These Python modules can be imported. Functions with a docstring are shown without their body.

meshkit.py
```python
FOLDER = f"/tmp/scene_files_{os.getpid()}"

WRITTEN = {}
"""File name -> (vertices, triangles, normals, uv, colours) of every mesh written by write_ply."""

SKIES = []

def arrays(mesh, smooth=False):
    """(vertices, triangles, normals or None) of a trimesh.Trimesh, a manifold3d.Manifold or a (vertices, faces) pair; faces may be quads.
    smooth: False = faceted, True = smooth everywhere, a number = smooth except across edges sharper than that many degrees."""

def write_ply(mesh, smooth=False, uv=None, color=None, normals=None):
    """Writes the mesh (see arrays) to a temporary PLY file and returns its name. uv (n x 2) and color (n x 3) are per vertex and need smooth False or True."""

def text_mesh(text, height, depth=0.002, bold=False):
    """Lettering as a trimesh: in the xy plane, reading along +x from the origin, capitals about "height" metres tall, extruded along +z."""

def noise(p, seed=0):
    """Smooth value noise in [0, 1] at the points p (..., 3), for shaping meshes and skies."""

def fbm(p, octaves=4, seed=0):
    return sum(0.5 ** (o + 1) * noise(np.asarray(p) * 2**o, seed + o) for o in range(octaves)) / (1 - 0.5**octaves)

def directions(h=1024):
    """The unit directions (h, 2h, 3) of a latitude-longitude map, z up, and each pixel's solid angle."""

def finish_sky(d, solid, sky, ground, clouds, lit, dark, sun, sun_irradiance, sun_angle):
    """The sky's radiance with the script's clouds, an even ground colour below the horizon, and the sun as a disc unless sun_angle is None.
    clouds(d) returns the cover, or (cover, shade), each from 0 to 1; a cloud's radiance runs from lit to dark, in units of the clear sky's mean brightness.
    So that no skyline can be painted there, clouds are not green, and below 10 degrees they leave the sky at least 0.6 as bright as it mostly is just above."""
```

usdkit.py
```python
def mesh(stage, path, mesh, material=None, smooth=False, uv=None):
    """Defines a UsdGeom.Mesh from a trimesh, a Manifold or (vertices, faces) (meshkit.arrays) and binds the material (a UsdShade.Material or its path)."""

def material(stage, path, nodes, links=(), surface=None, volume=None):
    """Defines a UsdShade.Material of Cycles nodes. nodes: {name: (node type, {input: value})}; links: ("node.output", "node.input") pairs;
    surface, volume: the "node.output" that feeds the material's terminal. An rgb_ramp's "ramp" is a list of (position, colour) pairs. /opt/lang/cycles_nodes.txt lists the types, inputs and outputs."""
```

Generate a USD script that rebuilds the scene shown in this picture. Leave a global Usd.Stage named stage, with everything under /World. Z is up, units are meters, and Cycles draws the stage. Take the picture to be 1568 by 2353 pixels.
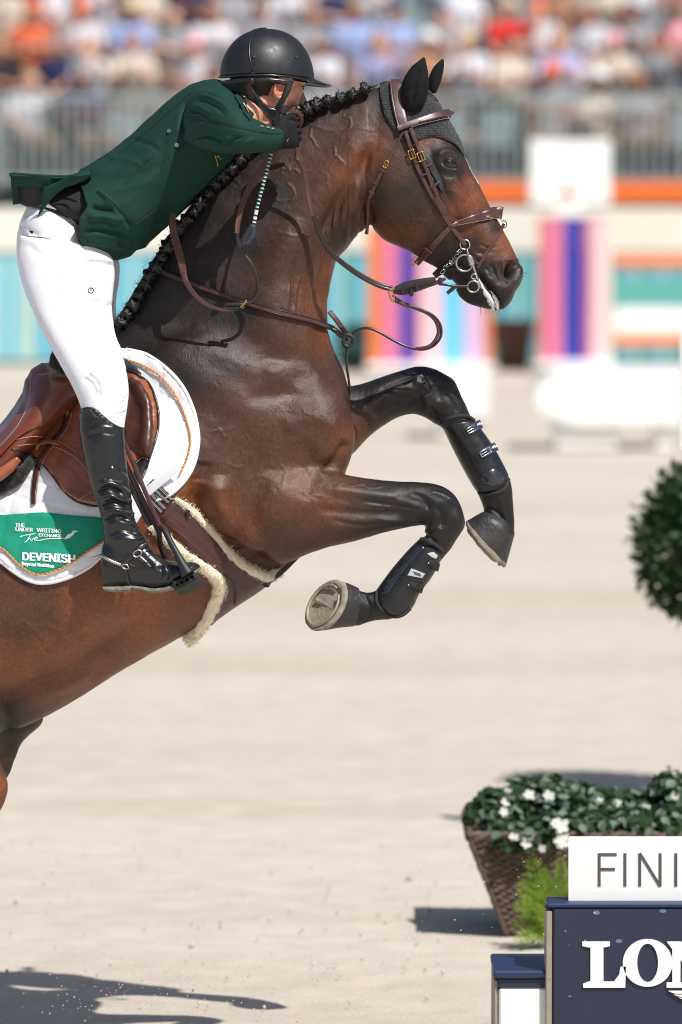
import math, random
import numpy as np
import trimesh, manifold3d as m3
from scipy import sparse
from scipy.spatial import Delaunay, cKDTree
from scipy.ndimage import gaussian_filter, minimum_filter, map_coordinates, distance_transform_edt
from shapely.geometry import Polygon, Point, LineString
import shapely
import usdkit, meshkit
from pxr import Usd, UsdGeom, UsdLux, UsdShade, Sdf, Gf, Vt

stage = Usd.Stage.CreateInMemory()
UsdGeom.Xform.Define(stage, '/World')
# ---------------------------------------------------------------- camera, sky, sun, exposure
CAM_D, CAM_H, F = 16.0, 2.69, 12800.0          # metres to the horse, height, focal length in traced pixels (frame 1568 x 2353)
PITCH = math.atan(877.5 / F)
cam = UsdGeom.Camera.Define(stage, '/World/camera')
cam.CreateHorizontalApertureAttr(24.0)
cam.CreateFocalLengthAttr(24.0 * F / 1568.0)
cam.CreateFStopAttr(2.55)
cam.CreateFocusDistanceAttr(15.85)
cam.CreateExposureAttr(0.03)
cam.CreateClippingRangeAttr((0.1, 2000.0))
cam.AddTranslateOp().Set((0, -CAM_D, CAM_H))
cam.AddRotateXYZOp().Set((90 - math.degrees(PITCH), 0, 0))
SUN = np.array([0.45, -0.62, 1.0]); SUN /= np.linalg.norm(SUN)
SUN_EL, SUN_ROT = math.asin(SUN[2]), math.atan2(SUN[0], SUN[1])
sky = UsdLux.DomeLight.Define(stage, '/World/sky')
sky_m = usdkit.material(stage, '/World/Looks/sky_look', {
    's': ('sky_texture', {'sky_type': 'single_scattering', 'sun_disc': False, 'sun_elevation': SUN_EL, 'sun_rotation': SUN_ROT, 'aerosol_density': 1.6}),
    'b': ('background_shader', {'strength': 0.086})}, [('s.color', 'b.color')], surface='b.background')
UsdShade.MaterialBindingAPI.Apply(sky.GetPrim()).Bind(sky_m)
sky.GetPrim().SetCustomDataByKey('kind', 'structure')
sun = UsdLux.DistantLight.Define(stage, '/World/sun')
sun.CreateIntensityAttr(1.25); sun.CreateNormalizeAttr(True); sun.CreateAngleAttr(0.6)
sun.CreateColorAttr((1.0, 0.965, 0.925))
sun.AddRotateXYZOp().Set((math.degrees(math.acos(SUN[2])), 0, math.degrees(math.atan2(SUN[0], -SUN[1]))))

# ---------------------------------------------------------------- traced pixels <-> world
FW = np.array([0, math.cos(PITCH), -math.sin(PITCH)]); UP = np.array([0, math.sin(PITCH), math.cos(PITCH)])
EYE = np.array([0, -CAM_D, CAM_H])
def at(px, py, Y=0.0):
    px, py, Y = np.broadcast_arrays(np.asarray(px, float), np.asarray(py, float), np.asarray(Y, float))
    d = FW + ((px - 784) / F)[..., None] * np.array([1.0, 0, 0]) + ((1176.5 - py) / F)[..., None] * UP
    return EYE + d * ((Y + CAM_D) / d[..., 1])[..., None]
def pix(p):
    q = np.asarray(p, float) - EYE
    k = q @ FW
    return np.stack([784 + F * q[..., 0] / k, 1176.5 - F * (q @ UP) / k], -1)
def ground_at(px, py):
    """the point of the ground under a traced pixel"""
    d = FW + (px - 784) / F * np.array([1.0, 0, 0]) + (1176.5 - py) / F * UP
    return EYE + d * (-CAM_H / d[2])

# ---------------------------------------------------------------- prims
used = {}
def numbered(parent, name):
    k = (str(parent), name); n = used.get(k, 0); used[k] = n + 1
    return name if n == 0 else f'{name}_{n:03d}'
def tag(p, label=None, cat=None, group=None, kind=None):
    p = p.GetPrim() if hasattr(p, 'GetPrim') else p
    for k, v in (('label', label), ('category', cat), ('group', group), ('kind', kind)):
        if v: p.SetCustomDataByKey(k, v)
    return p
class Thing:
    def __init__(s, name, label, cat, loc=(0, 0, 0), group=None, kind=None, rz=0.0):
        s.path = '/World/' + numbered('/World', name); s.loc = np.array(loc, float)
        x = UsdGeom.Xform.Define(stage, s.path); x.AddTranslateOp().Set(Gf.Vec3d(*map(float, s.loc)))
        if rz: x.AddRotateZOp().Set(float(rz))
        s.prim = tag(x, label, cat, group, kind)
    def part(s, name, mesh, mat, smooth=30, col=None, label=None, parent=None, world=True, kind=None):
        base = s.path if parent is None else str(parent.GetPath())
        path = base + '/' + numbered(base, name)
        return put(path, mesh, mat, smooth, col, s.loc if world else None, label, kind)
def put(path, mesh, mat, smooth=30, col=None, loc=None, label=None, kind=None):
    if hasattr(mesh, 'to_mesh'):
        m = mesh.to_mesh(); mesh = (np.array(m.vert_properties[:, :3]), np.array(m.tri_verts))
    if isinstance(mesh, trimesh.Trimesh): mesh = (mesh.vertices, mesh.faces)
    v = np.array(mesh[0], float); f = np.array(mesh[1], int)
    if loc is not None: v = v - loc
    if col is not None: smooth = True
    pr = usdkit.mesh(stage, path, (v, f), M[mat] if isinstance(mat, str) else mat, smooth=smooth)
    if col is not None:
        UsdGeom.PrimvarsAPI(pr).CreatePrimvar('col', Sdf.ValueTypeNames.Float3Array, 'vertex').Set(Vt.Vec3fArray.FromNumpy(np.asarray(col, np.float32)))
    return tag(pr, label, kind=kind)
def single(name, mesh, mat, label, cat, group=None, kind=None, smooth=30, col=None):
    """a thing that is one mesh"""
    return tag(put('/World/' + numbered('/World', name), mesh, mat, smooth, col), label, cat, group, kind)
def copy_of(proto, name, loc, rz, label, cat, group, scale=None):
    path = '/World/' + numbered('/World', name)
    x = UsdGeom.Xform.Define(stage, path); x.GetPrim().GetReferences().AddInternalReference(proto)
    x.ClearXformOpOrder()
    x.AddTranslateOp(opSuffix='place').Set(Gf.Vec3d(*map(float, loc))); x.AddRotateZOp(opSuffix='turn').Set(float(rz))
    if scale: x.AddScaleOp(opSuffix='size').Set(Gf.Vec3f(*map(float, scale)))
    x.GetPrim().SetInstanceable(True)
    return tag(x, label, cat, group)

# ---------------------------------------------------------------- materials
M = {}
def mat(name, color, rough=0.5, var=0.0, vscale=8.0, bump=0.0, bscale=200.0, bdist=0.002, spec=0.5, metal=0.0, coat=0.0, coat_r=0.1, sheen=0.0, attr=False, detail=4.0, rvar=0.0, color2=None, bump2=None, trans=0.0, sub=0.0):
    """a principled look: colour (or the mesh's own pigment) varied by noise, roughness varied, fine relief"""
    N = {'p': ('principled_bsdf', {'base_color': color, 'roughness': rough, 'specular_ior_level': spec, 'metallic': metal, 'coat_weight': coat, 'coat_roughness': coat_r, 'sheen_weight': sheen}),
         'g': ('texture_coordinate', {})}
    L = []; src = None
    if attr:
        N['a'] = ('attribute', {'attribute': 'col'}); src = 'a.color'
    if var > 0:
        N['n'] = ('noise_texture', {'scale': vscale, 'detail': detail, 'roughness': 0.6}); L.append(('g.object', 'n.vector'))
        if color2 is not None and not attr:
            N['mx'] = ('mix_color', {'a': color, 'b': color2}); N['mr0'] = ('map_range', {'from_min': 0.5 - 0.5 * (1.05 - var), 'from_max': 0.5 + 0.5 * (1.05 - var), 'to_min': 0.0, 'to_max': 1.0, 'clamp': True})
            L += [('n.fac', 'mr0.value'), ('mr0.result', 'mx.fac')]; src = 'mx.result'
        else:
            N['mr0'] = ('map_range', {'from_min': 0.25, 'from_max': 0.75, 'to_min': 1 - var, 'to_max': 1 + var})
            N['h'] = ('vector_math', {'math_type': 'scale', 'vector1': color})
            L += [('n.fac', 'mr0.value'), ('mr0.result', 'h.scale')]
            if src: L.append((src, 'h.vector1'))
            src = 'h.vector'
    if src: L.append((src, 'p.base_color'))
    if rvar > 0:
        N['nr'] = ('noise_texture', {'scale': vscale * 2.3, 'detail': 5.0}); N['mr'] = ('map_range', {'from_min': 0.3, 'from_max': 0.7, 'to_min': max(rough - rvar, 0.03), 'to_max': rough + rvar})
        L += [('g.object', 'nr.vector'), ('nr.fac', 'mr.value'), ('mr.result', 'p.roughness')]
    if bump > 0:
        N['nb'] = ('noise_texture', {'scale': bscale, 'detail': 3.0}); N['b'] = ('bump', {'strength': bump, 'distance': bdist})
        L += [('g.object', 'nb.vector'), ('nb.fac', 'b.height'), ('b.normal', 'p.normal')]
        if bump2:
            N['nb2'] = ('noise_texture', {'scale': bump2[0], 'detail': 4.0}); N['b2'] = ('bump', {'strength': bump2[1], 'distance': bump2[2]})
            L += [('g.object', 'nb2.vector'), ('nb2.fac', 'b2.height'), ('b2.normal', 'b.normal')]
    surf = 'p.BSDF'
    if trans > 0:
        N['tr'] = ('translucent_bsdf', {'color': tuple(min(1, c * 1.6) for c in color)}); N['mc'] = ('mix_closure', {'fac': trans})
        L += [('p.BSDF', 'mc.closure1'), ('tr.BSDF', 'mc.closure2')]; surf = 'mc.closure'
        if src: L.append((src, 'tr.color'))
    M[name] = usdkit.material(stage, '/World/Looks/' + name, N, L, surface=surf)
    return M[name]

# ---------------------------------------------------------------- mesh helpers
def cat(*ms):
    V, Fs, n = [], [], 0
    for m in ms:
        if hasattr(m, 'to_mesh'):
            q = m.to_mesh(); m = (np.array(q.vert_properties[:, :3]), np.array(q.tri_verts))
        if isinstance(m, trimesh.Trimesh): m = (m.vertices, m.faces)
        v, f = np.asarray(m[0], float), np.asarray(m[1], int)
        if f.shape[1] == 4: f = np.vstack([f[:, [0, 1, 2]], f[:, [0, 2, 3]]])
        V.append(v); Fs.append(f + n); n += len(v)
    return np.vstack(V), np.vstack(Fs)
def outward(v, f):
    a, b, c = v[f[:, 0]], v[f[:, 1]], v[f[:, 2]]
    return f if np.einsum('ij,ij->', a, np.cross(b, c)) > 0 else f[:, ::-1]
def rings(R, closed_ends=True):
    """skin a stack of rings (k, n, 3)"""
    k, n, _ = R.shape
    v = R.reshape(-1, 3); i = np.arange(k - 1)[:, None] * n; j = np.arange(n)[None]; j2 = (j + 1) % n
    a, b, c, d = i + j, i + j2, i + n + j2, i + n + j
    f = np.vstack([np.stack([a, b, c], -1).reshape(-1, 3), np.stack([a, c, d], -1).reshape(-1, 3)])
    if closed_ends:
        v = np.vstack([v, R[0].mean(0), R[-1].mean(0)]); c0, c1 = k * n, k * n + 1; j = np.arange(n); j2 = (j + 1) % n
        f = np.vstack([f, np.stack([np.full(n, c0), j2, j], -1), np.stack([np.full(n, c1), (k - 1) * n + j, (k - 1) * n + j2], -1)])
        f = outward(v - v.mean(0), f)
    return v, f
def catmull(P, sub):
    P = np.asarray(P, float)
    if len(P) == 2: 
        t = np.linspace(0, 1, sub + 1)[:, None]; return P[0] * (1 - t) + P[1] * t
    Q = np.vstack([2 * P[0] - P[1], P, 2 * P[-1] - P[-2]]); out = []
    for i in range(1, len(Q) - 2):
        p0, p1, p2, p3 = Q[i - 1:i + 3]
        t = np.linspace(0, 1, sub, endpoint=False)[:, None]
        # centripetal tension kept mild
        out.append(0.5 * ((2 * p1) + (-p0 + p2) * t + (2 * p0 - 5 * p1 + 4 * p2 - p3) * t ** 2 + (-p0 + 3 * p1 - 3 * p2 + p3) * t ** 3))
    return np.vstack(out + [P[-1:]])
S5 = np.array([1, .5, 0, -.5, -1.0])
def loft(secs, n=40, sub=4, e=0.9):
    """secs: (ax, ay, bx, by, w or [five widths, top to bottom], Y): sections between two outline points, w metres either side of depth Y"""
    rows = []
    for s in secs:
        g = np.broadcast_to(np.asarray(s[4], float), (5,)); Y = s[5] if len(s) > 5 else 0.0
        rows.append(np.concatenate([at(s[0], s[1], Y), at(s[2], s[3], Y), g]))
    R = catmull(rows, sub); t = np.linspace(0, 2 * np.pi, n, endpoint=False); c, sn = np.cos(t), np.sin(t)
    out = []
    for r in R:
        A, B, g = r[:3], r[3:6], r[6:]
        y = np.sign(sn) * np.abs(sn) ** e * np.maximum(np.interp(c, S5[::-1], g[::-1]), 0.002)
        p = (A + B) / 2 + np.outer(c, (A - B) / 2); p[:, 1] += y
        out.append(p)
    return rings(np.array(out))
def solid(m):
    v, f = m
    return m3.Manifold(m3.Mesh(np.asarray(v, np.float32), np.asarray(f, np.uint32)))
def unite(*ms):
    out = None
    for m in ms:
        k = m if hasattr(m, 'to_mesh') else solid(m)
        if k.num_tri() == 0: print('LOFT NOT SOLID', m[0].mean(0)); continue
        out = k if out is None else out + k
    return out
def arrays(m):
    q = m.to_mesh(); return np.array(q.vert_properties[:, :3], float), np.array(q.tri_verts, int)
def merge(v, f, tol=1e-5):
    key = np.round(v / tol).astype(np.int64); _, i, inv = np.unique(key, axis=0, return_index=True, return_inverse=True)
    f = inv.reshape(-1)[f]; ok = (f[:, 0] != f[:, 1]) & (f[:, 1] != f[:, 2]) & (f[:, 0] != f[:, 2])
    return v[i], f[ok]
def lap(n, f):
    i = np.concatenate([f[:, 0], f[:, 1], f[:, 2]]); j = np.concatenate([f[:, 1], f[:, 2], f[:, 0]])
    A = sparse.coo_matrix((np.ones(len(i)), (i, j)), (n, n)).tocsr(); A = ((A + A.T) > 0).astype(float)
    d = np.asarray(A.sum(1)).ravel(); return sparse.diags(1 / np.maximum(d, 1)) @ A
def taubin(v, f, it=10, a=0.5, b=0.52, w=None):
    Lm = lap(len(v), f)
    for k in range(it):
        d = Lm @ v - v
        v = v + (a * d if w is None else a * w[:, None] * d)
        d = Lm @ v - v
        v = v - (b * d if w is None else b * w[:, None] * d)
    return v
def vnormals(v, f):
    n = np.zeros_like(v); c = np.cross(v[f[:, 1]] - v[f[:, 0]], v[f[:, 2]] - v[f[:, 0]])
    for k in range(3): np.add.at(n, f[:, k], c)
    return n / np.maximum(np.linalg.norm(n, axis=1, keepdims=True), 1e-12)
def subdivide(v, f):
    e = np.sort(np.vstack([f[:, [0, 1]], f[:, [1, 2]], f[:, [2, 0]]]), 1)
    u, inv = np.unique(e, axis=0, return_inverse=True); inv = inv.reshape(-1)
    k, n = len(f), len(v); m = inv.reshape(3, k).T + n
    return np.vstack([v, (v[u[:, 0]] + v[u[:, 1]]) / 2]), np.vstack([np.stack([f[:, 0], m[:, 0], m[:, 2]], 1), np.stack([f[:, 1], m[:, 1], m[:, 0]], 1), np.stack([f[:, 2], m[:, 2], m[:, 1]], 1), m])
def seg_dist(P, line):
    """distance of the points P (n, 2) to a polyline, and where along it the nearest point lies (0..1)"""
    line = np.asarray(line, float); best = np.full(len(P), 1e9); at_ = np.zeros(len(P))
    L = np.r_[0, np.cumsum(np.linalg.norm(np.diff(line, axis=0), axis=1))]
    if len(line) == 1: return np.linalg.norm(P - line[0], axis=1), at_
    for i in range(len(line) - 1):
        a, d = line[i], line[i + 1] - line[i]; q = np.maximum(d @ d, 1e-9)
        t = np.clip(((P - a) @ d) / q, 0, 1); r = np.linalg.norm(P - a - t[:, None] * d, axis=1)
        k = r < best; best[k] = r[k]; at_[k] = (L[i] + t[k] * np.sqrt(q)) / max(L[-1], 1e-9)
    return best, at_
class Sculpt:
    """displaces a mesh's vertices along their normals with strokes given in traced pixels"""
    def __init__(s, v, f):
        s.v, s.f = v, f; s.n = vnormals(v, f); s.p = pix(v); s.d = np.zeros(len(v)); s.o = np.argsort(s.p[:, 0]); s.x = s.p[s.o, 0]
    def stroke(s, line, r, h, mask=None, taper=True, smooth=2, edge=None):
        """edge: the stroke is a step (a fold's lip), r the fall on one side only"""
        line = catmull(np.asarray(line, float), 6) if len(line) > 2 and smooth else np.asarray(line, float)
        lo, hi = line.min(0) - 3 * r, line.max(0) + 3 * r
        k = s.o[np.searchsorted(s.x, lo[0]):np.searchsorted(s.x, hi[0])]; k = k[(s.p[k, 1] > lo[1]) & (s.p[k, 1] < hi[1])]
        if mask is not None: k = k[mask[k]]
        if not len(k): return
        d, t = seg_dist(s.p[k], line)
        w = np.exp(-(d / r) ** 2 * 1.2)
        if taper and len(line) > 1: w *= np.clip(np.minimum(t, 1 - t) * 6 + 0.05, 0, 1)
        s.d[k] += h * w
    def blob(s, c, rx, ry, h, rot=0.0, mask=None, p=1.0):
        q = s.p - np.asarray(c, float); a = math.radians(rot)
        x = (q[:, 0] * math.cos(a) + q[:, 1] * math.sin(a)) / rx; y = (-q[:, 0] * math.sin(a) + q[:, 1] * math.cos(a)) / ry
        w = np.exp(-((x * x + y * y) ** p))
        if mask is not None: w = w * mask
        s.d += h * w
    def apply(s):
        s.v = s.v + s.n * s.d[:, None]; s.d[:] = 0; s.n = vnormals(s.v, s.f)
        return s.v
def idw(P, pts, power=2.6):
    """pigment by inverse distance from control points (px, py, r, g, b)"""
    pts = np.asarray(pts, float); out = np.zeros((len(P), pts.shape[1] - 2)); W = np.zeros(len(P))
    for q in pts:
        w = 1 / (np.sum((P - q[:2]) ** 2, 1) + 60) ** (power / 2); out += w[:, None] * q[2:]; W += w
    return out / W[:, None]
def tube(points, r, n=8, sub=0, ends=True):
    P = np.asarray(points, float)
    if sub: P = catmull(P, sub)
    r = np.interp(np.linspace(0, 1, len(P)), np.linspace(0, 1, np.size(r)), np.atleast_1d(r)) if np.size(r) > 1 else np.full(len(P), float(np.atleast_1d(r)[0]))
    T = np.gradient(P, axis=0); T /= np.maximum(np.linalg.norm(T, axis=1, keepdims=True), 1e-9)
    u = np.cross(T[0], [0, 0, 1.0]); u = np.cross(T[0], [0, 1.0, 0]) if np.linalg.norm(u) < .1 else u
    R = []; t = np.linspace(0, 2 * np.pi, n, endpoint=False)
    for i in range(len(P)):
        u = u - T[i] * (u @ T[i]); u /= max(np.linalg.norm(u), 1e-9); w = np.cross(T[i], u)
        R.append(P[i] + r[i] * (np.outer(np.cos(t), u) + np.outer(np.sin(t), w)))
    return rings(np.array(R), ends)
def ribbon(points, normals, width, thick, sub=0, round_=True):
    """a strap: centre line, outward normals, width and thickness (numbers or lists along it)"""
    P, Nn = np.asarray(points, float), np.asarray(normals, float)
    if sub: Q = catmull(np.hstack([P, np.broadcast_to(Nn, P.shape)]), sub); P, Nn = Q[:, :3], Q[:, 3:]
    Nn = np.broadcast_to(Nn, P.shape)
    k = len(P); u = np.linspace(0, 1, k)
    W = np.interp(u, np.linspace(0, 1, np.size(width)), np.atleast_1d(width)); H = np.interp(u, np.linspace(0, 1, np.size(thick)), np.atleast_1d(thick))
    T = np.gradient(P, axis=0); T /= np.maximum(np.linalg.norm(T, axis=1, keepdims=True), 1e-9)
    S = np.cross(T, Nn); S /= np.maximum(np.linalg.norm(S, axis=1, keepdims=True), 1e-9); N2 = np.cross(S, T)
    prof = np.array([(-.5, 0), (-.5, .55), (-.42, .9), (-.2, 1), (.2, 1), (.42, .9), (.5, .55), (.5, 0)])
    R = P[:, None] + S[:, None] * (W[:, None] * prof[:, 0])[..., None] + N2[:, None] * (H[:, None] * prof[:, 1])[..., None]
    return rings(R)
def box(c, size, rz=0.0, bevel=0.0):
    c, s = np.asarray(c, float), np.asarray(size, float)
    if bevel:
        b = min(bevel, s.min() / 2.01); pts = []
        for k in range(3):
            h = s / 2 - b; h[k] = s[k] / 2
            pts += [h * np.array(q) for q in np.ndindex(2, 2, 2)] if False else [h * (2 * np.array(q) - 1) for q in np.ndindex(2, 2, 2)]
        m = m3.Manifold.hull_points(np.array(pts, np.float64)); v, f = arrays(m)
    else:
        b_ = trimesh.creation.box(s); v, f = np.array(b_.vertices), np.array(b_.faces)
    a = math.radians(rz); v = v @ np.array([[math.cos(a), math.sin(a), 0], [-math.sin(a), math.cos(a), 0], [0, 0, 1]])
    return v + c, f
def spheres_hull(pts, seg=16):
    return m3.Manifold.batch_hull([m3.Manifold.sphere(float(r), seg).translate(tuple(map(float, p))) for p, r in pts])
def chain(joints, seg=14):
    """round bones between consecutive joints (point, radius)"""
    out = m3.Manifold()
    for a, b in zip(joints[:-1], joints[1:]): out = out + spheres_hull([a, b], seg)
    return out
def organic(man, edge=0.008, it=8, w=None):
    v, f = arrays(man.refine_to_length(edge)); v, f = merge(v, f)
    return taubin(v, f, it), f
def lum(r, g, b):
    """sRGB 0-255 to linear"""
    return tuple(((c / 255 + .055) / 1.055) ** 2.4 if c > 10 else c / 255 / 12.92 for c in (r, g, b))
# ================================================================ ground, stand, crowd, far jumps
M['sand'] = usdkit.material(stage, '/World/Looks/sand', {
    'g': ('geometry', {}),
    'n1': ('noise_texture', {'scale': 0.35, 'detail': 5.0, 'roughness': 0.6}), 'n2': ('noise_texture', {'scale': 5.0, 'detail': 6.0, 'roughness': 0.65}), 'n3': ('noise_texture', {'scale': 60.0, 'detail': 4.0}),
    'st': ('mapping', {'scale': (0.25, 1.0, 1.0)}), 'r1': ('rgb_ramp', {'ramp': [(0.30, lum(186, 174, 157)), (0.5, lum(197, 187, 172)), (0.72, lum(203, 195, 182))]}),
    'r2': ('map_range', {'from_min': 0.3, 'from_max': 0.7, 'to_min': 0.90, 'to_max': 1.07}), 'm': ('vector_math', {'math_type': 'scale'}),
    'v': ('voronoi_texture', {'scale': 22.0, 'randomness': 1.0}), 'rv': ('map_range', {'from_min': 0.03, 'from_max': 0.10, 'to_min': 0.82, 'to_max': 1.0, 'clamp': True}), 'm2': ('vector_math', {'math_type': 'scale'}),
    'b1': ('bump', {'strength': 0.42, 'distance': 0.014}), 'b2': ('bump', {'strength': 0.7, 'distance': 0.008}),
    'p': ('principled_bsdf', {'roughness': 0.95, 'specular_ior_level': 0.2})},
    [('g.position', 'st.vector'), ('st.vector', 'n1.vector'), ('g.position', 'n2.vector'), ('g.position', 'n3.vector'), ('g.position', 'v.vector'), ('n1.fac', 'r1.fac'), ('r1.color', 'm.vector1'), ('n2.fac', 'r2.value'), ('r2.result', 'm.scale'),
     ('v.distance', 'rv.value'), ('m.vector', 'm2.vector1'), ('rv.result', 'm2.scale'), ('m2.vector', 'p.base_color'), ('n2.fac', 'b1.height'), ('n3.fac', 'b2.height'), ('b1.normal', 'b2.normal'), ('b2.normal', 'p.normal')], surface='p.BSDF')
def arena():
    xs = np.concatenate([[-600, -60, -20, -8], np.linspace(-5, 5, 126), [8, 20, 60, 600]]); ys = np.concatenate([[-200, -40, -14], np.linspace(-6, 10, 200), np.linspace(10.4, 40, 60), [48, 60, 90, 200, 900]])
    X, Y = np.meshgrid(xs, ys); p = np.stack([X, Y, np.zeros_like(X)], -1).reshape(-1, 3)
    nr = np.exp(-(np.maximum(np.abs(p[:, 0]) - 5, 0) / 2) ** 2 - (np.maximum(np.abs(p[:, 1] - 16) - 20, 0) / 5) ** 2)
    p[:, 2] = ((meshkit.fbm(p * 1.6, 4, 3) - .5) * .016 + (meshkit.fbm(p * 7, 3, 7) - .5) * .009) * nr - .012
    rr = np.random.RandomState(9)
    for k in range(260):                                     # old hoof prints pressed into the sand
        c = np.array([rr.uniform(-2.6, 2.6), rr.uniform(-1, 24)]); d2 = np.sum((p[:, :2] - c) ** 2, 1) / .0075; p[:, 2] -= nr * rr.uniform(.003, .010) * (np.exp(-d2) - .45 * np.exp(-(d2 - 1.6) ** 2 / .8))
    n = len(xs); i = np.arange(len(ys) - 1)[:, None] * n; j = np.arange(n - 1)[None]; a = (i + j).ravel()
    return p, np.vstack([np.stack([a, a + 1, a + n + 1], 1), np.stack([a, a + n + 1, a + n], 1)])
single('arena_ground', arena(), 'sand', None, None, kind='structure', smooth=True)
mat('clod', lum(192, 184, 172), 0.95, var=0.2, vscale=20)
rg = np.random.RandomState(21); cl = []
for k in range(420):
    gx, gy = rg.uniform(-1.3, 1.3), rg.uniform(-.6, 5.0)
    r = rg.uniform(.002, .006) * (1 if k % 14 else 1.7); s = trimesh.creation.icosphere(1, r); v = np.array(s.vertices) * rg.uniform(.6, 1.3, 3) + rg.normal(0, r * .15, (len(s.vertices), 3)); cl.append((v + [gx, gy, r * .2], s.faces))
single('sand_clods', cat(*cl), 'clod', 'small sand clods scattered over the pale arena ground', 'clods', kind='stuff', smooth=False)
rg = np.random.RandomState(4); cl = []
for k in range(260):                                         # sand kicked into the air round the hind feet and by the basket
    px, py = (rg.normal(330, 160), 2330 - abs(rg.normal(0, 55))) if k < 190 else (rg.uniform(960, 1400), rg.uniform(1960, 2180))
    r = rg.uniform(.0008, .0026); s = trimesh.creation.icosphere(0, r); cl.append((np.array(s.vertices) + at(px, py, rg.uniform(-.3, .5)), s.faces))
single('flying_sand', cat(*cl), 'clod', 'grains of sand thrown up in the air near the hooves', 'sand', kind='stuff', smooth=False)

def bar(a, b, w, h=None):
    """a straight square bar from a to b"""
    a, b = np.asarray(a, float), np.asarray(b, float); d = b - a; L = np.linalg.norm(d); d /= L
    u = np.cross(d, [0, 0, 1.0]); u = np.array([1.0, 0, 0]) if np.linalg.norm(u) < .05 else u / np.linalg.norm(u); w2 = np.cross(u, d); h = h or w
    q = np.array([(-w, -h), (w, -h), (w, h), (-w, h)]) / 2
    return rings(np.array([p + q[:, :1] * u + q[:, 1:] * w2 for p in (a, b)]))
def plank(px0, py0, px1, py1, Y, th=.04, bevel=.006):
    """an upright board between two traced corners at depth Y"""
    a, b = at(px0, py1, Y), at(px1, py0, Y); c = (a + b) / 2; c[1] = Y + th / 2
    return box(c, (abs(b[0] - a[0]), th, abs(b[2] - a[2])), 0, bevel)
mat('seat_plastic', lum(132, 146, 148), 0.45, var=0.12, vscale=3); mat('stand_steel', lum(150, 160, 158), 0.45, metal=0.0, var=0.15, vscale=5); mat('stand_dark', lum(66, 76, 76), 0.7, var=0.2, vscale=2); mat('stand_step', lum(110, 120, 120), 0.8, var=0.15, vscale=2)
mat('fascia_orange', lum(226, 112, 48), 0.5, var=0.06, vscale=4); mat('board_cream', lum(226, 222, 208), 0.6, var=0.05, vscale=3)
# the grandstand: tread after tread, a row of tip-up seats on each
SY, RZ, RD, Z0 = 49.9, .40, .80, 2.12
stand = Thing('grandstand', 'terraced grandstand of grey seats behind the arena', 'grandstand', (0, SY, 0))
nrow = 7
for r in range(nrow):
    z = Z0 + r * RZ; y = SY + r * RD
    stand.part('tread', box((0, y + RD / 2, z - .06 - .1 * (r > -1)), (70, RD - .01, .28), 0, .01), 'stand_step')
stand.part('back_wall', box((0, SY + nrow * RD + .3, 4), (70, .2, 9)), 'stand_dark'); stand.part('front_wall', box((0, SY - .6, 1.24), (70, .12, 2.48)), 'stand_dark')
def seat_mesh():
    return cat(box((0, 0, .42), (.44, .40, .05), 0, .02), box((0, .20, .62), (.44, .05, .40), 0, .02), box((0, .1, .2), (.06, .06, .40)))
sm_ = seat_mesh(); rgc = np.random.RandomState(12)
xs_seat = np.arange(-5.4, 5.41, .56)
for r in range(nrow - 1):
    for x in xs_seat: stand.part('seat', (sm_[0] + [x + .2 * (r % 2), SY + r * RD + .46, Z0 + r * RZ - .02], sm_[1]), 'seat_plastic', smooth=False)
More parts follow.
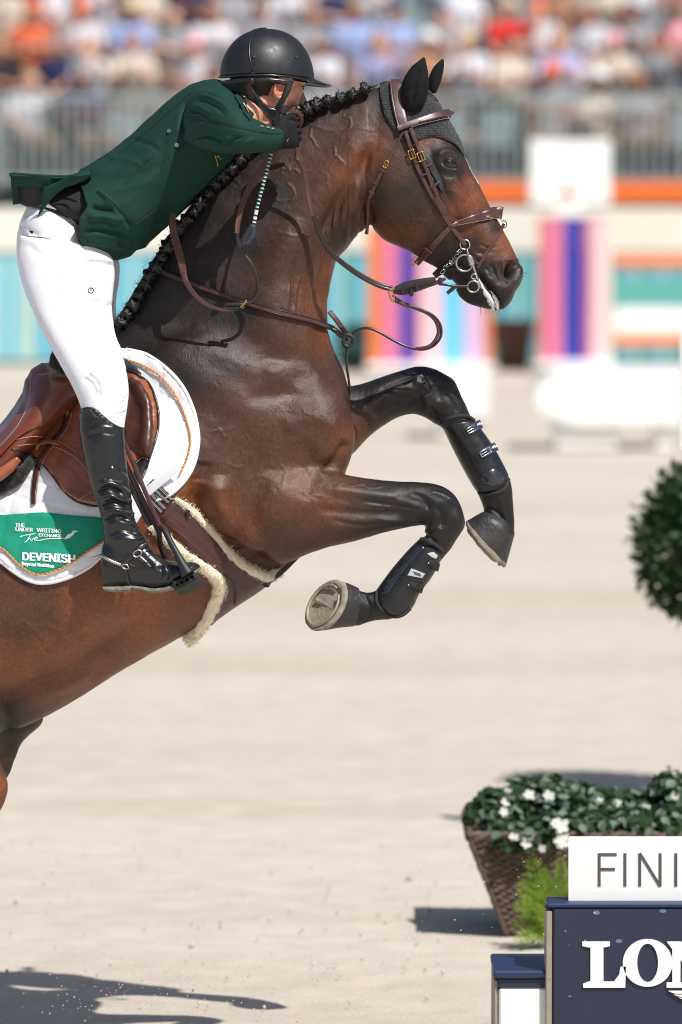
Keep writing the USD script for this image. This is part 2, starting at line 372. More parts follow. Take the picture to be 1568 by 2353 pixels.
# the rail along the front of the stand
rail = Thing('stand_railing', 'grey steel railing of upright bars along the front of the grandstand', 'railing', (0, SY - .78, 0))
rz0, rz1 = 2.05, 3.08
rail.part('top_rail', bar((-16, SY - .78, rz1), (16, SY - .78, rz1), .06), 'stand_steel'); rail.part('bottom_rail', bar((-16, SY - .78, rz0 + .08), (16, SY - .78, rz0 + .08), .05), 'stand_steel')
for x in np.arange(-15.9, 15.9, .125): rail.part('bar', bar((x, SY - .78, rz0), (x, SY - .78, rz1), .030), 'stand_steel', smooth=False)
for x in np.arange(-15.2, 15.5, 1.6): rail.part('post', bar((x, SY - .78, 2.0), (x, SY - .78, rz1 + .05), .07), 'stand_steel', smooth=False)

# spectators ------------------------------------------------------------
rgp = np.random.RandomState(77)
skins = [lum(206, 150, 122), lum(190, 128, 98), lum(222, 172, 146), lum(150, 96, 70)]
tops = [('white', lum(214, 214, 220)), ('white', lum(214, 214, 220)), ('cream', lum(204, 194, 178)), ('orange', lum(206, 96, 52)), ('red', lum(206, 44, 30)), ('navy', lum(36, 44, 84)), ('pale blue', lum(150, 168, 210)), ('grey', lum(150, 152, 156)), ('black', lum(34, 34, 38)), ('teal', lum(60, 130, 124)), ('pink', lum(226, 150, 160)), ('lavender', lum(176, 176, 214)), ('tan', lum(164, 124, 98))]
legs_ = [('blue', lum(50, 70, 110)), ('tan', lum(140, 116, 96)), ('white', lum(196, 194, 192)), ('black', lum(36, 36, 40)), ('navy', lum(34, 40, 70))]
hats = [('no hat', None), ('white cap', lum(236, 236, 236)), ('straw hat', lum(214, 190, 150)), ('orange cap', lum(232, 100, 40)), ('no hat', None), ('navy cap', lum(36, 42, 76)), ('pink hat', lum(230, 160, 172)), ('no hat', None)]
hairc = [lum(60, 40, 28), lum(30, 24, 20), lum(150, 112, 70), lum(120, 116, 112)]
for i, c in enumerate(skins): mat(f'spectator_skin_{"abcd"[i]}', c, .5)
for n_, c in set(tops): mat('spectator_top_' + n_.replace(' ', '_'), c, .85)
for n_, c in legs_: mat('spectator_legwear_' + n_, c, .85)
for n_, c in hats:
    if c: mat('spectator_' + n_.replace(' ', '_'), c, .8)
for i, c in enumerate(hairc): mat(f'spectator_hair_{"abcd"[i]}', c, .6)
UsdGeom.Scope.Define(stage, '/World/Looks')
def spectator_parts(pose):
    j = lambda *a: np.array(a, float)
    hip, kn, ft = [j(s * .10, -.02, .50) for s in (-1, 1)], [j(s * .14, -.46, .52) for s in (-1, 1)], [j(s * .14, -.50, .08) for s in (-1, 1)]
    lean = [-.04, -.14, .03, -.08][pose % 4]
    sh = [j(s * .19, lean, 1.00) for s in (-1, 1)]
    if pose % 4 == 0: el, ha = [j(s * .25, lean - .12, .74) for s in (-1, 1)], [j(s * .12, -.40, .62) for s in (-1, 1)]
    elif pose % 4 == 1: el, ha = [j(s * .26, -.36, .74) for s in (-1, 1)], [j(s * .06, -.44, .92) for s in (-1, 1)]
    elif pose % 4 == 2: el, ha = [j(s * .28, lean - .05, .74) for s in (-1, 1)], [j(-.16 * s * s + .02, lean - .26, .80 + .05 * s) for s in (-1, 1)]
    else: el, ha = [j(-.27, lean - .1, .75), j(.30, lean - .2, .95)], [j(-.14, -.38, .62), j(.10, lean - .30, 1.14)]
    neck, head = j(0, lean - .01, 1.06), j(0, lean - .05, 1.22)
    skin = chain([(neck, .055), (head + [0, .01, -.03], .085)], 10) + spheres_hull([(head, .10), (head + [0, -.03, -.07], .065), (head + [0, .03, .03], .095)], 12)
    skin = skin + spheres_hull([(head + [0, -.115, -.025], .012), (head + [0, -.09, 0], .012), (head + [0, -.08, -.03], .02)], 6)
    skin = skin + spheres_hull([(neck, .05), (j(0, lean, .9), .05)], 8)
    for i in (0, 1):
        skin = skin + chain([(sh[i] * [.7, 1, 1], .045), (sh[i], .045), (el[i], .036), (ha[i], .026)], 8) + spheres_hull([(ha[i], .034), (ha[i] + [0, -.06, 0], .03)], 8)
        skin = skin + chain([(hip[i] * [.7, 1, 1] + [0, 0, .02], .06), (hip[i], .06), (kn[i], .05), (ft[i], .04)], 8) + spheres_hull([(ft[i], .04), (ft[i] + [0, -.14, -.03], .035)], 8)
    skin = skin + spheres_hull([(j(0, -.02, .55), .09), (j(0, lean, .95), .1)], 10)
    top = spheres_hull([(sh[0], .07), (sh[1], .07), (j(0, lean, .98), .11), (j(-.09, 0, .56), .10), (j(.09, 0, .56), .10), (j(0, lean - .06, .86), .10)], 10)
    for i in (0, 1): top = top + chain([(sh[i], .07), (sh[i] * .35 + el[i] * .65, .062)], 8)
    tr = spheres_hull([(hip[0], .11), (hip[1], .11), (j(0, .0, .58), .11)], 10)
    for i in (0, 1): tr = tr + chain([(hip[i], .10), (kn[i], .072), (ft[i] + [0, 0, .1], .058)], 8)
    hair = spheres_hull([(head + [0, .025, .03], .108), (head + [0, .06, -.05], .08)], 12) - spheres_hull([(head + [0, -.09, -.05], .085), (head + [0, -.14, .02], .07)], 10)
    cap = spheres_hull([(head + [0, .01, .055], .112)], 12) - m3.Manifold.cube((.4, .4, .3), True).translate(tuple(head + [0, 0, -.11])) 
    cap = cap + spheres_hull([(head + [-.05, -.09, .05], .016), (head + [.05, -.09, .05], .016), (head + [0, -.19, .035], .014)], 8)
    shoe = [spheres_hull([(ft[i] + [0, .02, -.03], .05), (ft[i] + [0, -.15, -.04], .045)], 8) for i in (0, 1)]
    return dict(body=skin, top=top, trousers=tr, hair=hair, hat=cap, shoes=shoe)
mat('spectator_shoe', lum(70, 66, 64), .6)
POSE = [spectator_parts(p) for p in range(4)]
nth = ['front', 'second', 'third', 'fourth', 'fifth', 'sixth', 'seventh', 'eighth', 'ninth', 'tenth']
poses = ['hands in lap', 'hands raised', 'arms folded', 'hand at brow']
protos = {}; labels_used = {}
# measured patches of clothing in the photograph: (px, py of the chest, top, hat)
seen = [(40, 60, 'cream', 'orange cap'), (165, 90, 'white', 'orange cap'), (250, 60, 'white', 'no hat'), (20, 170, 'black', 'no hat'), (110, 165, 'navy', 'no hat'), (30, 245, 'white', 'no hat'), (280, 195, 'cream', 'no hat'), (370, 185, 'white', 'pink hat'), (480, 95, 'white', 'no hat'), (730, 150, 'white', 'no hat'), (770, 90, 'pale blue', 'no hat'),
        (690, 60, 'grey', 'no hat'), (880, 30, 'white', 'no hat'), (960, 130, 'tan', 'white cap'), (1110, 30, 'white', 'no hat'), (1130, 105, 'red', 'straw hat'), (1215, 110, 'white', 'orange cap'), (1080, 190, 'white', 'straw hat'), (1160, 190, 'cream', 'no hat'), (1285, 175, 'lavender', 'no hat'), (1370, 170, 'cream', 'pink hat'),
        (1490, 20, 'white', 'no hat'), (1555, 60, 'pink', 'no hat'), (1520, 200, 'grey', 'no hat'), (200, 210, 'navy', 'no hat'), (560, 100, 'grey', 'no hat'), (860, 160, 'lavender', 'no hat'), (1010, 170, 'grey', 'navy cap'), (610, 30, 'white', 'no hat'), (420, 60, 'grey', 'no hat'), (330, 110, 'pale blue', 'straw hat'), (790, 30, 'navy', 'no hat'), (1230, 30, 'tan', 'orange cap'), (1440, 130, 'grey', 'no hat')]
slots = {}
for r in range(nrow - 1):
    for i, x in enumerate(xs_seat):
        xx = x + .2 * (r % 2); p = pix(np.array([xx, SY + r * RD + .35, Z0 + r * RZ + .85]))
        if -60 < p[0] < 1640 and p[1] > -130: slots[(r, i)] = (xx, p)
taken = {}
for (px, py, t_, h_) in seen:
    k = min((k for k in slots if k not in taken), key=lambda k: (slots[k][1][0] - px) ** 2 + 1.6 * (slots[k][1][1] - py) ** 2); taken[k] = (t_, h_)
for k in slots:
    if k in taken: continue
    px = slots[k][1][0]; dens = .58 if px < 620 else .44 if px < 1000 else .36
    if rgp.rand() < dens: taken[k] = (tops[rgp.choice(len(tops), p=[.13, .12, .08, .015, .025, .14, .13, .15, .08, .05, .02, .04, .02])][0], hats[rgp.randint(len(hats))][0])
for (r, i) in sorted(taken):
    t_, h_ = taken[(r, i)]; xx, p = slots[(r, i)]
    pose = rgp.randint(4); sk, lg, hr = rgp.randint(4), legs_[rgp.randint(5)][0], rgp.randint(4)
    key = (t_, h_, pose % 2 if h_ == 'no hat' else pose)
    lab = f'spectator in {t_} top and {h_}, {poses[pose]}, {nth[r]} row' if h_ != 'no hat' else f'bareheaded spectator in {t_} top, {poses[pose]}, {nth[r]} row'
    labels_used.setdefault(lab, []).append(((r, i), xx, pose, sk, lg, hr))
def add_spectator(lab, e, t_, h_):
    (r, i), xx, pose, sk, lg, hr = e
    key = (t_, h_, pose, sk, lg if pose < 2 else 'tan', hr % 2); loc = (xx + rgp.uniform(-.11, .11), SY + r * RD + .40 + rgp.uniform(-.12, .04), Z0 + r * RZ - .02 + rgp.uniform(-.05, .05))
    rz = rgp.uniform(-38, 38)
    if key not in protos:
        th = Thing('spectator', lab, 'person', loc, 'spectators seated in the grandstand', rz=rz); ps = POSE[pose]
        b = th.part('body', ps['body'], f'spectator_skin_{"abcd"[sk]}', smooth=50, world=False)
        th.part('shirt', ps['top'], 'spectator_top_' + t_.replace(' ', '_'), world=False, parent=b); th.part('trousers', ps['trousers'], 'spectator_legwear_' + key[4], world=False, parent=b); [th.part('shoe', sh1, 'spectator_shoe', world=False, parent=b) for sh1 in ps['shoes']]
        th.part('hair', ps['hair'], f'spectator_hair_{"abcd"[hr]}', world=False, parent=b)
        if h_ != 'no hat': th.part('hat', ps['hat'], 'spectator_' + h_.replace(' ', '_'), world=False, parent=b)
        protos[key] = th.path
    else: copy_of(protos[key], 'spectator', loc, rz, lab, 'person', 'spectators seated in the grandstand')
for lab, es in labels_used.items():
    es.sort(key=lambda e: e[1]); t_, h_ = taken[es[0][0]]
    for n, e in enumerate(es):
        place = '' if len(es) == 1 else (', leftmost' if n == 0 else ', rightmost' if n == len(es) - 1 else f', {nth[n]} from the left')
        l2 = lab + place
        add_spectator(l2, e, t_, h_)

# far jumps ---------------------------------------------------------------
JY = 46.0
for n_, c in dict(turquoise=(112, 184, 202), turquoise_pale=(160, 206, 208), turquoise_sand=(196, 208, 188), teal=(92, 168, 160), wing_blue=(40, 50, 160), wing_pink=(216, 112, 148), wing_magenta=(166, 54, 118), wing_palepink=(232, 190, 196), wing_orange=(222, 120, 62), wing_sky=(104, 196, 240), wing_lilac=(206, 178, 210), wing_cream=(236, 216, 200), pole_orange=(222, 138, 98), jump_white=(238, 238, 236), pot_brown=(104, 70, 52)).items(): mat(n_, lum(*c), .5, var=.05, vscale=5)
hoard = Thing('arena_barrier', 'long turquoise slatted barrier with a cream top board behind the jumps', 'barrier', (0, JY + 2.4, 0))
BY = JY + 2.4
rgb_ = np.random.RandomState(3)
for k, px in enumerate(np.arange(-60, 1640, 17.0)):
    hoard.part('slat', plank(px, 582, px + 15.6, 828, BY, .04), ['turquoise', 'turquoise_pale', 'teal', 'turquoise'][k % 4] if px > 640 else ['turquoise', 'turquoise', 'turquoise_pale', 'turquoise', 'turquoise_sand', 'turquoise', 'turquoise_pale', 'turquoise'][int(9 * meshkit.noise(np.array([k * .38, 0, 0]), 5)) % 8], smooth=False)
hoard.part('backing_board', plank(-3200, 590, 4800, 829, BY + .045, .03), 'turquoise', smooth=False)
hoard.part('cream_board', plank(-3200, 478, 4800, 578, BY - .03, .06), 'board_cream', smooth=False)
fas = single('orange_fascia_board', plank(985, 416, 2600, 466, BY - .05, .05), 'fascia_orange', 'long orange board above the cream top of the barrier', 'board')
def wing(px0, px1, py0, py1, stripes, label, topbox=None):
    w = Thing('jump_wing', label, 'jump wing', at((px0 + px1) / 2, py1, JY), 'striped jump wings')
    x = px0
    for k, (wd, m_) in enumerate(stripes): w.part('stripe_board', plank(x, py0, x + wd - 1.0, py1 - 16, JY, .09, .008), m_, smooth=False); x += wd
    w.part('foot', plank(px0 - 6, py1 - 16, px1 + 6, py1, JY - .25, .6, .02), 'jump_white'); w.part('cap_board', plank(px0 - 4, py0 - 14, px1 + 4, py0, JY - .02, .13, .01), 'board_cream')
    return w
w1 = wing(846, 1132, 520, 852, [(32, 'wing_orange'), (40, 'wing_pink'), (30, 'wing_blue'), (16, 'wing_magenta'), (54, 'wing_palepink'), (46, 'wing_sky'), (48, 'wing_lilac'), (20, 'wing_orange')], 'wide jump wing with orange, pink, blue and sky stripes behind the forelegs')
w2 = wing(1238, 1408, 500, 846, [(12, 'wing_orange'), (46, 'wing_pink'), (42, 'wing_blue'), (18, 'wing_magenta'), (34, 'wing_palepink'), (18, 'wing_cream')], 'narrow jump wing with pink and blue stripes under a white square board')
bd = Thing('sponsor_board', 'white square board on top of the striped jump wing', 'board', at(1310, 500, JY + .1))
bd.part('panel', plank(1217, 322, 1404, 470, JY + .05, .12, .02), 'jump_white'); bd.part('stem', plank(1280, 470, 1340, 500, JY + .08, .05), 'jump_white')
lg_ = at(np.array([1286, 1304, 1322, 1313, 1304, 1295]), np.array([455, 418, 455, 455, 437, 455]), JY + .045)
bd.part('orange_mark', rings(np.array([lg_, lg_ - [0, .006, 0]])), 'wing_orange', smooth=False)
fence = Thing('pole_fence', 'jump of orange, white and teal poles to the right of the striped wing', 'jump', at(1500, 850, JY + .2))
for k, (y0, y1, m_) in enumerate([(582, 618, 'pole_orange'), (642, 700, 'teal'), (706, 770, 'jump_white'), (764, 800, 'pole_orange')]):
    a, b = at(1412, (y0 + y1) / 2, JY + .2), at(1660, (y0 + y1) / 2, JY + .2); r = (y1 - y0) / 2 / 206
    fence.part('pole', tube([a, b], r, 14) if r < .12 else plank(1412, y0, 1660, y1, JY + .2, .05), m_)
fence.part('upright', plank(1650, 560, 1668, 850, JY + .3, .08), 'jump_white')
pot = Thing('planter', 'brown tub beside the striped jump wing', 'planter', ground_at(1180, 850) * 1.0)
R = []; c = ground_at(1180, 846)
for z, r in ((0, .17), (.02, .19), (.45, .25), (.50, .27), (.55, .27), (.55, .24), (.48, .23)): R.append(np.stack([c[0] + r * np.cos(np.linspace(0, 6.283, 24, endpoint=False)), c[1] + r * np.sin(np.linspace(0, 6.283, 24, endpoint=False)), np.full(24, z)], -1))
pot.part('tub', rings(np.array(R)), 'pot_brown')
# low white tables with rounded ends
def table(name, pxl, pxr, pyt, pyb, Y, label):
    g = at(0, 0, Y); z1 = at(784, pyt, Y)[2]; xl, xr = at(pxl, pyb, Y)[0], at(pxr, pyb, Y)[0]; t = Thing(name, label, 'jump filler', ((xl + xr) / 2, Y, 0), 'low white jump fillers')
    h = z1; n = 20; L = xr - xl; a = np.linspace(np.pi / 2, 3 * np.pi / 2, n); rr = h * .34
    prof = [(xl + rr * 1.9 + rr * 1.9 * math.cos(q_), h - rr + rr * math.sin(q_)) for q_ in a] + [(xr, h - 2 * rr), (xr, h)]
    t.part('top', m3.Manifold.extrude(m3.CrossSection([prof]), .7).rotate((90, 0, 0)).translate((0, Y + .35, 0)), 'jump_white', smooth=40)
    t.part('pedestal', box((xl + L * .32, Y, (h - 2 * rr) / 2 + .02), (L * .40, .5, h - 2 * rr + .04), 0, .03), 'jump_white')
    t.part('leg', box((xl + L * .80, Y - .05, h * .26), (L * .13, .4, h * .52), 0, .02), 'jump_white')
table('jump_filler', 1226, 1600, 842, 1030, 31.2, 'low white rounded jump filler on a block at the right'); table('jump_filler', 985, 1122, 842, 1010, 33.0, 'low white jump filler half hidden behind the raised foreleg')
def leafball(c, rad, n, size, seed, squash=1.0, shell=.55, flat=0.0):
    """small folded leaves spread through a crown"""
    r = np.random.RandomState(seed); d = r.normal(size=(n, 3)); d /= np.linalg.norm(d, axis=1, keepdims=True)
    q = d * (rad * (shell + (1 - shell) * r.rand(n) ** .5))[:, None] * (1 + .16 * (meshkit.fbm(d * 2.6 + seed, 3, seed)[:, None] - .5) * 2) * [1, 1, squash] + c
    u = r.normal(size=(n, 3)) * .7 + d; u /= np.linalg.norm(u, axis=1, keepdims=True); w = np.cross(u, r.normal(size=(n, 3))); w /= np.linalg.norm(w, axis=1, keepdims=True); nn = np.cross(u, w)
    s = size * r.uniform(.6, 1.3, (n, 1))
    v = np.stack([q, q + u * s * .5 + w * s * .30 + nn * s * .06, q + u * s, q + u * s * .5 - w * s * .30 + nn * s * .06], 1).reshape(-1, 3); i = np.arange(n)[:, None] * 4
    return v, np.vstack([i + [[0, 1, 2]], i + [[0, 2, 3]]])
M['box_leaf'] = None
def leafmat(name, ramp, rough=.42, trans=.25):
    M[name] = usdkit.material(stage, '/World/Looks/' + name, {'i': ('geometry', {}), 'r': ('rgb_ramp', {'ramp': ramp}), 'p': ('principled_bsdf', {'roughness': rough}), 't': ('translucent_bsdf', {}), 'm': ('mix_closure', {'fac': trans})},
        [('i.random_per_island', 'r.fac'), ('r.color', 'p.base_color'), ('r.color', 't.color'), ('p.BSDF', 'm.closure1'), ('t.BSDF', 'm.closure2')], surface='m.closure')
leafmat('box_leaf', [(0, (.025, .065, .018)), (.5, (.055, .125, .03)), (.8, (.11, .21, .04)), (1, (.20, .30, .06))])
sh = Thing('shrub', 'small green shrub at the foot of the turquoise barrier', 'shrub', ground_at(822, 850))
c = ground_at(822, 846); sh.part('foliage', leafball(c + [0, 0, .24], .26, 900, .07, 5, 1.0), 'box_leaf', smooth=False, kind='stuff'); sh.part('stem', tube([c, c + [0, 0, .2]], .02, 6), 'pot_brown')
# ================================================================ the horse
M['coat'] = usdkit.material(stage, '/World/Looks/coat', {
    'g': ('texture_coordinate', {}), 'a': ('attribute', {'attribute': 'col'}), 'mp': ('mapping', {'rotation': (0, math.radians(35), 0), 'scale': (1.0, 1.0, 0.22)}),
    'h': ('noise_texture', {'scale': 420.0, 'detail': 4.0, 'roughness': .6}), 'n': ('noise_texture', {'scale': 90.0, 'detail': 6.0}), 'w': ('noise_texture', {'scale': 70.0, 'detail': 4.0}), 'n3': ('noise_texture', {'scale': 9.0, 'detail': 3.0}),
    'mr': ('map_range', {'from_min': .3, 'from_max': .7, 'to_min': .78, 'to_max': 1.22}), 'mr2': ('map_range', {'from_min': .3, 'from_max': .7, 'to_min': .72, 'to_max': 1.28}), 's1': ('vector_math', {'math_type': 'scale'}), 's2': ('vector_math', {'math_type': 'scale'}), 'mr3': ('map_range', {'from_min': .35, 'from_max': .65, 'to_min': .38, 'to_max': .54}),
    'b1': ('bump', {'strength': .18, 'distance': .004}), 'b2': ('bump', {'strength': .75, 'distance': .0016}), 'p': ('principled_bsdf', {'specular_ior_level': .46, 'sheen_weight': 0.0})},
    [('g.object', 'mp.vector'), ('mp.vector', 'h.vector'), ('g.object', 'n.vector'), ('g.object', 'w.vector'), ('g.object', 'n3.vector'), ('n.fac', 'mr.value'), ('h.fac', 'mr2.value'), ('a.color', 's1.vector1'), ('mr.result', 's1.scale'), ('s1.vector', 's2.vector1'), ('mr2.result', 's2.scale'), ('s2.vector', 'p.base_color'),
     ('n3.fac', 'mr3.value'), ('mr3.result', 'p.roughness'), ('w.fac', 'b1.height'), ('h.fac', 'b2.height'), ('b1.normal', 'b2.normal'), ('b2.normal', 'p.normal')], surface='p.BSDF')
mat('horn', lum(172, 162, 142), 0.85, var=0.3, vscale=34, bump=0.7, bscale=120, bdist=0.004, color2=lum(96, 90, 80))
mat('braid_hair', (0.008, 0.0075, 0.007), 0.38, var=0.4, vscale=200, bump=0.7, bscale=500, bdist=0.002, spec=0.6)
mat('horse_eye', (0.010, 0.005, 0.003), 0.05, spec=0.5, coat=.4, coat_r=0.02)
mat('shoe_iron', lum(150, 140, 124), 0.6, metal=0.3, var=.3, vscale=60); mat('foam', (0.72, 0.72, 0.70), 0.35, bump=0.6, bscale=300, bdist=0.002)

g3 = lambda t, m, b: [t, (t + m) / 2, m, (m + b) / 2, b]
body_secs = [
    (-560, 1500, -525, 1600, .06), (-530, 1410, -450, 1690, .17), (-440, 1330, -300, 1750, [.17, .25, .27, .25, .16]), (-300, 1265, -130, 1745, [.18, .26, .28, .26, .16]),
    (-150, 1178, 10, 1690, [.17, .25, .285, .27, .18]), (-30, 1078, 125, 1636, [.16, .26, .30, .29, .20]), (70, 965, 250, 1560, [.15, .27, .315, .30, .21]),
    (155, 872, 400, 1472, [.13, .25, .31, .30, .20]), (222, 800, 545, 1388, [.10, .22, .285, .275, .18]), (268, 742, 660, 1300, [.085, .19, .255, .255, .17]),
    (325, 655, 752, 1190, [.08, .16, .215, .235, .17]), (388, 548, 800, 1050, [.075, .13, .175, .205, .17]), (450, 465, 804, 905, [.07, .115, .15, .165, .14]),
    (520, 392, 768, 795, [.065, .10, .125, .135, .115]), (600, 326, 758, 715, [.06, .09, .112, .118, .10]), (690, 268, 765, 650, [.055, .082, .102, .108, .09]),
    (780, 230, 782, 585, [.05, .078, .096, .102, .08]), (850, 203, 818, 545, [.05, .078, .092, .095, .07]), (905, 205, 848, 525, [.055, .078, .085, .088, .06])]
head_secs = [
    (862, 212, 838, 440, [.04, .055, .06, .055, .04]), (885, 196, 845, 500, [.05, .075, .085, .085, .06]), (920, 189, 862, 533, [.06, .086, .094, .098, .07]), (972, 214, 890, 554, [.068, .094, .096, .102, .066]),
    (1016, 252, 921, 568, [.074, .104, .098, .10, .060]), (1043, 305, 951, 586, [.074, .106, .094, .092, .055]), (1068, 358, 977, 603, [.070, .099, .084, .082, .050]),
    (1097, 417, 1000, 616, [.060, .083, .072, .070, .046]), (1128, 478, 1022, 634, [.052, .068, .062, .060, .044]), (1152, 520, 1042, 655, [.048, .060, .058, .056, .044]),
    (1174, 562, 1052, 675, [.048, .060, .058, .056, .046]), (1190, 598, 1064, 688, [.052, .066, .060, .054, .046]), (1201, 622, 1084, 700, [.052, .068, .060, .050, .044]),
    (1199, 646, 1116, 709, [.044, .060, .056, .046, .038]), (1186, 668, 1143, 713, [.032, .046, .044, .038, .028]), (1176, 692, 1160, 709, .018)]
YN, YF = -0.175, 0.165
near_fore = [
    (520, 1010, 520, 1250, .09, -.12), (590, 1040, 575, 1290, .115, -.135), (655, 1062, 640, 1298, .112, -.15), (735, 1074, 722, 1268, .092, -.165), (800, 1090, 802, 1248, .078, YN), (880, 1102, 878, 1226, .066, YN),
    (950, 1108, 940, 1212, .056, YN), (1005, 1115, 975, 1208, .054, YN), (1043, 1138, 975, 1222, .055, YN), (1064, 1176, 972, 1234, .054, YN), (1064, 1214, 958, 1244, .050, YN), (1040, 1256, 948, 1256, .040, YN),
    (1008, 1296, 930, 1276, .034, YN), (975, 1345, 902, 1310, .032, YN), (942, 1392, 878, 1345, .036, YN), (905, 1420, 868, 1352, .038, YN), (872, 1425, 852, 1360, .033, YN), (845, 1430, 835, 1358, .034, YN), (815, 1440, 812, 1350, .036, YN)]
far_fore = [
    (690, 890, 680, 1130, .085, .11), (760, 884, 745, 1095, .095, .14), (812, 884, 800, 1054, .085, YF), (868, 869, 852, 1002, .070, YF), (925, 851, 905, 966, .060, YF), (968, 842, 945, 951, .056, YF), (1012, 855, 972, 956, .055, YF),
    (1046, 884, 988, 964, .054, YF), (1066, 922, 1000, 972, .050, YF), (1084, 962, 1020, 985, .042, YF), (1112, 1008, 1050, 1036, .034, YF), (1142, 1058, 1078, 1088, .034, YF), (1170, 1098, 1096, 1130, .038, YF),
    (1178, 1130, 1106, 1152, .036, YF), (1181, 1175, 1112, 1172, .033, YF), (1183, 1205, 1108, 1188, .034, YF), (1182, 1232, 1100, 1200, .036, YF)]
def hind(dx, Y, rear=0):
    q = [(-260, 1390, -500, 1470, .10), (-150, 1540, -470, 1620, .125), (-40, 1690, -400, 1740, .11), (18, 1788, -320, 1840, .085), (2, 1860, -290, 1920, .066), (-60, 1950, -270, 2010, .05), (-110, 2050, -262, 2100, .046),
         (-108, 2130, -222, 2180, .042), (-80, 2220, -150, 2250, .031), (-45, 2320, -112, 2342, .030), (-12, 2376, -92, 2400, .036), (18, 2410, -48, 2438, .031), (42, 2436, -40, 2456, .036), (70, 2474, -36, 2476, .048)]
    return [(a + dx * min(1, max(0, (b - 1450) / 200)), b, c + dx * min(1, max(0, (b - 1450) / 200)), d, w, Y) for a, b, c, d, w in q]
far_hind = [(-260, 1390, -500, 1470, .10, .17), (-60, 1560, -450, 1640, .125, .15), (96, 1640, -380, 1740, .12, .14), (56, 1700, -340, 1810, .095, .15), (36, 1745, -310, 1870, .08, .16), (18, 1785, -290, 1920, .066, .17), (-50, 1880, -270, 1990, .05, .17)] + [(a + 30, b, c + 30, d, w, Y) for a, b, c, d, w, Y in hind(0, .17)[6:]]
horse_m = unite(loft(body_secs, 48, 5), loft(head_secs, 40, 5), loft(near_fore, 28, 4), loft(far_fore, 28, 4), loft(hind(0, -.17), 28, 4), loft(far_hind, 28, 4))
# masses that ride on the barrel: shoulder blade, point of shoulder, upper arm, jowl
def mass(px, py, Y, rx, ry, rz_, rot=0.0):
    s = m3.Manifold.sphere(1.0, 40).scale((rx, ry, rz_)).rotate((0, -rot, 0))
    return s.translate(tuple(at(px, py, Y)))
for sgn in (-1, 1):
    horse_m = horse_m + mass(560, 1000, sgn * .105, .27, .12, .36, 28) + mass(700, 990, sgn * .11, .14, .11, .19, 10) + mass(600, 1160, sgn * .125, .20, .105, .17, -15)
hv, hf = arrays(horse_m.refine_to_length(0.014)); hv, hf = merge(hv, hf)
hv = taubin(hv, hf, 16)
q = pix(hv); loose = np.clip(1 - np.maximum(np.abs(q[:, 0] - 560) / 380, np.abs(q[:, 1] - 1020) / 380), 0, 1) ** .35   # shoulder masses melt into the barrel
hv = taubin(hv, hf, 70, .5, .40, w=loose)
seam_ = np.exp(-((q[:, 0] - 852) / 42) ** 2) * (q[:, 1] < 545) * (q[:, 1] > 205)                                          # where the head sits on the neck
hv = taubin(hv, hf, 60, .5, .44, w=seam_)
hv, hf = subdivide(hv, hf)
hv = taubin(hv, hf, 3)
HS = Sculpt(hv, hf)
near = hv[:, 1] < 0.02
P = HS.p
inhead = (P[:, 0] > 845) & (P[:, 1] < 730) & (np.abs(hv[:, 1]) < .2)
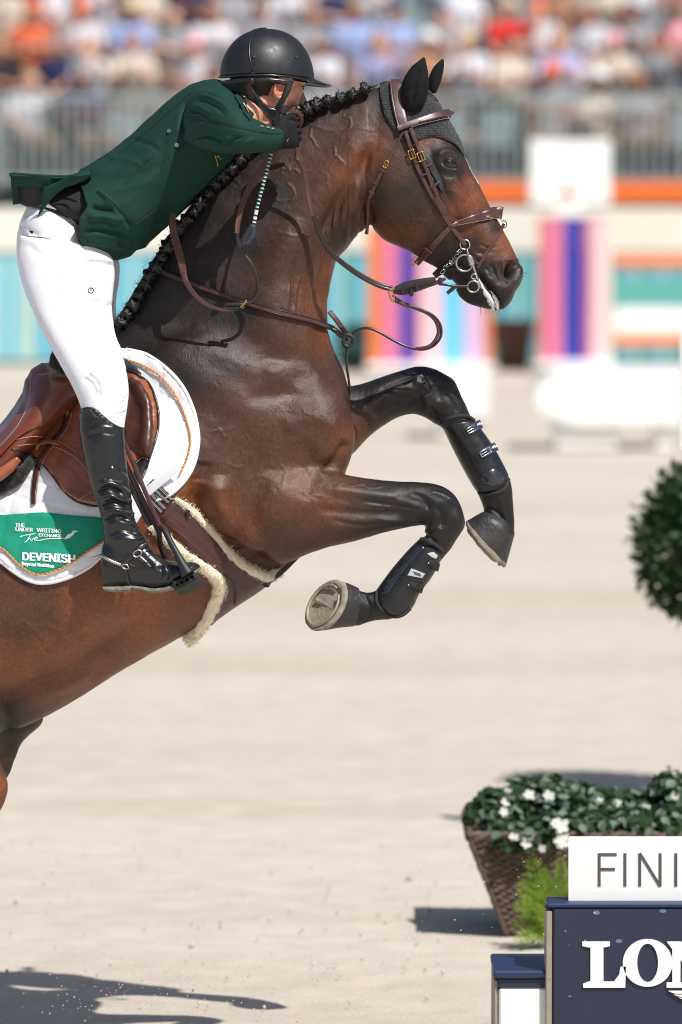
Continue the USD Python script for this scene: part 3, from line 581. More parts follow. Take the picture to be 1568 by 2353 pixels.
# big forms ------------------------------------------------------
rs = np.random.RandomState(5)
HS.d += (meshkit.fbm(hv * 7 + 3, 3, 2) - .5) * 0.008 * (~inhead)
HS.d += (meshkit.fbm(hv * 30, 3, 9) - .5) * 0.0026
for L, r, h in [
    # neck: jugular groove, brachial muscle, splenius
    ([(800, 420), (760, 520), (745, 640), (740, 780), (760, 880)], 26, -.016), ([(845, 400), (800, 480), (780, 600)], 22, .010), ([(700, 500), (650, 640), (620, 780), (640, 860)], 60, .012),
    ([(870, 300), (780, 380), (690, 520), (600, 650)], 42, .010), ([(860, 330), (800, 430), (720, 560)], 16, -.008),
    # shoulder: front edge of the blade, spine of the blade, furrows between the muscles
    ([(330, 720), (420, 740), (560, 790), (700, 850), (790, 900)], 40, -.012), ([(300, 800), (450, 870), (600, 960), (700, 1040)], 60, .007), ([(420, 800), (560, 880), (690, 960), (760, 1000)], 26, -.004),
    ([(600, 860), (680, 850), (760, 870)], 26, .012), ([(560, 920), (660, 905), (740, 925)], 20, -.007), ([(640, 980), (720, 960), (780, 990)], 26, .010),
    ([(448, 1090), (462, 1160), (490, 1215), (540, 1262), (600, 1292), (645, 1302)], 20, -.040), ([(420, 1130), (440, 1200), (490, 1260), (560, 1300)], 34, -.018), ([(500, 1090), (508, 1160), (542, 1212), (610, 1252)], 34, .020), ([(470, 1060), (466, 1110)], 24, -.012), ([(610, 1100), (580, 1180), (600, 1250)], 24, -.008), ([(690, 1010), (720, 1070), (700, 1150)], 22, -.008),
    ([(795, 1010), (770, 1060), (735, 1085)], 14, -.016), ([(700, 1080), (760, 1085)], 12, .006),
    # barrel: ribs, flank, edge of the belly muscle
    ([(130, 1420), (60, 1520), (-20, 1620)], 46, -.010), ([(340, 1400), (220, 1490), (80, 1560), (0, 1590)], 22, -.008), ([(300, 1330), (180, 1400), (40, 1470), (0, 1480)], 60, .010), ([(220, 1540), (120, 1590), (0, 1630)], 16, .008),
    # forearms
    ([(740, 1120), (850, 1135), (960, 1150)], 16, .008), ([(720, 1170), (850, 1180), (950, 1178)], 12, -.007), ([(740, 1215), (850, 1205), (940, 1195)], 18, .006), ([(905, 1140), (960, 1150), (1000, 1170)], 12, -.006),
    ([(840, 930), (900, 905), (960, 890)], 18, .006), ([(850, 960), (910, 930), (960, 925)], 12, -.006), ([(1000, 880), (1020, 920)], 14, -.006), ([(975, 905), (990, 945)], 12, .005),
    # knees, tendons, back of the knee
    ([(955, 1222), (985, 1232), (1006, 1246)], 5, -.006), ([(962, 1234), (985, 1246)], 4, .004), ([(985, 1128), (1020, 1140), (1046, 1162)], 6, .004), ([(1000, 1160), (1015, 1185), (1012, 1215)], 8, -.005), ([(830, 1150), (900, 1160), (960, 1170)], 5, -.004), ([(860, 1190), (920, 1196), (975, 1200)], 4, .004), ([(760, 1195), (830, 1205), (880, 1200)], 5, -.004), ([(940, 1130), (975, 1145), (985, 1175)], 6, -.004),
    ([(950, 875), (975, 885), (990, 900)], 7, .005), ([(985, 930), (1000, 950), (1010, 965)], 5, -.006), ([(1020, 900), (1040, 925), (1050, 950)], 6, -.004), ([(870, 900), (920, 880), (960, 868)], 6, -.004), ([(1130, 1130), (1150, 1150), (1160, 1190)], 6, .003), ([(835, 1362), (850, 1395), (846, 1425)], 5, -.004), ([(1115, 1165), (1140, 1175), (1165, 1200)], 5, -.004),
    # hind
    ([(-40, 1560), (10, 1650), (20, 1740)], 24, -.014)]:
    HS.stroke(L, r, h)
for c, rx, ry, h, rot in [((650, 1120), 60, 90, .010, 20), ((755, 1000), 50, 80, .008, 0), ((1030, 1150), 14, 14, .005, 0), ((1056, 1200), 12, 20, .006, -20), ((1020, 1200), 16, 14, -.004, 0), ((1000, 1235), 20, 12, .004, 0), ((975, 862), 34, 14, .005, 0), ((1035, 880), 16, 22, .006, 0), ((1005, 905), 16, 14, -.004, 0), ((1150, 1115), 18, 18, .004, 0), ((890, 1395), 18, 18, .004, 0)]:
    HS.blob(c, rx, ry, h, rot)
HS.apply()
# head forms -----------------------------------------------------
hm = (P[:, 0] > 800) & (P[:, 1] < 740)
def H(L, r, h, **k): HS.stroke(L, r, h, mask=hm, **k)
HS.blob((905, 440), 62, 85, .014, -30, mask=hm)                                      # jowl
H([(846, 330), (838, 400), (842, 470), (862, 525)], 13, -.014)                       # behind the jaw
H([(925, 560), (985, 592), (1020, 622)], 14, -.006)
H([(985, 330), (1010, 420), (1048, 500), (1070, 545)], 11, -.007)                    # below the facial crest
H([(985, 395), (1020, 455), (1050, 505)], 9, .008)                                   # facial crest
H([(1060, 395), (1090, 460), (1125, 530)], 12, -.006); H([(1080, 400), (1110, 470), (1145, 535)], 10, .004)
HS.blob((1030, 372), 27, 20, .013, 25, mask=hm)                                      # orbit
H([(1003, 362), (1018, 348), (1040, 352), (1056, 372)], 8, .008)                     # brow
HS.blob((1030, 376), 15, 9.5, -.016, 22, mask=hm)                                    # socket
H([(1010, 378), (1028, 388), (1048, 388)], 4.5, .005); H([(1010, 392), (1030, 404), (1052, 402)], 6, -.004)
HS.blob((988, 325), 22, 26, -.010, 0, mask=hm)                                       # hollow above the eye
H([(1040, 545), (1080, 575), (1110, 590)], 7, .005); H([(1060, 560), (1090, 580), (1140, 575)], 7, -.004)
H([(1152, 598), (1150, 620), (1158, 645), (1170, 655)], 7, -.008); H([(1160, 600), (1176, 596), (1190, 606)], 7, .008)
H([(1192, 610), (1193, 632), (1180, 650)], 7, .008)
HS.blob((1172, 623), 8, 15, -.050, 14, mask=hm)                                      # nostril
H([(1096, 628), (1116, 650), (1134, 672), (1146, 694), (1152, 712)], 5, -.012)        # mouth
H([(1110, 620), (1135, 650), (1158, 680)], 10, .005); H([(1075, 640), (1100, 672), (1120, 700)], 12, .004)
H([(1030, 645), (1048, 665)], 10, -.008)
H([(1130, 600), (1138, 630), (1150, 655)], 6, -.005)
for L in [[(1085, 585), (1100, 602), (1112, 600)], [(1100, 560), (1125, 570), (1142, 566)], [(1118, 615), (1130, 640)], [(1126, 606), (1140, 634)], [(1095, 580), (1120, 588)]]: H(L, 3.2, -.003)
HS.apply()
hv, hf = subdivide(HS.v, HS.f); HS = Sculpt(hv, hf); near = hv[:, 1] < 0.02; P = HS.p
# skin folds at the throat and breast, veins -----------------------
for k in range(11):
    x = 836 - 9 * k + rs.uniform(-3, 3); y0 = 455 + rs.uniform(-10, 40) + k * 3
    HS.stroke([(x, y0), (x - 6 + rs.uniform(-4, 4), y0 + 45), (x - 10 - k, 540 + rs.uniform(-4, 10) + k * 5)], 4.0, rs.uniform(.001, .0045) * (1 if k % 2 else -1.1), mask=near)
for k in range(12):
    x = 764 - 8.5 * k + rs.uniform(-3, 3); y0 = 560 + rs.uniform(0, 90)
    HS.stroke([(x, y0), (x - 8 + rs.uniform(-5, 5), y0 + 60), (x - 10 + rs.uniform(-6, 6), y0 + 125)], 4.2, rs.uniform(.001, .0036) * (1 if k % 2 else -1.0), mask=near)
veins = [
    [(700, 265), (722, 290), (760, 300), (800, 296), (850, 297), (884, 294)], [(722, 290), (716, 312), (730, 340)], [(790, 262), (806, 275), (802, 292)], [(640, 330), (672, 322), (700, 312)], [(770, 330), (772, 356), (786, 372), (800, 386)],
    [(640, 395), (664, 388), (690, 396), (716, 388)], [(590, 470), (620, 455), (650, 462), (690, 450)], [(716, 450), (735, 470), (730, 500), (744, 520)], [(610, 540), (650, 534), (690, 542), (720, 536)], [(560, 430), (576, 470), (570, 510)],
    [(650, 580), (690, 575), (715, 600)], [(500, 560), (530, 590), (520, 630)], [(690, 330), (680, 360), (694, 380)], [(740, 390), (752, 420), (746, 446)], [(660, 420), (676, 436), (672, 470)], [(800, 420), (790, 450), (800, 470)],
    [(480, 1010), (500, 985), (520, 1000), (540, 975)], [(555, 985), (570, 1010), (556, 1040), (566, 1070)], [(590, 1030), (620, 1042), (640, 1030), (660, 1000)], [(640, 1060), (656, 1090), (640, 1120)], [(520, 1060), (540, 1075), (560, 1066)],
    [(690, 940), (710, 952), (730, 945), (750, 960)], [(770, 1100), (800, 1112), (850, 1118), (900, 1122)], [(770, 1150), (820, 1168), (870, 1170), (930, 1160)], [(740, 1228), (800, 1216), (860, 1205)], [(690, 1130), (720, 1140), (750, 1135)],
    [(40, 1420), (80, 1440), (110, 1432), (140, 1450), (152, 1440)], [(60, 1480), (90, 1490), (110, 1520), (106, 1540)], [(20, 1560), (80, 1566), (150, 1545)], [(170, 1460), (184, 1478), (180, 1500)], [(10, 1440), (24, 1470), (16, 1500)], [(200, 1395), (230, 1410), (260, 1404)],
    [(860, 900), (890, 895), (930, 880), (960, 880)], [(840, 985), (870, 965), (900, 950)], [(930, 470), (950, 500), (990, 520), (1010, 555)], [(950, 500), (940, 530)], [(1010, 430), (1040, 440), (1075, 470)], [(1050, 410), (1062, 440)], [(880, 480), (910, 520), (930, 540)]]
for L in veins:
    L = np.array(L, float); L = catmull(L, 4); L = L + rs.normal(0, 2.4, L.shape)
    HS.stroke(L, 3.2, rs.uniform(.0008, .0015), mask=near)
for k in range(150):                                                               # short creases of fit skin over neck, shoulder and flank
    c = [(rs.uniform(440, 800), rs.uniform(290, 800)), (rs.uniform(440, 780), rs.uniform(840, 1230)), (rs.uniform(0, 300), rs.uniform(1380, 1600))][k % 3]
    a = rs.uniform(0, np.pi); l = rs.uniform(8, 26); d = np.array([math.cos(a), math.sin(a)]) * l
    HS.stroke([np.array(c) - d, np.array(c) + rs.normal(0, 4, 2), np.array(c) + d], rs.uniform(2.6, 5), rs.uniform(-.0009, .0010), mask=near)
hv = HS.apply()
# pigment ---------------------------------------------------------
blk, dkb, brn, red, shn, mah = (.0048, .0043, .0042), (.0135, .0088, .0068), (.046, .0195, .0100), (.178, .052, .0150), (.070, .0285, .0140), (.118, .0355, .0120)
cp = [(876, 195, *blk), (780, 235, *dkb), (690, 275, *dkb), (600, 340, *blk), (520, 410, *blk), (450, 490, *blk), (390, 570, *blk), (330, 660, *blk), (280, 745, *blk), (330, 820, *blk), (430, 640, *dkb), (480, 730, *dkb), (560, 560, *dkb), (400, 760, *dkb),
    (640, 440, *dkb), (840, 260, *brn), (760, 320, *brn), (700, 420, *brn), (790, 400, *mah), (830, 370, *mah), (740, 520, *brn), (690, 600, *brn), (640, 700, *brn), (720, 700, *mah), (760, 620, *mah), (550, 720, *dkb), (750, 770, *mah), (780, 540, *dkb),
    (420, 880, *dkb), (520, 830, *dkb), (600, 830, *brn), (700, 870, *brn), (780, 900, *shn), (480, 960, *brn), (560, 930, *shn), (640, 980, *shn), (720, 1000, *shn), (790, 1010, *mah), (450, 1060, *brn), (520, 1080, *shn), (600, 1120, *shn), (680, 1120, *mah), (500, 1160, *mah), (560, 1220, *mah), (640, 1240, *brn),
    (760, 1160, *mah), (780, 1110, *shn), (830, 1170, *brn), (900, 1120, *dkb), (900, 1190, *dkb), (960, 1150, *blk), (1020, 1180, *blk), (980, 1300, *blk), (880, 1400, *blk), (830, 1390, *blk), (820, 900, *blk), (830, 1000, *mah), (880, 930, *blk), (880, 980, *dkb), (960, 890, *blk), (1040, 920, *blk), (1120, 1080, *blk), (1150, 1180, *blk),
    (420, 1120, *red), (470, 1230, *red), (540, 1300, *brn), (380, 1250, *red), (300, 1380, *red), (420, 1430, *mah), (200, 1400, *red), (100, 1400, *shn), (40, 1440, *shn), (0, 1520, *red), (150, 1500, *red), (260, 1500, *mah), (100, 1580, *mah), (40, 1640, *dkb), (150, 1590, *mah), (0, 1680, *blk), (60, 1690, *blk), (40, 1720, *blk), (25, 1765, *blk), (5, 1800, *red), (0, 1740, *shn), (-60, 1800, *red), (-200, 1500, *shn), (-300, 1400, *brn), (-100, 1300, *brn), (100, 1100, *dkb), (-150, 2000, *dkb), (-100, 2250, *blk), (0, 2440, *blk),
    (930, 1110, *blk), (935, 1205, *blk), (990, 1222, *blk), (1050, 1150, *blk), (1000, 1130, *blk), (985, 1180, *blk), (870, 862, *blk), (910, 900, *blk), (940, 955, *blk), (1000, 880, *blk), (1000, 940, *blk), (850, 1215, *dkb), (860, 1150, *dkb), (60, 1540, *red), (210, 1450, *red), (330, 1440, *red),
    # head
    (900, 250, *dkb), (960, 330, *mah), (985, 310, *mah), (1000, 345, *blk), (1030, 375, *blk), (1050, 400, *blk), (1005, 400, *blk), (1055, 345, *dkb), (1030, 440, *dkb), (1075, 420, *mah), (1090, 460, *red), (1060, 440, *mah), (1100, 500, *mah), (1140, 520, *dkb), (1040, 500, *mah), (1070, 520, *mah),
    (900, 400, *brn), (880, 450, *dkb), (930, 440, *dkb), (910, 500, *brn), (960, 480, *dkb), (960, 540, *mah), (890, 540, *mah), (990, 570, *brn), (1000, 520, *dkb), (860, 340, *mah), (930, 350, *brn), (1010, 600, *dkb), (1020, 560, *blk), (1090, 560, *dkb), (1130, 560, *mah), (1170, 570, *red), (1165, 545, *red), (1060, 600, *blk), (1110, 620, *blk), (1140, 620, *dkb), (1180, 620, *blk), (1150, 680, *blk), (1080, 680, *blk), (1120, 690, *blk)]
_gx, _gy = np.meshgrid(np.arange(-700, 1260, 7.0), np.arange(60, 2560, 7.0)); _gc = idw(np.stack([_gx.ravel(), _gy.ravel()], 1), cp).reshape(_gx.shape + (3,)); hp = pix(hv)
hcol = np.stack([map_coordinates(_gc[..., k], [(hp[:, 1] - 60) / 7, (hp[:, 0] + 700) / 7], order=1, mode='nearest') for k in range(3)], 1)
hp = pix(hv)
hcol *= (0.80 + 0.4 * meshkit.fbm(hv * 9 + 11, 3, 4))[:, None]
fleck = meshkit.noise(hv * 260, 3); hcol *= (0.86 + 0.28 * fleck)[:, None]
blaze = np.exp(-((hp[:, 0] - (1097 + (hp[:, 1] - 417) * .46)) / 3.5) ** 2) * (hp[:, 1] > 355) * (hp[:, 1] < 422) * (np.abs(hv[:, 1]) < .014)
hcol = hcol * (1 - blaze[:, None]) + blaze[:, None] * np.array([.7, .68, .65])
nos = np.exp(-(((hp[:, 0] - 1171) / 8) ** 2 + ((hp[:, 1] - 623) / 13) ** 2) ** 2) * near
hcol = hcol * (1 - nos[:, None]) + nos[:, None] * np.array([.004, .0035, .0035])
pink = np.exp(-(((hp[:, 0] - 1170) / 7) ** 2 + ((hp[:, 1] - 618) / 7) ** 2)) * .35 * near
hcol = hcol * (1 - pink[:, None]) + pink[:, None] * np.array([.10, .03, .028])
grey = np.exp(-(((hp[:, 0] - 1182) / 16) ** 2 + ((hp[:, 1] - 640) / 22) ** 2)) * .5 * near
hcol = hcol * (1 - grey[:, None]) + grey[:, None] * np.array([.055, .045, .04])

# ---- how far the near side lies at a traced pixel: straps and cloths are laid on this
GX0, GY0, GS = -420, 40, 2.0; GW, GH = 860, 860
def zbuffer(v, f):
    """nearest depth of a mesh on the grid of traced pixels (9 where there is none)"""
    D = np.full(GH * GW, 9.0); T = v[f]; P2 = pix(v)[f]
    n = np.cross(T[:, 1] - T[:, 0], T[:, 2] - T[:, 0])[:, 1]; k = n < 0; T, P2 = T[k], P2[k]
    e = np.max([np.linalg.norm(P2[:, i] - P2[:, (i + 1) % 3], axis=1) for i in range(3)], 0); m = np.clip(np.ceil(e / 1.4).astype(int), 1, 120)
    for q in np.unique(m):
        i, j = np.meshgrid(np.arange(q + 1), np.arange(q + 1)); ok = i + j <= q; w = np.stack([i[ok], j[ok], q - i[ok] - j[ok]], 1) / q
        for s0 in range(0, len(T), 20000):
            t, p = T[m == q][s0:s0 + 20000], P2[m == q][s0:s0 + 20000]
            if not len(t): break
            y = (t[:, :, 1] @ w.T).ravel(); x, z = (p[:, :, 0] @ w.T).ravel(), (p[:, :, 1] @ w.T).ravel()
            r, c = ((z - GY0) / GS).round().astype(int), ((x - GX0) / GS).round().astype(int); g = (r >= 0) & (r < GH) & (c >= 0) & (c < GW); np.minimum.at(D, r[g] * GW + c[g], y[g])
    return D.reshape(GH, GW)
def depth_map(v, f):
    D = zbuffer(v, f); hole = D > 8; idx = distance_transform_edt(hole, return_distances=False, return_indices=True); D = D[tuple(idx)]
    return gaussian_filter(D, 1.2)
HD = depth_map(hv, hf)
def Yon(px, py, D=None):
    D = HD if D is None else D
    px, py = np.broadcast_arrays(np.asarray(px, float), np.asarray(py, float))
    r = map_coordinates(D, [(py.ravel() - GY0) / GS, (px.ravel() - GX0) / GS], order=1, mode='nearest').reshape(px.shape)
    return r if px.ndim else float(r)
def on(px, py, off=0.0, D=None):
    return at(px, py, Yon(px, py, D) - off)
def onnormal(px, py, D=None, h=10.0):
    a, b, c, d = on(px - h, py, 0, D), on(px + h, py, 0, D), on(px, py - h, 0, D), on(px, py + h, 0, D)
    n = np.cross(b - a, d - c); n /= np.maximum(np.linalg.norm(n, axis=-1, keepdims=True), 1e-9)
    return np.where(n[..., 1:2] > 0, -n, n)
def strap(line, width, thick, off=0.001, sub=6, D=None):
    """a strap laid on the near side along traced pixels; width and thickness in metres"""
    L = catmull(np.asarray(line, float), sub) if len(line) > 2 else np.linspace(line[0], line[1], 14)
    n = onnormal(L[:, 0], L[:, 1], D)
    yy = gaussian_filter(Yon(L[:, 0], L[:, 1], D), 1.0, mode='nearest')
    return ribbon(at(L[:, 0], L[:, 1], yy) + n * off, n, width, thick)
def mirror(m):
    v, f = np.array(m[0], float), np.array(m[1])[:, ::-1]; v[:, 1] *= -1
    return v, f

horse = Thing('horse', 'bay horse rearing into a jump with braided black mane and black legs', 'horse', (0.0 + at(-60, 2470)[0], 0, 0))
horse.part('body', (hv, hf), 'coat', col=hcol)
# hooves: a horn wall flaring to a flat, rimmed sole with the frog
def hoof(cor, sole, n=28, dome=.012):
    """cor, sole: (centre, half axis u, half axis v) of the hairline and of the bearing edge"""
    t = np.linspace(0, 2 * np.pi, n, endpoint=False); R = []
    c0, u0, v0 = (np.asarray(a, float) for a in cor); c1, u1, v1 = (np.asarray(a, float) for a in sole)
    ring = lambda c, u, v: c + np.outer(np.cos(t), u) + np.outer(np.sin(t), v)
    for k in (0, .3, .6, .80, .89, 1): R.append(ring(c0 * (1 - k) + c1 * k, u0 * (1 - k) + u1 * k, v0 * (1 - k) + v1 * k) * 1.0)
    ax = (c1 - c0); ax /= np.linalg.norm(ax)
    for s, d in ((.95, .006), (.84, .006), (.78, -.001), (.5, -.004), (.2, .001)): R.append(ring(c1 + ax * d, u1 * s, v1 * s))
    v, f = rings(np.array(R))
    return v + (meshkit.noise(v * 90, 4)[:, None] - .5) * .003, f
def ell(px, py, Y, ux, uy, uY, vx, vy, vY):
    c = at(px, py, Y); return c, at(px + ux, py + uy, Y + uY) - c, at(px + vx, py + vy, Y + vY) - c
h1 = hoof(ell(818, 1395, YN, 6, -44, 0, 8, 6, -.045), ell(750, 1391, YN - .022, 34, -56, .008, 32, 20, -.058))
h2 = hoof(ell(1143, 1205, YF, 39, 26, 0, 10, -12, -.045), ell(1117, 1250, YF, 46, 52, 0, -6, 4, -.064))
hm1 = hoof(ell(2, 2448, -.17, 42, 8, 0, 0, 0, -.046), ell(16, 2474, -.17, 56, 1, 0, 0, 0, -.06)); hm2 = hoof(ell(32, 2436, .17, 42, 8, 0, 0, 0, -.046), ell(46, 2446, .17, 56, 1, 0, 0, 0, -.06))
mat('hoof_black', (.010, .010, .012), 0.48, var=0.5, vscale=26, bump=0.6, bscale=90, bdist=0.003, color2=(.040, .037, .035))
for m_ in (h1, h2, hm1, hm2):
    v, f = m_; k = 28 * 5 * 2
    wall, sole = f[:len(f)], None
    cen = np.arange(len(f)); ringi = (f.min(1) // 28)
    isole = (f.min(1) >= 28 * 4) & ~((f == 28 * 11).any(1))
    hp_ = horse.part('hoof', (v, f[~isole]), 'hoof_black', smooth=40)
    horse.part('sole', (v, f[isole]), 'horn', smooth=40, parent=hp_)
    c_ = v[28 * 5:28 * 6].mean(0); rr_ = v[28 * 7:28 * 8]; ax_ = v[28 * 6:28 * 7].mean(0) - c_; toe = rr_[np.argmax(np.abs((rr_ - c_) @ (rr_[7] - c_)))]
    horse.part('shoe', tube(np.vstack([rr_[3:28], rr_[:2]]) * .93 + c_ * .07 + ax_ * .6, [.004, .0055, .0055, .004], 6), 'shoe_iron', smooth=True, parent=hp_)
    horse.part('frog', tube([c_ + (rr_[21] - c_) * .7 + ax_ * .2, c_ + (rr_[21] - c_) * .2 - ax_ * .4, c_ + (rr_[7] - c_) * .45 - ax_ * .6], [.008, .006, .002], 8, 4), 'horn', smooth=True, parent=hp_)
# eye
ey, ev = at(1030, 374, 0), None
eyeY = Yon(1030, 375)
sp = trimesh.creation.icosphere(3, .0205); sp.apply_translation(at(1030, 376, eyeY + .0085))
horse.part('eye', sp, 'horse_eye', smooth=True); horse.part('eye', mirror((sp.vertices, sp.faces)), 'horse_eye', smooth=True)
lid = catmull([(1011, 379), (1020, 367), (1034, 364), (1046, 372), (1051, 386)], 5); lid2 = catmull([(1011, 380), (1024, 387), (1040, 390), (1051, 387)], 5)
mat('eyelid', (.006, .005, .005), .35)
for l_, r_ in ((lid, .0036), (lid2, .0028)): horse.part('eyelid', tube(at(l_[:, 0], l_[:, 1], eyeY - .0035 + .000012 * (l_[:, 0] - 1030) ** 2), [r_ * .5, r_, r_, r_ * .5], 8), 'eyelid', smooth=True)
# foam at the lips
fo = [tube(on(np.array([1098, 1106, 1120, 1130, 1134]), np.array([636, 652, 676, 694, 709]), -.004), [.002, .005, .008, .010, .006], 8, 4), tube(on(np.array([1120, 1134, 1142, 1145]), np.array([662, 680, 694, 711]), -.003), [.002, .005, .007, .004], 8, 4)]
for m_ in fo:
    v, f = m_; v = v + (meshkit.noise(v * 120, 2)[:, None] - .5) * .006; horse.part('foam', (v, f), 'foam', smooth=True)
# plaited mane: one knot after another along the crest
_b = [(838, 207), (808, 213), (781, 221), (753, 231), (727, 240), (702, 248), (678, 259), (652, 276), (622, 300), (592, 322), (562, 345), (545, 362), (528, 382), (510, 398), (492, 418), (474, 440), (456, 462), (440, 482), (425, 502), (410, 524), (396, 544), (382, 566), (368, 588), (354, 610), (341, 632), (328, 654), (315, 676), (302, 698), (289, 718), (277, 738)]
braids = [(x + dx, y + dy) for (x, y), (dx, dy) in zip(_b, np.random.RandomState(17).normal(0, 2.0, (len(_b), 2)))]
def knot(c, r, ax, seed):
    """a rolled plait: three loops of hair bound round each other"""
    rr = np.random.RandomState(seed); out = []; ax = np.asarray(ax, float); ax /= np.linalg.norm(ax); side = np.cross(ax, [0, 1, 0]); r = r * rr.uniform(.85, 1.18)
    s = trimesh.creation.icosphere(2, r * .74); v = np.array(s.vertices); v = v * (1 + .22 * (meshkit.noise(v * 160 + seed, seed) - .5))[:, None]; out.append((v + c, s.faces))
    for k in range(4):                                                        # strands wound round the ball
        t = np.linspace(0, 2 * np.pi, 17); tilt = k * .8 + rr.uniform(-.3, .3); n_ = ax * math.cos(tilt) + side * math.sin(tilt) + np.array([0, rr.uniform(-.3, .3), 0]); n_ /= np.linalg.norm(n_)
        u_ = np.cross(n_, [.1, 1, .1]); u_ /= np.linalg.norm(u_); w_ = np.cross(n_, u_); h_ = rr.uniform(-.25, .25) * r; q_ = math.sqrt(max(r * r * .60 - h_ * h_, 1e-6))
        out.append(tube(c + n_ * h_ + np.outer(np.cos(t), u_) * q_ + np.outer(np.sin(t), w_) * q_ + rr.normal(0, r * .04, (17, 3)), r * rr.uniform(.22, .30), 7))
    for k in range(16):
        d = rr.normal(size=3); d /= np.linalg.norm(d); out.append(tube([c + d * r * .7, c + d * r * 1.15 + rr.normal(0, r * .1, 3), c + d * r * 1.4 + rr.normal(0, r * .3, 3)], [.0007, .0006, .0003], 3))
    return cat(*out)
for k, (bx, by) in enumerate(braids):
    a, b = np.array(_b[max(k - 1, 0)]), np.array(_b[min(k + 1, len(braids) - 1)]); d = at(*b) - at(*a)
    nrm = np.array([d[2], 0, -d[0]]); nrm /= np.linalg.norm(nrm); nrm = nrm if nrm[2] > 0 else -nrm
    horse.part('mane_braid', knot(at(bx, by + (2 if k < 8 else 0), -.040) - nrm * (-.003 if k < 8 else .006), .0195 if k < 8 else .0225, d, 40 + k), 'braid_hair', smooth=True)
crest = catmull([(872, 196)] + _b + [(255, 768)], 3)
rg = np.random.RandomState(8)
def hairs(name, roots, dirs, length, rad, matn, parent, seed):
    """short stray hairs as thin curved blades"""
    rr = np.random.RandomState(seed); out = []
    for p, d in zip(roots, dirs):
        d = d / np.linalg.norm(d); l = length * rr.uniform(.5, 1.2); b = rr.normal(0, .35, 3)
        out.append(tube([p, p + d * l * .5, p + d * l + b * l * .4], [rad, rad * .8, rad * .3], 3))
    return parent.part(name, cat(*out), matn, smooth=True, kind='stuff')
horse.part('mane_crest', tube(at(crest[:, 0], crest[:, 1] + 4, 0), [.010, .010, .014, .016], 10), 'braid_hair', smooth=True)
roots, dirs = [], []
for i in range(1, len(crest) - 1):
    d = at(*crest[i + 1]) - at(*crest[i - 1]); n_ = np.array([d[2], 0, -d[0]]); n_ = n_ if n_[2] > 0 else -n_; n_ /= np.linalg.norm(n_)
    for j in range(7): roots.append(at(crest[i, 0] + rg.uniform(-7, 7), crest[i, 1] + 2, rg.uniform(-.03, .01))); dirs.append(n_ + rg.normal(0, .6, 3))
hairs('mane_hair', roots, dirs, .022, .0005, 'braid_hair', horse, 3)
roots, dirs = [], []
for k in range(46):
    t = rg.uniform(0, 1); p = [(1100, 704), (1130, 711), (1160, 706), (1182, 672), (1198, 640), (1202, 626)]; i = min(int(t * 5), 4); q_ = np.array(p[i]) * (1 - (t * 5 - i)) + np.array(p[i + 1]) * (t * 5 - i)
    roots.append(at(q_[0] - 2, q_[1] - 3, rg.uniform(-.03, .03))); dirs.append(np.array([.5 if q_[0] > 1150 else .1, rg.uniform(-.5, .5), -.8 + (.7 if q_[1] < 650 else 0)]))
hairs('whiskers', roots, dirs, .026, .00035, 'braid_hair', horse, 4)
# ================================================================ tack
mat('bridle_leather', lum(74, 46, 42), 0.36, var=0.25, vscale=40, bump=0.25, bscale=500, bdist=0.001, coat=0.25, coat_r=0.25, rvar=.08)
mat('dark_leather', lum(34, 27, 26), 0.35, var=0.2, vscale=40, bump=0.25, bscale=500, bdist=0.001, coat=0.3, coat_r=0.2)
mat('saddle_leather', lum(132, 66, 40), 0.30, var=0.45, vscale=11, bump=0.25, bscale=380, bdist=0.001, coat=0.35, coat_r=0.22, color2=lum(84, 44, 34), rvar=.1)
mat('flap_leather', lum(142, 80, 50), 0.32, var=0.35, vscale=14, bump=0.25, bscale=380, bdist=0.001, coat=0.3, coat_r=0.22, rvar=.1)
mat('roll_leather', lum(66, 33, 25), 0.42, var=0.3, vscale=16, bump=0.2, bscale=400, bdist=0.001, coat=0.3, coat_r=0.25)
mat('girth_leather', lum(66, 40, 38), 0.42, var=0.25, vscale=18, bump=0.2, bscale=400, bdist=0.001, coat=0.15, coat_r=0.3)
mat('stitching', lum(206, 178, 150), 0.7); mat('red_stitching', lum(150, 72, 60), 0.7)
mat('brass', lum(214, 170, 84), 0.25, metal=1.0); mat('bit_steel', lum(196, 194, 190), 0.28, metal=1.0, var=.1, vscale=80); mat('black_rubber', (.014, .014, .015), .5, bump=.2, bscale=300, bdist=.001)
mat('pad_white', lum(226, 226, 231), 0.85, bump=.25, bscale=700, bdist=.0008); mat('pad_green', lum(6, 142, 112), 0.8, var=.05, vscale=40, bump=.3, bscale=700, bdist=.0008); mat('print_white', lum(240, 246, 242), .7)
mat('cord_orange', lum(186, 110, 52), .7); mat('cord_pale', lum(222, 164, 96), .7); mat('webbing', lum(224, 224, 232), .6, bump=.5, bscale=500, bdist=.001); mat('elastic', lum(40, 37, 38), .8, bump=.5, bscale=600, bdist=.001); mat('elastic_stripe', lum(214, 212, 216), .7)
mat('fleece', lum(232, 220, 192), 0.95, var=0.14, vscale=70, sheen=.3, bump=.8, bscale=260, bdist=.006); mat('black_fleece', (.010, .010, .011), 0.9, bump=.9, bscale=200, bdist=.008, sheen=.2)
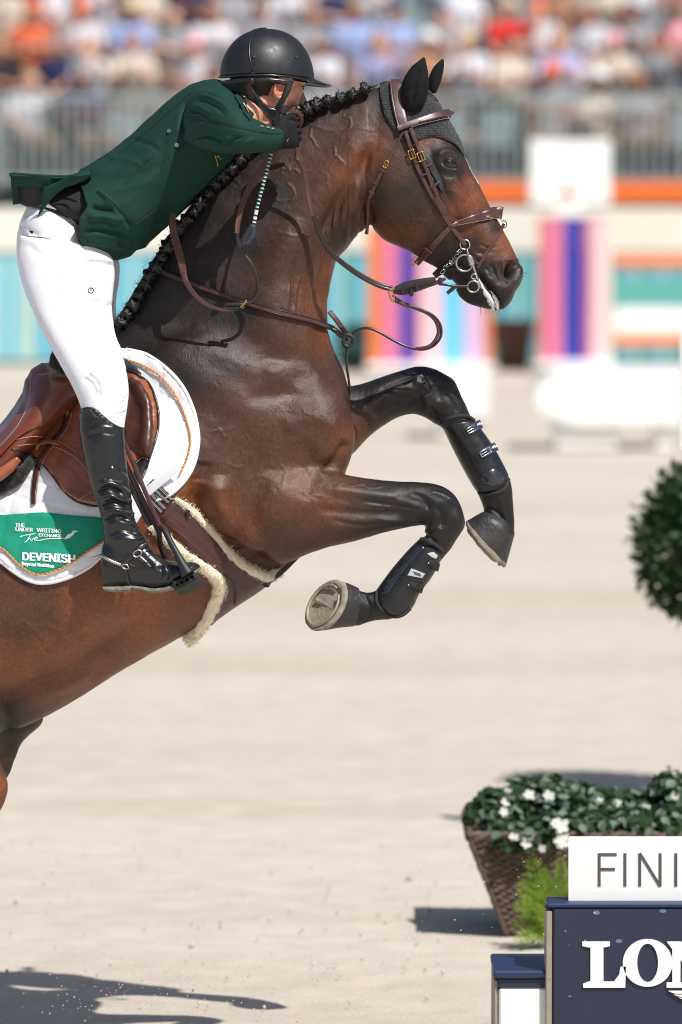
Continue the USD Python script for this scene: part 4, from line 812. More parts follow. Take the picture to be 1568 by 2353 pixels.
M['crochet'] = usdkit.material(stage, '/World/Looks/crochet', {'g': ('texture_coordinate', {}), 'v': ('voronoi_texture', {'scale': 150.0, 'randomness': 0.45}), 'r': ('rgb_ramp', {'ramp': [(0, lum(66, 66, 69)), (.45, lum(44, 44, 46)), (.75, lum(10, 10, 11))]}),
    'b': ('bump', {'strength': 1.0, 'distance': .004, 'invert': True}), 'p': ('principled_bsdf', {'roughness': .9, 'sheen_weight': .2})}, [('g.object', 'v.vector'), ('v.distance', 'r.fac'), ('r.color', 'p.base_color'), ('v.distance', 'b.height'), ('b.normal', 'p.normal')], surface='p.BSDF')
mat('ear_cloth', (.008, .008, .0085), .9, bump=.3, bscale=700, bdist=.001, spec=.2); mat('shell_black', (.012, .0125, .014), .33, var=.3, vscale=30, bump=.15, bscale=200, bdist=.001, rvar=.1); mat('neoprene', (.016, .016, .018), .8, bump=.4, bscale=500, bdist=.001); mat('navy_elastic', lum(34, 40, 66), .7); mat('silver_tag', lum(200, 202, 206), .35, metal=.4)
M['carbon'] = usdkit.material(stage, '/World/Looks/carbon', {'g': ('texture_coordinate', {}), 'c': ('checker_texture', {'scale': 320.0, 'color1': (.006, .007, .012), 'color2': (.035, .037, .045)}), 'p': ('principled_bsdf', {'roughness': .22, 'coat_weight': .6})}, [('g.object', 'c.vector'), ('c.color', 'p.base_color')], surface='p.BSDF')

def sheet(poly, D=None, thick=.004, off=.002, step=6.0, disp=None, Y=None, smooth_poly=True, edge_round=True):
    """a cloth or leather panel: a traced outline laid on the depths D (or on Y(px, py)), with thickness; disp(px, py) raises it (metres)"""
    poly = np.asarray(poly, float)
    pg = Polygon(poly).buffer(0); pg = max(getattr(pg, 'geoms', [pg]), key=lambda g: g.area)
    ring = np.array(shapely.segmentize(pg.exterior, step).coords)[:-1]
    x0, y0, x1, y1 = pg.bounds; gx, gy = np.meshgrid(np.arange(x0 + step / 2, x1, step), np.arange(y0 + step / 2, y1, step)); gx[::2] += step / 2
    q = np.stack([gx.ravel(), gy.ravel()], 1); inner = pg.buffer(-step * .5); q = q[shapely.contains_xy(inner, q[:, 0], q[:, 1])]
    p = np.vstack([ring, q]); tri = Delaunay(p).simplices; c = p[tri].mean(1); tri = tri[shapely.contains_xy(pg.buffer(1e-6), c[:, 0], c[:, 1])]
    a = p[tri]; ar = (a[:, 1, 0] - a[:, 0, 0]) * (a[:, 2, 1] - a[:, 0, 1]) - (a[:, 1, 1] - a[:, 0, 1]) * (a[:, 2, 0] - a[:, 0, 0]); tri = tri[np.abs(ar) > 1e-3]; ar = ar[np.abs(ar) > 1e-3]
    tri = np.where((ar < 0)[:, None], tri[:, ::-1], tri)
    h = np.zeros(len(p)) if disp is None else disp(p[:, 0], p[:, 1])
    if edge_round:
        de, _ = seg_dist(p, np.vstack([ring, ring[:1]])); h = h - thick * .5 * np.clip(1 - de / 5.0, 0, 1) ** 2
    if Y is None: base = on(p[:, 0], p[:, 1], 0, D); n = onnormal(p[:, 0], p[:, 1], D)
    else:
        base = at(p[:, 0], p[:, 1], Y(p[:, 0], p[:, 1])); e = 4.0; Pf = lambda x, y: at(x, y, Y(x, y))
        n = np.cross(Pf(p[:, 0] + e, p[:, 1]) - Pf(p[:, 0] - e, p[:, 1]), Pf(p[:, 0], p[:, 1] + e) - Pf(p[:, 0], p[:, 1] - e)); n /= np.linalg.norm(n, axis=1, keepdims=True); n = np.where(n[:, 1:2] > 0, -n, n)
    fv = base + n * (off + thick + h)[:, None]; bv = base + n * off
    N = len(p); ed = np.vstack([tri[:, [0, 1]], tri[:, [1, 2]], tri[:, [2, 0]]]); key = np.sort(ed, 1); _, first, cnt = np.unique(key, axis=0, return_index=True, return_counts=True); be = ed[first[cnt == 1]]
    wall = np.vstack([np.stack([be[:, 0], be[:, 0] + N, be[:, 1]], 1), np.stack([be[:, 1], be[:, 0] + N, be[:, 1] + N], 1)])
    v, f = np.vstack([fv, bv]), np.vstack([tri, tri[:, ::-1] + N, wall])
    m = trimesh.Trimesh(fv, tri, process=False)
    if m.face_normals[:, 1].mean() > 0: f = f[:, ::-1]
    return v, f
def layer(D, m):
    """the depths with another mesh laid on top"""
    v, f = m; m_ = trimesh.Trimesh(v, f, process=False); f = m_.faces
    return gaussian_filter(np.minimum(D, zbuffer(v, np.asarray(f))), 1.0)
def stitches(line, parent, thing, D, off, matn='stitching', gap=5.0, w=.0011):
    """a row of stitches: each a tiny raised dash, one part"""
    L = catmull(np.asarray(line, float), 8); s = np.r_[0, np.cumsum(np.linalg.norm(np.diff(L, axis=0), axis=1))]; t = np.arange(1, s[-1] - gap, gap); out = []
    for a in t:
        x = np.interp([a, a + gap * .58], s, L[:, 0]); y = np.interp([a, a + gap * .58], s, L[:, 1]); out.append(tube(on(x, y, off, D), w, 4))
    if out: thing.part('stitching', cat(*out), matn, smooth=True, parent=parent, kind='stuff')
def mound(line, r, h):
    line = np.asarray(line, float)
    return lambda x, y: h * np.exp(-(seg_dist(np.stack([x, y], 1), line)[0] / r) ** 2)
def woolly(line, r, seed, D=None, off=0.0, Y=None, n=16, rough=.35):
    """a sheepskin roll along traced pixels: a tube with tufts"""
    L = catmull(np.asarray(line, float), 8); Yl = (gaussian_filter(Yon(L[:, 0], L[:, 1], D), 3, mode='nearest') if Y is None else np.interp(np.linspace(0, 1, len(L)), np.linspace(0, 1, np.size(Y)), np.atleast_1d(Y)))
    P_ = at(L[:, 0], L[:, 1], Yl - off); u = np.linspace(0, 1, len(L)); rr = np.interp(u, np.linspace(0, 1, np.size(r)), np.atleast_1d(r)) * np.clip(np.minimum(u, 1 - u) * 14 + .45, 0, 1) ** .5
    v, f = tube(P_, rr, n); nn = vnormals(v, f); v = v + nn * ((meshkit.fbm(v * 85, 3, seed) - .5) * 2.4 * np.mean(rr) * rough)[:, None]
    rg_ = np.random.RandomState(seed); k = rg_.randint(0, len(v), 2600); ti = []
    V, Fs = [v], [f]; nb = len(v)
    a = v[k] + rg_.normal(0, .003, (len(k), 3)); d = nn[k] + rg_.normal(0, .55, (len(k), 3)); d /= np.linalg.norm(d, axis=1, keepdims=True); l = rg_.uniform(.003, .0095, (len(k), 1)); s = np.cross(d, rg_.normal(size=d.shape)); s /= np.linalg.norm(s, axis=1, keepdims=True)
    V.append(np.stack([a - s * .0012, a + s * .0012, a + d * l], 1).reshape(-1, 3)); Fs.append(np.arange(3 * len(k)).reshape(-1, 3) + nb)
    return np.vstack(V), np.vstack(Fs)
def twist(line, r, D, off, turns, phase):
    L = catmull(np.asarray(line, float), 14); P_ = on(L[:, 0], L[:, 1], off, D); n = onnormal(L[:, 0], L[:, 1], D); T = np.gradient(P_, axis=0); T /= np.linalg.norm(T, axis=1, keepdims=True); S = np.cross(T, n)
    s = np.r_[0, np.cumsum(np.linalg.norm(np.diff(P_, axis=0), axis=1))]; t = np.arange(0, s[-1], r * .8); Q = np.stack([np.interp(t, s, P_[:, k]) for k in range(3)], 1); n = np.stack([np.interp(t, s, n[:, k]) for k in range(3)], 1); S = np.stack([np.interp(t, s, S[:, k]) for k in range(3)], 1)
    a = t * turns + phase
    return tube(Q + r * .7 * (np.cos(a)[:, None] * n + np.sin(a)[:, None] * S), r * .75, 6)

# ---- quilted saddle pad
pad = Thing('saddle_pad', 'white quilted saddle pad with a printed green corner under the saddle', 'saddle pad', at(150, 1100, -.3))
pad_poly = [(250, 795), (290, 803), (330, 812), (356, 826), (382, 846), (404, 868), (422, 892), (436, 920), (447, 950), (454, 985), (456, 1012), (452, 1045), (442, 1076), (425, 1104), (404, 1126), (384, 1140), (352, 1152), (330, 1170), (312, 1198), (298, 1212), (240, 1244), (238, 1268), (220, 1290), (200, 1306), (175, 1320), (150, 1330), (125, 1337), (100, 1340), (80, 1338), (60, 1331), (32, 1314), (0, 1290), (-40, 1268), (-90, 1262), (-140, 1262), (-180, 1250), (-150, 1186), (-30, 1082), (70, 970), (155, 876), (222, 806)]
ctr = lambda x, y: np.minimum(seg_dist(np.stack([x, y], 1), [(284, 824), (330, 840), (375, 871), (410, 920), (430, 970), (438, 1012), (430, 1052), (412, 1092)])[0], 99)
def quilt(x, y):
    a, b = (x * .97 + y * .24) / 44.0, (-x * .24 + y * .97) / 44.0; fa, fb = np.abs((a % 1) - .5) * 2, np.abs((b % 1) - .5) * 2
    q = np.maximum(np.maximum(fa, fb) - .84, 0) / .16
    return -.0030 * q ** 1.2 + .0012 * (1 - np.maximum(fa, fb) ** 2) + (meshkit.noise(np.stack([x / 60, y / 60, x * 0], 1), 6) - .5) * .008
pm = sheet(pad_poly, HD, .010, .002, 5.0, quilt)
padbody = pad.part('quilted_panel', pm, 'pad_white', smooth=True); pad.part('quilted_panel', mirror(sheet(pad_poly, HD, .010, .002, 14.0)), 'pad_white', smooth=True, label='far side of the white quilted pad')
DP = layer(HD, pm)
green_poly = [(-120, 1200), (0, 1185), (50, 1181), (100, 1178), (175, 1186), (242, 1191), (248, 1230), (238, 1241), (200, 1266), (175, 1284), (150, 1299), (112, 1315), (87, 1319), (62, 1311), (40, 1294), (20, 1274), (0, 1257), (-60, 1236), (-120, 1228)]
gp = pad.part('green_panel', sheet(green_poly, DP, .0025, .0025, 6.0), 'pad_green', smooth=True)
trimline = [(-60, 1238), (0, 1258), (22, 1276), (42, 1296), (64, 1312), (88, 1320), (114, 1316), (152, 1300), (202, 1267), (240, 1242)]
trim2 = [(284, 824), (330, 840), (375, 871), (410, 920), (430, 970), (438, 1012), (430, 1052), (412, 1092)]
DG = DP
for tl in (trimline, trim2): pad.part('twisted_cord', twist(tl, .0023, DG, .006, 480, 0), 'cord_orange', smooth=True); pad.part('twisted_cord', twist(tl, .0023, DG, .006, 480, math.pi), 'cord_pale', smooth=True)
# binding round the hem
pad.part('binding', tube(on(np.array([a for a, b in pad_poly[1:34]], float), np.array([b for a, b in pad_poly[1:34]], float), .006, HD), .0058, 8, 4), 'pad_white', smooth=True)
def lettering(text, px, py, h, thing, parent, D, off, matn, slope=0.0, bold=False, squeeze=1.0, Yc=None, name='lettering', serif=False, plane=None):
    """flat letters on a surface: px, py is the baseline's left end, h the cap height in traced pixels; slope in pixels down per pixel right"""
    m = meshkit.text_mesh(text, h, .001, bold); v = np.array(m.vertices); f = np.array(m.faces); v[:, 0] *= squeeze
    x, y = px + v[:, 0], py - v[:, 1] + slope * v[:, 0]; z = v[:, 2]
    if plane is None: base = on(x, y, 0, D); n = onnormal(x, y, D); w = base + n * (off + z * 1.0)[:, None]
    else: w = at(x, y, plane - z)
    return thing.part(name, (w, f), matn, smooth=False, parent=parent)
DGP = DP
for txt, x, y, h, sl, bold, sq in [('THE', 37, 1212, 8.2, .02, False, .98), ('UNDER', 37, 1221.5, 8.6, .035, False, 1.0), ('WRITING', 86, 1223, 8.6, .05, False, 1.02), ('EXCHANGE', 90, 1233, 6.8, .05, False, 1.02), ('DEVENISH', 51, 1290.5, 17.5, .045, True, .98), ('Beyond Nutrition', 51, 1295.5, 7.4, .07, True, .92)]:
    for dx in ((0, .9, 1.8) if txt == 'DEVENISH' else (0, .6)): lettering(txt, x + dx, y + (4 if txt == 'Beyond Nutrition' else -3 if txt == 'DEVENISH' else 0), h, pad, gp, DGP, .0058 + dx * .0002, 'print_white', sl, bold, sq)
sw = [[(46, 1233), (62, 1229), (82, 1226)], [(70, 1229), (63, 1241), (57, 1246)], [(60, 1244), (68, 1237), (72, 1242), (78, 1236), (80, 1241), (86, 1237), (83, 1234), (80, 1240), (90, 1242), (110, 1238), (146, 1237)]]
for s_ in sw: L = catmull(s_, 6); pad.part('flourish', ribbon(on(L[:, 0], L[:, 1], .0056, DGP), onnormal(L[:, 0], L[:, 1], DGP), .0022, .0006), 'print_white', parent=gp)
for q_ in ([(148, 1240), (158, 1228), (166, 1226), (172, 1221), (170, 1229), (160, 1237)], [(168, 1220), (176, 1221), (172, 1226), (165, 1226)], [(171, 1219), (180, 1220.5), (177, 1223)]): pad.part('pen_mark', sheet(q_, DGP, .0007, .0052, 3.0, edge_round=False), 'print_white', smooth=False, parent=gp)
wb = [(404, 1076), (380, 1096), (358, 1114), (338, 1131)]
pad.part('girth_loop', ribbon(at(np.array([a for a, b in wb], float), np.array([b for a, b in wb], float), min(float(Yon(a, b, DP)) for a, b in wb) - .006), [.25, -1, .05], .025, .002, 5), 'webbing', smooth=40)

# ---- girth with sheepskin edges
girth = Thing('girth', 'dark brown leather girth edged with cream sheepskin', 'girth', at(500, 1300, -.28))
gpoly = [(368, 1188), (396, 1151), (408, 1160), (421, 1170), (438, 1186), (452, 1201), (488, 1240), (524, 1275), (557, 1306), (585, 1322), (609, 1331), (606, 1347), (585, 1362), (560, 1378), (532, 1396), (498, 1421), (486, 1434), (478, 1430), (500, 1380), (515, 1345), (508, 1319), (488, 1301), (447, 1270), (420, 1244), (396, 1219)]
gm = sheet(gpoly, HD, .006, .004, 6.0); gl = girth.part('leather', gm, 'girth_leather', smooth=True)
DGi = layer(HD, gm)
for L in ([(380, 1200), (420, 1232), (470, 1276), (520, 1318), (540, 1345), (545, 1380)], [(400, 1162), (436, 1192), (486, 1246), (530, 1288), (570, 1318)], [(390, 1182), (440, 1222), (480, 1262), (504, 1288), (508, 1292), (490, 1286), (450, 1256), (400, 1212)]): stitches(L, gl, girth, DGi, .0015, 'red_stitching', 4.5, .0008)
girth.part('edge_flap', strap([(508, 1318), (530, 1334), (542, 1356), (540, 1388)], .006, .003, .001, D=DGi), 'dark_leather')
girth.part('sheepskin_edge', woolly([(402, 1146), (445, 1179), (488, 1227), (534, 1279), (575, 1309), (614, 1324), (645, 1310)], [.009, .012, .0125, .0125, .013, .0145, .017], 3, HD, .004), 'fleece', smooth=True)
girth.part('sheepskin_edge', woolly([(345, 1208), (383, 1241), (429, 1279), (478, 1312), (503, 1336), (500, 1367), (478, 1416), (452, 1454), (428, 1476)], [.012, .015, .0165, .016, .019, .019, .019, .020, .021], 4, HD, .004), 'fleece', smooth=True)
girth.part('buckle', box(on(432, 1180, .012, DGi), (.012, .006, .02), 0, .002), 'dark_leather'); girth.part('ring', tube(on(np.array([608, 614, 620, 616, 608]), np.array([1340, 1336, 1340, 1348, 1346]), .004, HD), .003, 6, 3), 'black_rubber', smooth=True)
for a, b in (([(345, 1108), (390, 1150)], .026), ([(344, 1140), (374, 1172)], .026)):
    L = a; e_ = girth.part('elastic_billet', strap(L, b, .003, .004, D=DP), 'elastic')
    for o in (-7, -4, 4, 7): girth.part('white_stripe', strap([(L[0][0] + o * .7, L[0][1] - o * .72), (L[1][0] + o * .7, L[1][1] - o * .72)], .0010, .0006, .0075, D=DP), 'elastic_stripe', parent=e_)
girth.part('breast_strap_end', strap([(606, 1346), (650, 1318), (690, 1272)], .012, .004, .002, D=HD) if False else ribbon(at(np.array([606, 650, 690]), np.array([1346, 1312, 1272]), -.05), [0, -1, 0], .014, .005, 5), 'black_rubber')

# ---- wool half pad and saddle
half = Thing('half_pad', 'black sheepskin half pad between the saddle and the white pad', 'half pad', at(30, 1100, -.28))
for k, (q_, of) in enumerate([([(-120, 1075), (0, 1080), (41, 1054), (84, 1050), (84, 1070), (70, 1091), (57, 1112), (37, 1127), (0, 1146), (-60, 1150), (-130, 1140)], .012), ([(284, 824), (300, 832), (316, 846), (330, 862), (322, 872), (300, 858), (284, 852)], .012), ([(112, 842), (116, 818), (126, 798), (136, 788), (160, 830), (170, 860), (140, 860)], .0)]):
    Yf = None
    m = sheet(q_, DP, .016, of, 4.0, lambda x, y: (meshkit.fbm(np.stack([x / 7, y / 7, x * 0], 1), 3, 5) - .5) * .014) if k < 2 else sheet(q_, None, .016, 0, 4.0, lambda x, y: (meshkit.fbm(np.stack([x / 7, y / 7, x * 0], 1), 3, 5) - .5) * .014, Y=lambda x, y: -.06 - (y - 790) * .0009)
    half.part('sheepskin', m, 'black_fleece', smooth=True)
saddle = Thing('saddle', 'brown leather jumping saddle with stitched flaps beneath the rider', 'saddle', at(150, 1000, -.2))
seat_secs = [(172, 838, 232, 905, [.03, .06, .09, .11, .12]), (140, 832, 205, 925, [.04, .09, .14, .16, .17]), (98, 836, 170, 955, [.06, .13, .19, .22, .22]), (66, 866, 140, 985, [.07, .15, .22, .25, .25]), (50, 906, 110, 1015, [.075, .15, .23, .27, .27]), (30, 940, 75, 1045, [.08, .16, .235, .27, .28]), (0, 978, 35, 1080, [.08, .16, .235, .275, .28]), (-45, 1018, -5, 1110, [.07, .15, .22, .26, .27]), (-95, 1040, -55, 1150, [.06, .13, .20, .24, .25]), (-125, 1058, -90, 1180, [.04, .09, .14, .17, .18])]
sv, sf = loft(seat_secs, 44, 6, .95); st = saddle.part('seat', (sv, sf), 'saddle_leather', smooth=True)
DS = layer(DP, (sv, sf))
flap = [(27, 1031), (55, 1041), (82, 1051), (102, 1071), (125, 1099), (140, 1121), (160, 1141), (185, 1156), (225, 1163), (262, 1150), (307, 1118), (330, 1101), (342, 1076), (350, 1049), (360, 1016), (367, 984), (369, 954), (362, 916), (350, 889), (336, 872), (322, 860), (304, 850), (288, 846), (240, 850), (180, 890), (110, 960), (60, 1000)]
kn = mound([(318, 880), (336, 908), (345, 945), (346, 990), (338, 1035)], 15, .022); kn2 = mound([(356, 905), (364, 955), (358, 1010), (345, 1055)], 5, .004)
fm = sheet(flap, DP, .008, .014, 5.0, lambda x, y: kn(x, y) + kn2(x, y) - mound([(70, 1010), (120, 1012), (180, 1040), (215, 1090)], 4, .0025)(x, y) - mound([(84, 1040), (130, 1050), (175, 1085), (205, 1120)], 4, .0025)(x, y) + (meshkit.noise(np.stack([x / 40, y / 40, x * 0], 1), 3) - .5) * .006)
fl = saddle.part('flap', fm, 'flap_leather', smooth=True); saddle.part('flap', mirror(fm), 'flap_leather', smooth=True)
DF = layer(DS, fm)
roll = [(293, 870), (306, 868), (322, 880), (340, 908), (349, 940), (351, 985), (346, 1030), (341, 1052), (326, 1048), (300, 1030), (287, 1020), (286, 900)]
rm = sheet(roll, DF, .006, .001, 4.0, mound([(322, 890), (340, 930), (342, 990), (336, 1040)], 9, .006)); saddle.part('knee_roll', rm, 'roll_leather', smooth=True)
tabp = [(307, 1114), (309, 1062), (326, 1048), (344, 1055), (338, 1078), (328, 1100)]; tb = saddle.part('reinforced_corner', sheet(tabp, DF, .002, .001, 4.0), 'dark_leather', smooth=True); stitches([(312, 1064), (326, 1052), (341, 1058), (334, 1080), (326, 1098)], tb, saddle, DF, .005)
for L in ([(288, 850), (304, 853), (322, 864), (340, 878), (354, 905), (363, 940), (364, 980), (356, 1016), (344, 1052), (336, 1078)], ): saddle.part('piping', tube(on(catmull(L, 5)[:, 0], catmull(L, 5)[:, 1], .006, DF), .0035, 8), 'dark_leather', smooth=True)
saddle.part('piping', tube(on(catmull(flap[0:10], 4)[:, 0], catmull(flap[0:10], 4)[:, 1], .002, DF), .003, 8), 'dark_leather', smooth=True)
for L in ([(84, 1057), (104, 1075), (127, 1103), (143, 1124), (163, 1137), (188, 1149), (225, 1156)], [(40, 1024), (90, 1020), (140, 1032), (180, 1058), (212, 1100)], [(36, 1010), (80, 1003), (130, 1012), (180, 1040)], [(178, 1151), (200, 1136), (222, 1128)]): stitches(L, fl, saddle, DF, .003)
skirt = [(98, 838), (150, 842), (176, 860), (184, 890), (181, 914), (176, 926), (156, 946), (126, 964), (88, 979), (63, 993), (40, 1010), (0, 1052), (-60, 1085), (-110, 1090), (-110, 1045), (-50, 1020), (0, 983), (18, 962), (37, 936), (56, 904), (64, 874), (76, 851)]
skm = sheet(skirt, DF, .006, .004, 5.0, mound([(66, 880), (66, 910), (52, 950), (20, 992), (-20, 1030)], 5, .004)); sk_ = saddle.part('skirt', skm, 'saddle_leather', smooth=True)
DK = layer(DF, skm)
stitches([(72, 858), (70, 890), (68, 915), (58, 945), (40, 978), (12, 1012), (-10, 1032)], sk_, saddle, DK, .002); stitches([(84, 861), (115, 858), (150, 853)], sk_, saddle, DK, .002)
sp_ = trimesh.creation.icosphere(2, .009); saddle.part('stud', (np.array(sp_.vertices) * [1, .5, 1] + on(155, 857, .004, DK), sp_.faces), 'bit_steel', smooth=True)
saddle.part('panel_roll', tube(on(np.array([-80, -20, 20, 42]), np.array([1115, 1098, 1072, 1052]), .012, DF), [.02, .022, .020, .012], 12, 6), 'flap_leather', smooth=True)
kl = [(160, 946), (155, 966), (143, 992), (126, 1012), (110, 1032), (97, 1052), (88, 1076), (83, 1104), (80, 1135), (79, 1160)]
ks = saddle.part('leather_strap', strap(kl, [.019, .019, .020, .020, .019, .0185, .014], .004, .004, D=DK), 'roll_leather', smooth=40)
for o in (-5.4, 5.4): stitches([(x + o * .9, y + o * .35) for x, y in kl[:-1]], ks, saddle, DK, .0085)
saddle.part('keeper', strap([(80, 1030), (95, 1024), (112, 1021), (130, 1024), (142, 1029)], [.006, .014, .014, .012, .004], .004, .012, D=DK), 'flap_leather', smooth=40)

# stirrups: leather, then the iron with its branches and tread
stir = Thing('stirrup', 'black stirrup iron on twin brown leathers under the near boot', 'stirrup', at(410, 1300, -.40))
yl = np.linspace(-.335, -.43, 8)
def leather_path(x0, y0, x1, y1): u = np.linspace(0, 1, 8); return at(x0 + (x1 - x0) * u, y0 + (y1 - y0) * u, yl)
stir.part('leather', ribbon(leather_path(284, 1012, 373, 1222), [0, -1, 0], .013, .005), 'roll_leather', smooth=40); stir.part('leather', ribbon(leather_path(273, 1030, 366, 1228) + [0, .012, 0], [0, -1, 0], .013, .005), 'bridle_leather', smooth=40)
stir.part('billet_strap', ribbon(leather_path(262, 1040, 345, 1210) + [0, .03, 0], [0, -1, 0], .018, .004), 'dark_leather', smooth=40)
SYc = -.43
apex = at(371, 1214, SYc)
def branch(pts, ys, rad): L = np.array(pts, float); return tube(at(L[:, 0], L[:, 1], np.array(ys)), rad, 12, 6)
outer = branch([(369, 1211), (378, 1218), (392, 1245), (408, 1275), (421, 1300), (432, 1320)], [SYc, SYc - .012, SYc - .035, SYc - .055, SYc - .066, SYc - .07], [.008, .009, .009, .010, .014, .022])
inner = branch([(368, 1213), (366, 1228), (370, 1256), (382, 1285), (398, 1306), (420, 1328)], [SYc, SYc + .01, SYc + .03, SYc + .045, SYc + .055, SYc + .06], [.008, .008, .008, .008, .010, .014])
iron = stir.part('iron', cat(outer, inner), 'black_rubber', smooth=True)
tr0, tr1 = at(402, 1356, SYc), at(461, 1326, SYc); ctr_ = (tr0 + tr1) / 2; ang = math.atan2((tr1 - tr0)[2], (tr1 - tr0)[0])
def tread(c, size, bev):
    v, f = box((0, 0, 0), size, 0, bev); R = np.array([[math.cos(ang), 0, math.sin(ang)], [0, 1, 0], [-math.sin(ang), 0, math.cos(ang)]]); tilt = math.radians(-14); T = np.array([[1, 0, 0], [0, math.cos(tilt), math.sin(tilt)], [0, -math.sin(tilt), math.cos(tilt)]])
    return v @ T @ R + c, f
trd = solid(tread(ctr_, (.074, .13, .026), .006))
for k in range(4):
    c2 = tread((0, 0, 0), (.008, .5, .009), .001); off = np.array([math.cos(ang), 0, math.sin(ang)]) * (-.024 + .016 * k)
    trd = trd - solid((c2[0] + ctr_ + off + [0, 0, -.002], c2[1]))
stir.part('tread', trd, 'neoprene', smooth=30)

# ---- bridle
br = Thing('bridle', 'brown leather bridle with raised noseband and brass buckles on the head', 'bridle', at(1000, 400, -.1))
bonnet = Thing('ear_bonnet', 'dark grey crocheted ear bonnet with black cloth ears', 'ear bonnet', at(960, 240, -.08))
bp = [(874, 190), (884, 186), (900, 187), (925, 188), (955, 196), (988, 207), (1004, 226), (1017, 252), (1030, 274), (1040, 290), (1052, 312), (1064, 338), (1072, 361), (1066, 358), (1058, 348), (1047, 334), (1030, 324), (1012, 317), (995, 313), (978, 315), (958, 324), (948, 333), (940, 342), (932, 336), (922, 320), (910, 304), (896, 286), (886, 268), (880, 244), (874, 216)]
scal = lambda x, y: .0022 * np.sin(x * .9) * np.sin(y * .9) + .003 * np.exp(-(seg_dist(np.stack([x, y], 1), [(880, 190), (878, 216), (884, 244), (890, 268), (900, 286), (914, 304)])[0] / 6) ** 2)
bm = sheet(bp, HD, .005, .002, 3.0, scal); bonnet.part('crochet_hood', bm, 'crochet', smooth=True); bonnet.part('crochet_hood', mirror(sheet(bp, HD, .005, .002, 8.0)), 'crochet', smooth=True)
DB = layer(HD, bm)
def ear(secs):
    v, f = loft(secs, 28, 6, 1.0); v, f = organic(solid((v, f)), .006, 4); return v, f
en = ear([(930, 248, 958, 258, .022, -.062), (922, 230, 974, 243, .032, -.064), (922, 205, 984, 216, .034, -.066), (928, 180, 986, 188, .030, -.068), (944, 155, 984, 163, .022, -.068), (960, 141, 980, 144, .012, -.067), (973, 131, 977, 132, .003, -.066)])
es = Sculpt(*en); es.stroke([(946, 246), (952, 215), (958, 180), (968, 150)], 4, -.006); es.stroke([(936, 230), (945, 215), (972, 205)], 4, .003); es.stroke([(930, 215), (950, 205), (980, 200)], 4, -.003); bonnet.part('ear', (es.apply(), en[1]), 'ear_cloth', smooth=True)
bonnet.part('ear', ear([(984, 214, 1002, 214, .018, .055), (984, 200, 1008, 202, .026, .058), (985, 180, 1015, 182, .026, .060), (996, 155, 1020, 160, .020, .062), (1010, 140, 1021, 144, .010, .062), (1017, 134, 1020, 136, .003, .062)]), 'ear_cloth', smooth=True)
def both(name, line, w, th, off, matn, D=None, parent=None, far=True):
    m = strap(line, w, th, off, D=DB if D is None else D); p = br.part(name, m, matn, smooth=40, parent=parent)
    if far: br.part(name, mirror(m), matn, smooth=40, parent=parent)
    return p
hp_ = both('headpiece', [(909, 186), (911, 205), (914, 235), (920, 265), (928, 294)], [.030, .031, .032, .033, .030], .005, .003, 'bridle_leather')
br.part('piping', strap([(899, 190), (901, 220), (906, 252), (913, 284), (916, 296)], .0045, .004, .007, D=DB), 'bridle_leather', parent=hp_, smooth=40)
both('browband', [(914, 297), (930, 291), (950, 284), (975, 276), (1000, 268), (1020, 263), (1034, 261), (1040, 263)], [.016, .018, .020, .022, .023, .024], .008, .004, 'bridle_leather')
br.part('browband_padding', strap([(962, 284), (985, 276), (1008, 269), (1028, 265), (1036, 265)], [.006, .012, .014, .014, .012], .006, .011, D=DB), 'girth_leather', smooth=40)
stitches([(945, 292), (970, 284), (1000, 277), (1024, 272), (1036, 272)], hp_, br, DB, .0125, 'stitching', 3, .0006); 
shield = both('blinker_pad', [(972, 350), (984, 368), (996, 392), (1008, 418), (1015, 438)], [.012, .020, .022, .020, .012], .006, .003, 'black_rubber')
both('cheekpiece', [(931, 302), (940, 328), (949, 353), (961, 388), (975, 416), (990, 445), (1003, 468)], .0115, .004, .006, 'bridle_leather'); both('cheekpiece', [(943, 296), (954, 324), (966, 353), (987, 407), (1000, 436), (1010, 460)], .0115, .004, .008, 'bridle_leather')
both('cheekpiece', [(1006, 470), (1018, 492), (1031, 512), (1050, 538), (1068, 562)], .0125, .004, .005, 'bridle_leather')
both('leather_tab', [(1000, 452), (1010, 466), (1017, 478), (1020, 488)], [.012, .022, .024, .012], .004, .010, 'bridle_leather')
for x0, y0, x1, y1 in ((955, 372, 966, 374), (977, 382, 988, 380), (970, 400, 982, 402), (993, 425, 1005, 422)): both('keeper_loop', [(x0 - 2, y0 + 3), ((x0 + x1) / 2, (y0 + y1) / 2), (x1 + 2, y1 - 3)], .006, .003, .011, 'bridle_leather', far=False)
def buckle(cx, cy, w, h, rot, off, D, thing=br, matn='brass', r=.0017):
    a = math.radians(rot); q = np.array([(-w, -h), (w, -h), (w, h), (-w, h), (-w, -h)]) / 2; q = q @ np.array([[math.cos(a), math.sin(a)], [-math.sin(a), math.cos(a)]]) + [cx, cy]
    q = shapely.segmentize(LineString(q), 3.0).coords; q = np.array(q); P_ = on(q[:, 0], q[:, 1], off, D); bk = thing.part('buckle', tube(P_, r, 7), matn, smooth=True)
    l = np.array([(0, -h * .1), (0, h / 2)]) @ np.array([[math.cos(a), math.sin(a)], [-math.sin(a), math.cos(a)]]) + [cx, cy]; thing.part('prong', tube(on(l[:, 0], l[:, 1], off + .002, D), r * .7, 6), matn, parent=bk, smooth=True)
buckle(947, 354, 13, 20, -20, .013, DB); buckle(968, 359, 13, 20, -22, .015, DB); buckle(887, 377, 8, 16, 22, .010, DB)
both('throatlatch', [(926, 304), (914, 330), (900, 356), (888, 377), (874, 404), (860, 433), (849, 458), (845, 485), (842, 510), (841, 538)], [.007, .008, .011, .012, .0115, .011, .010, .010], .004, .005, 'bridle_leather')
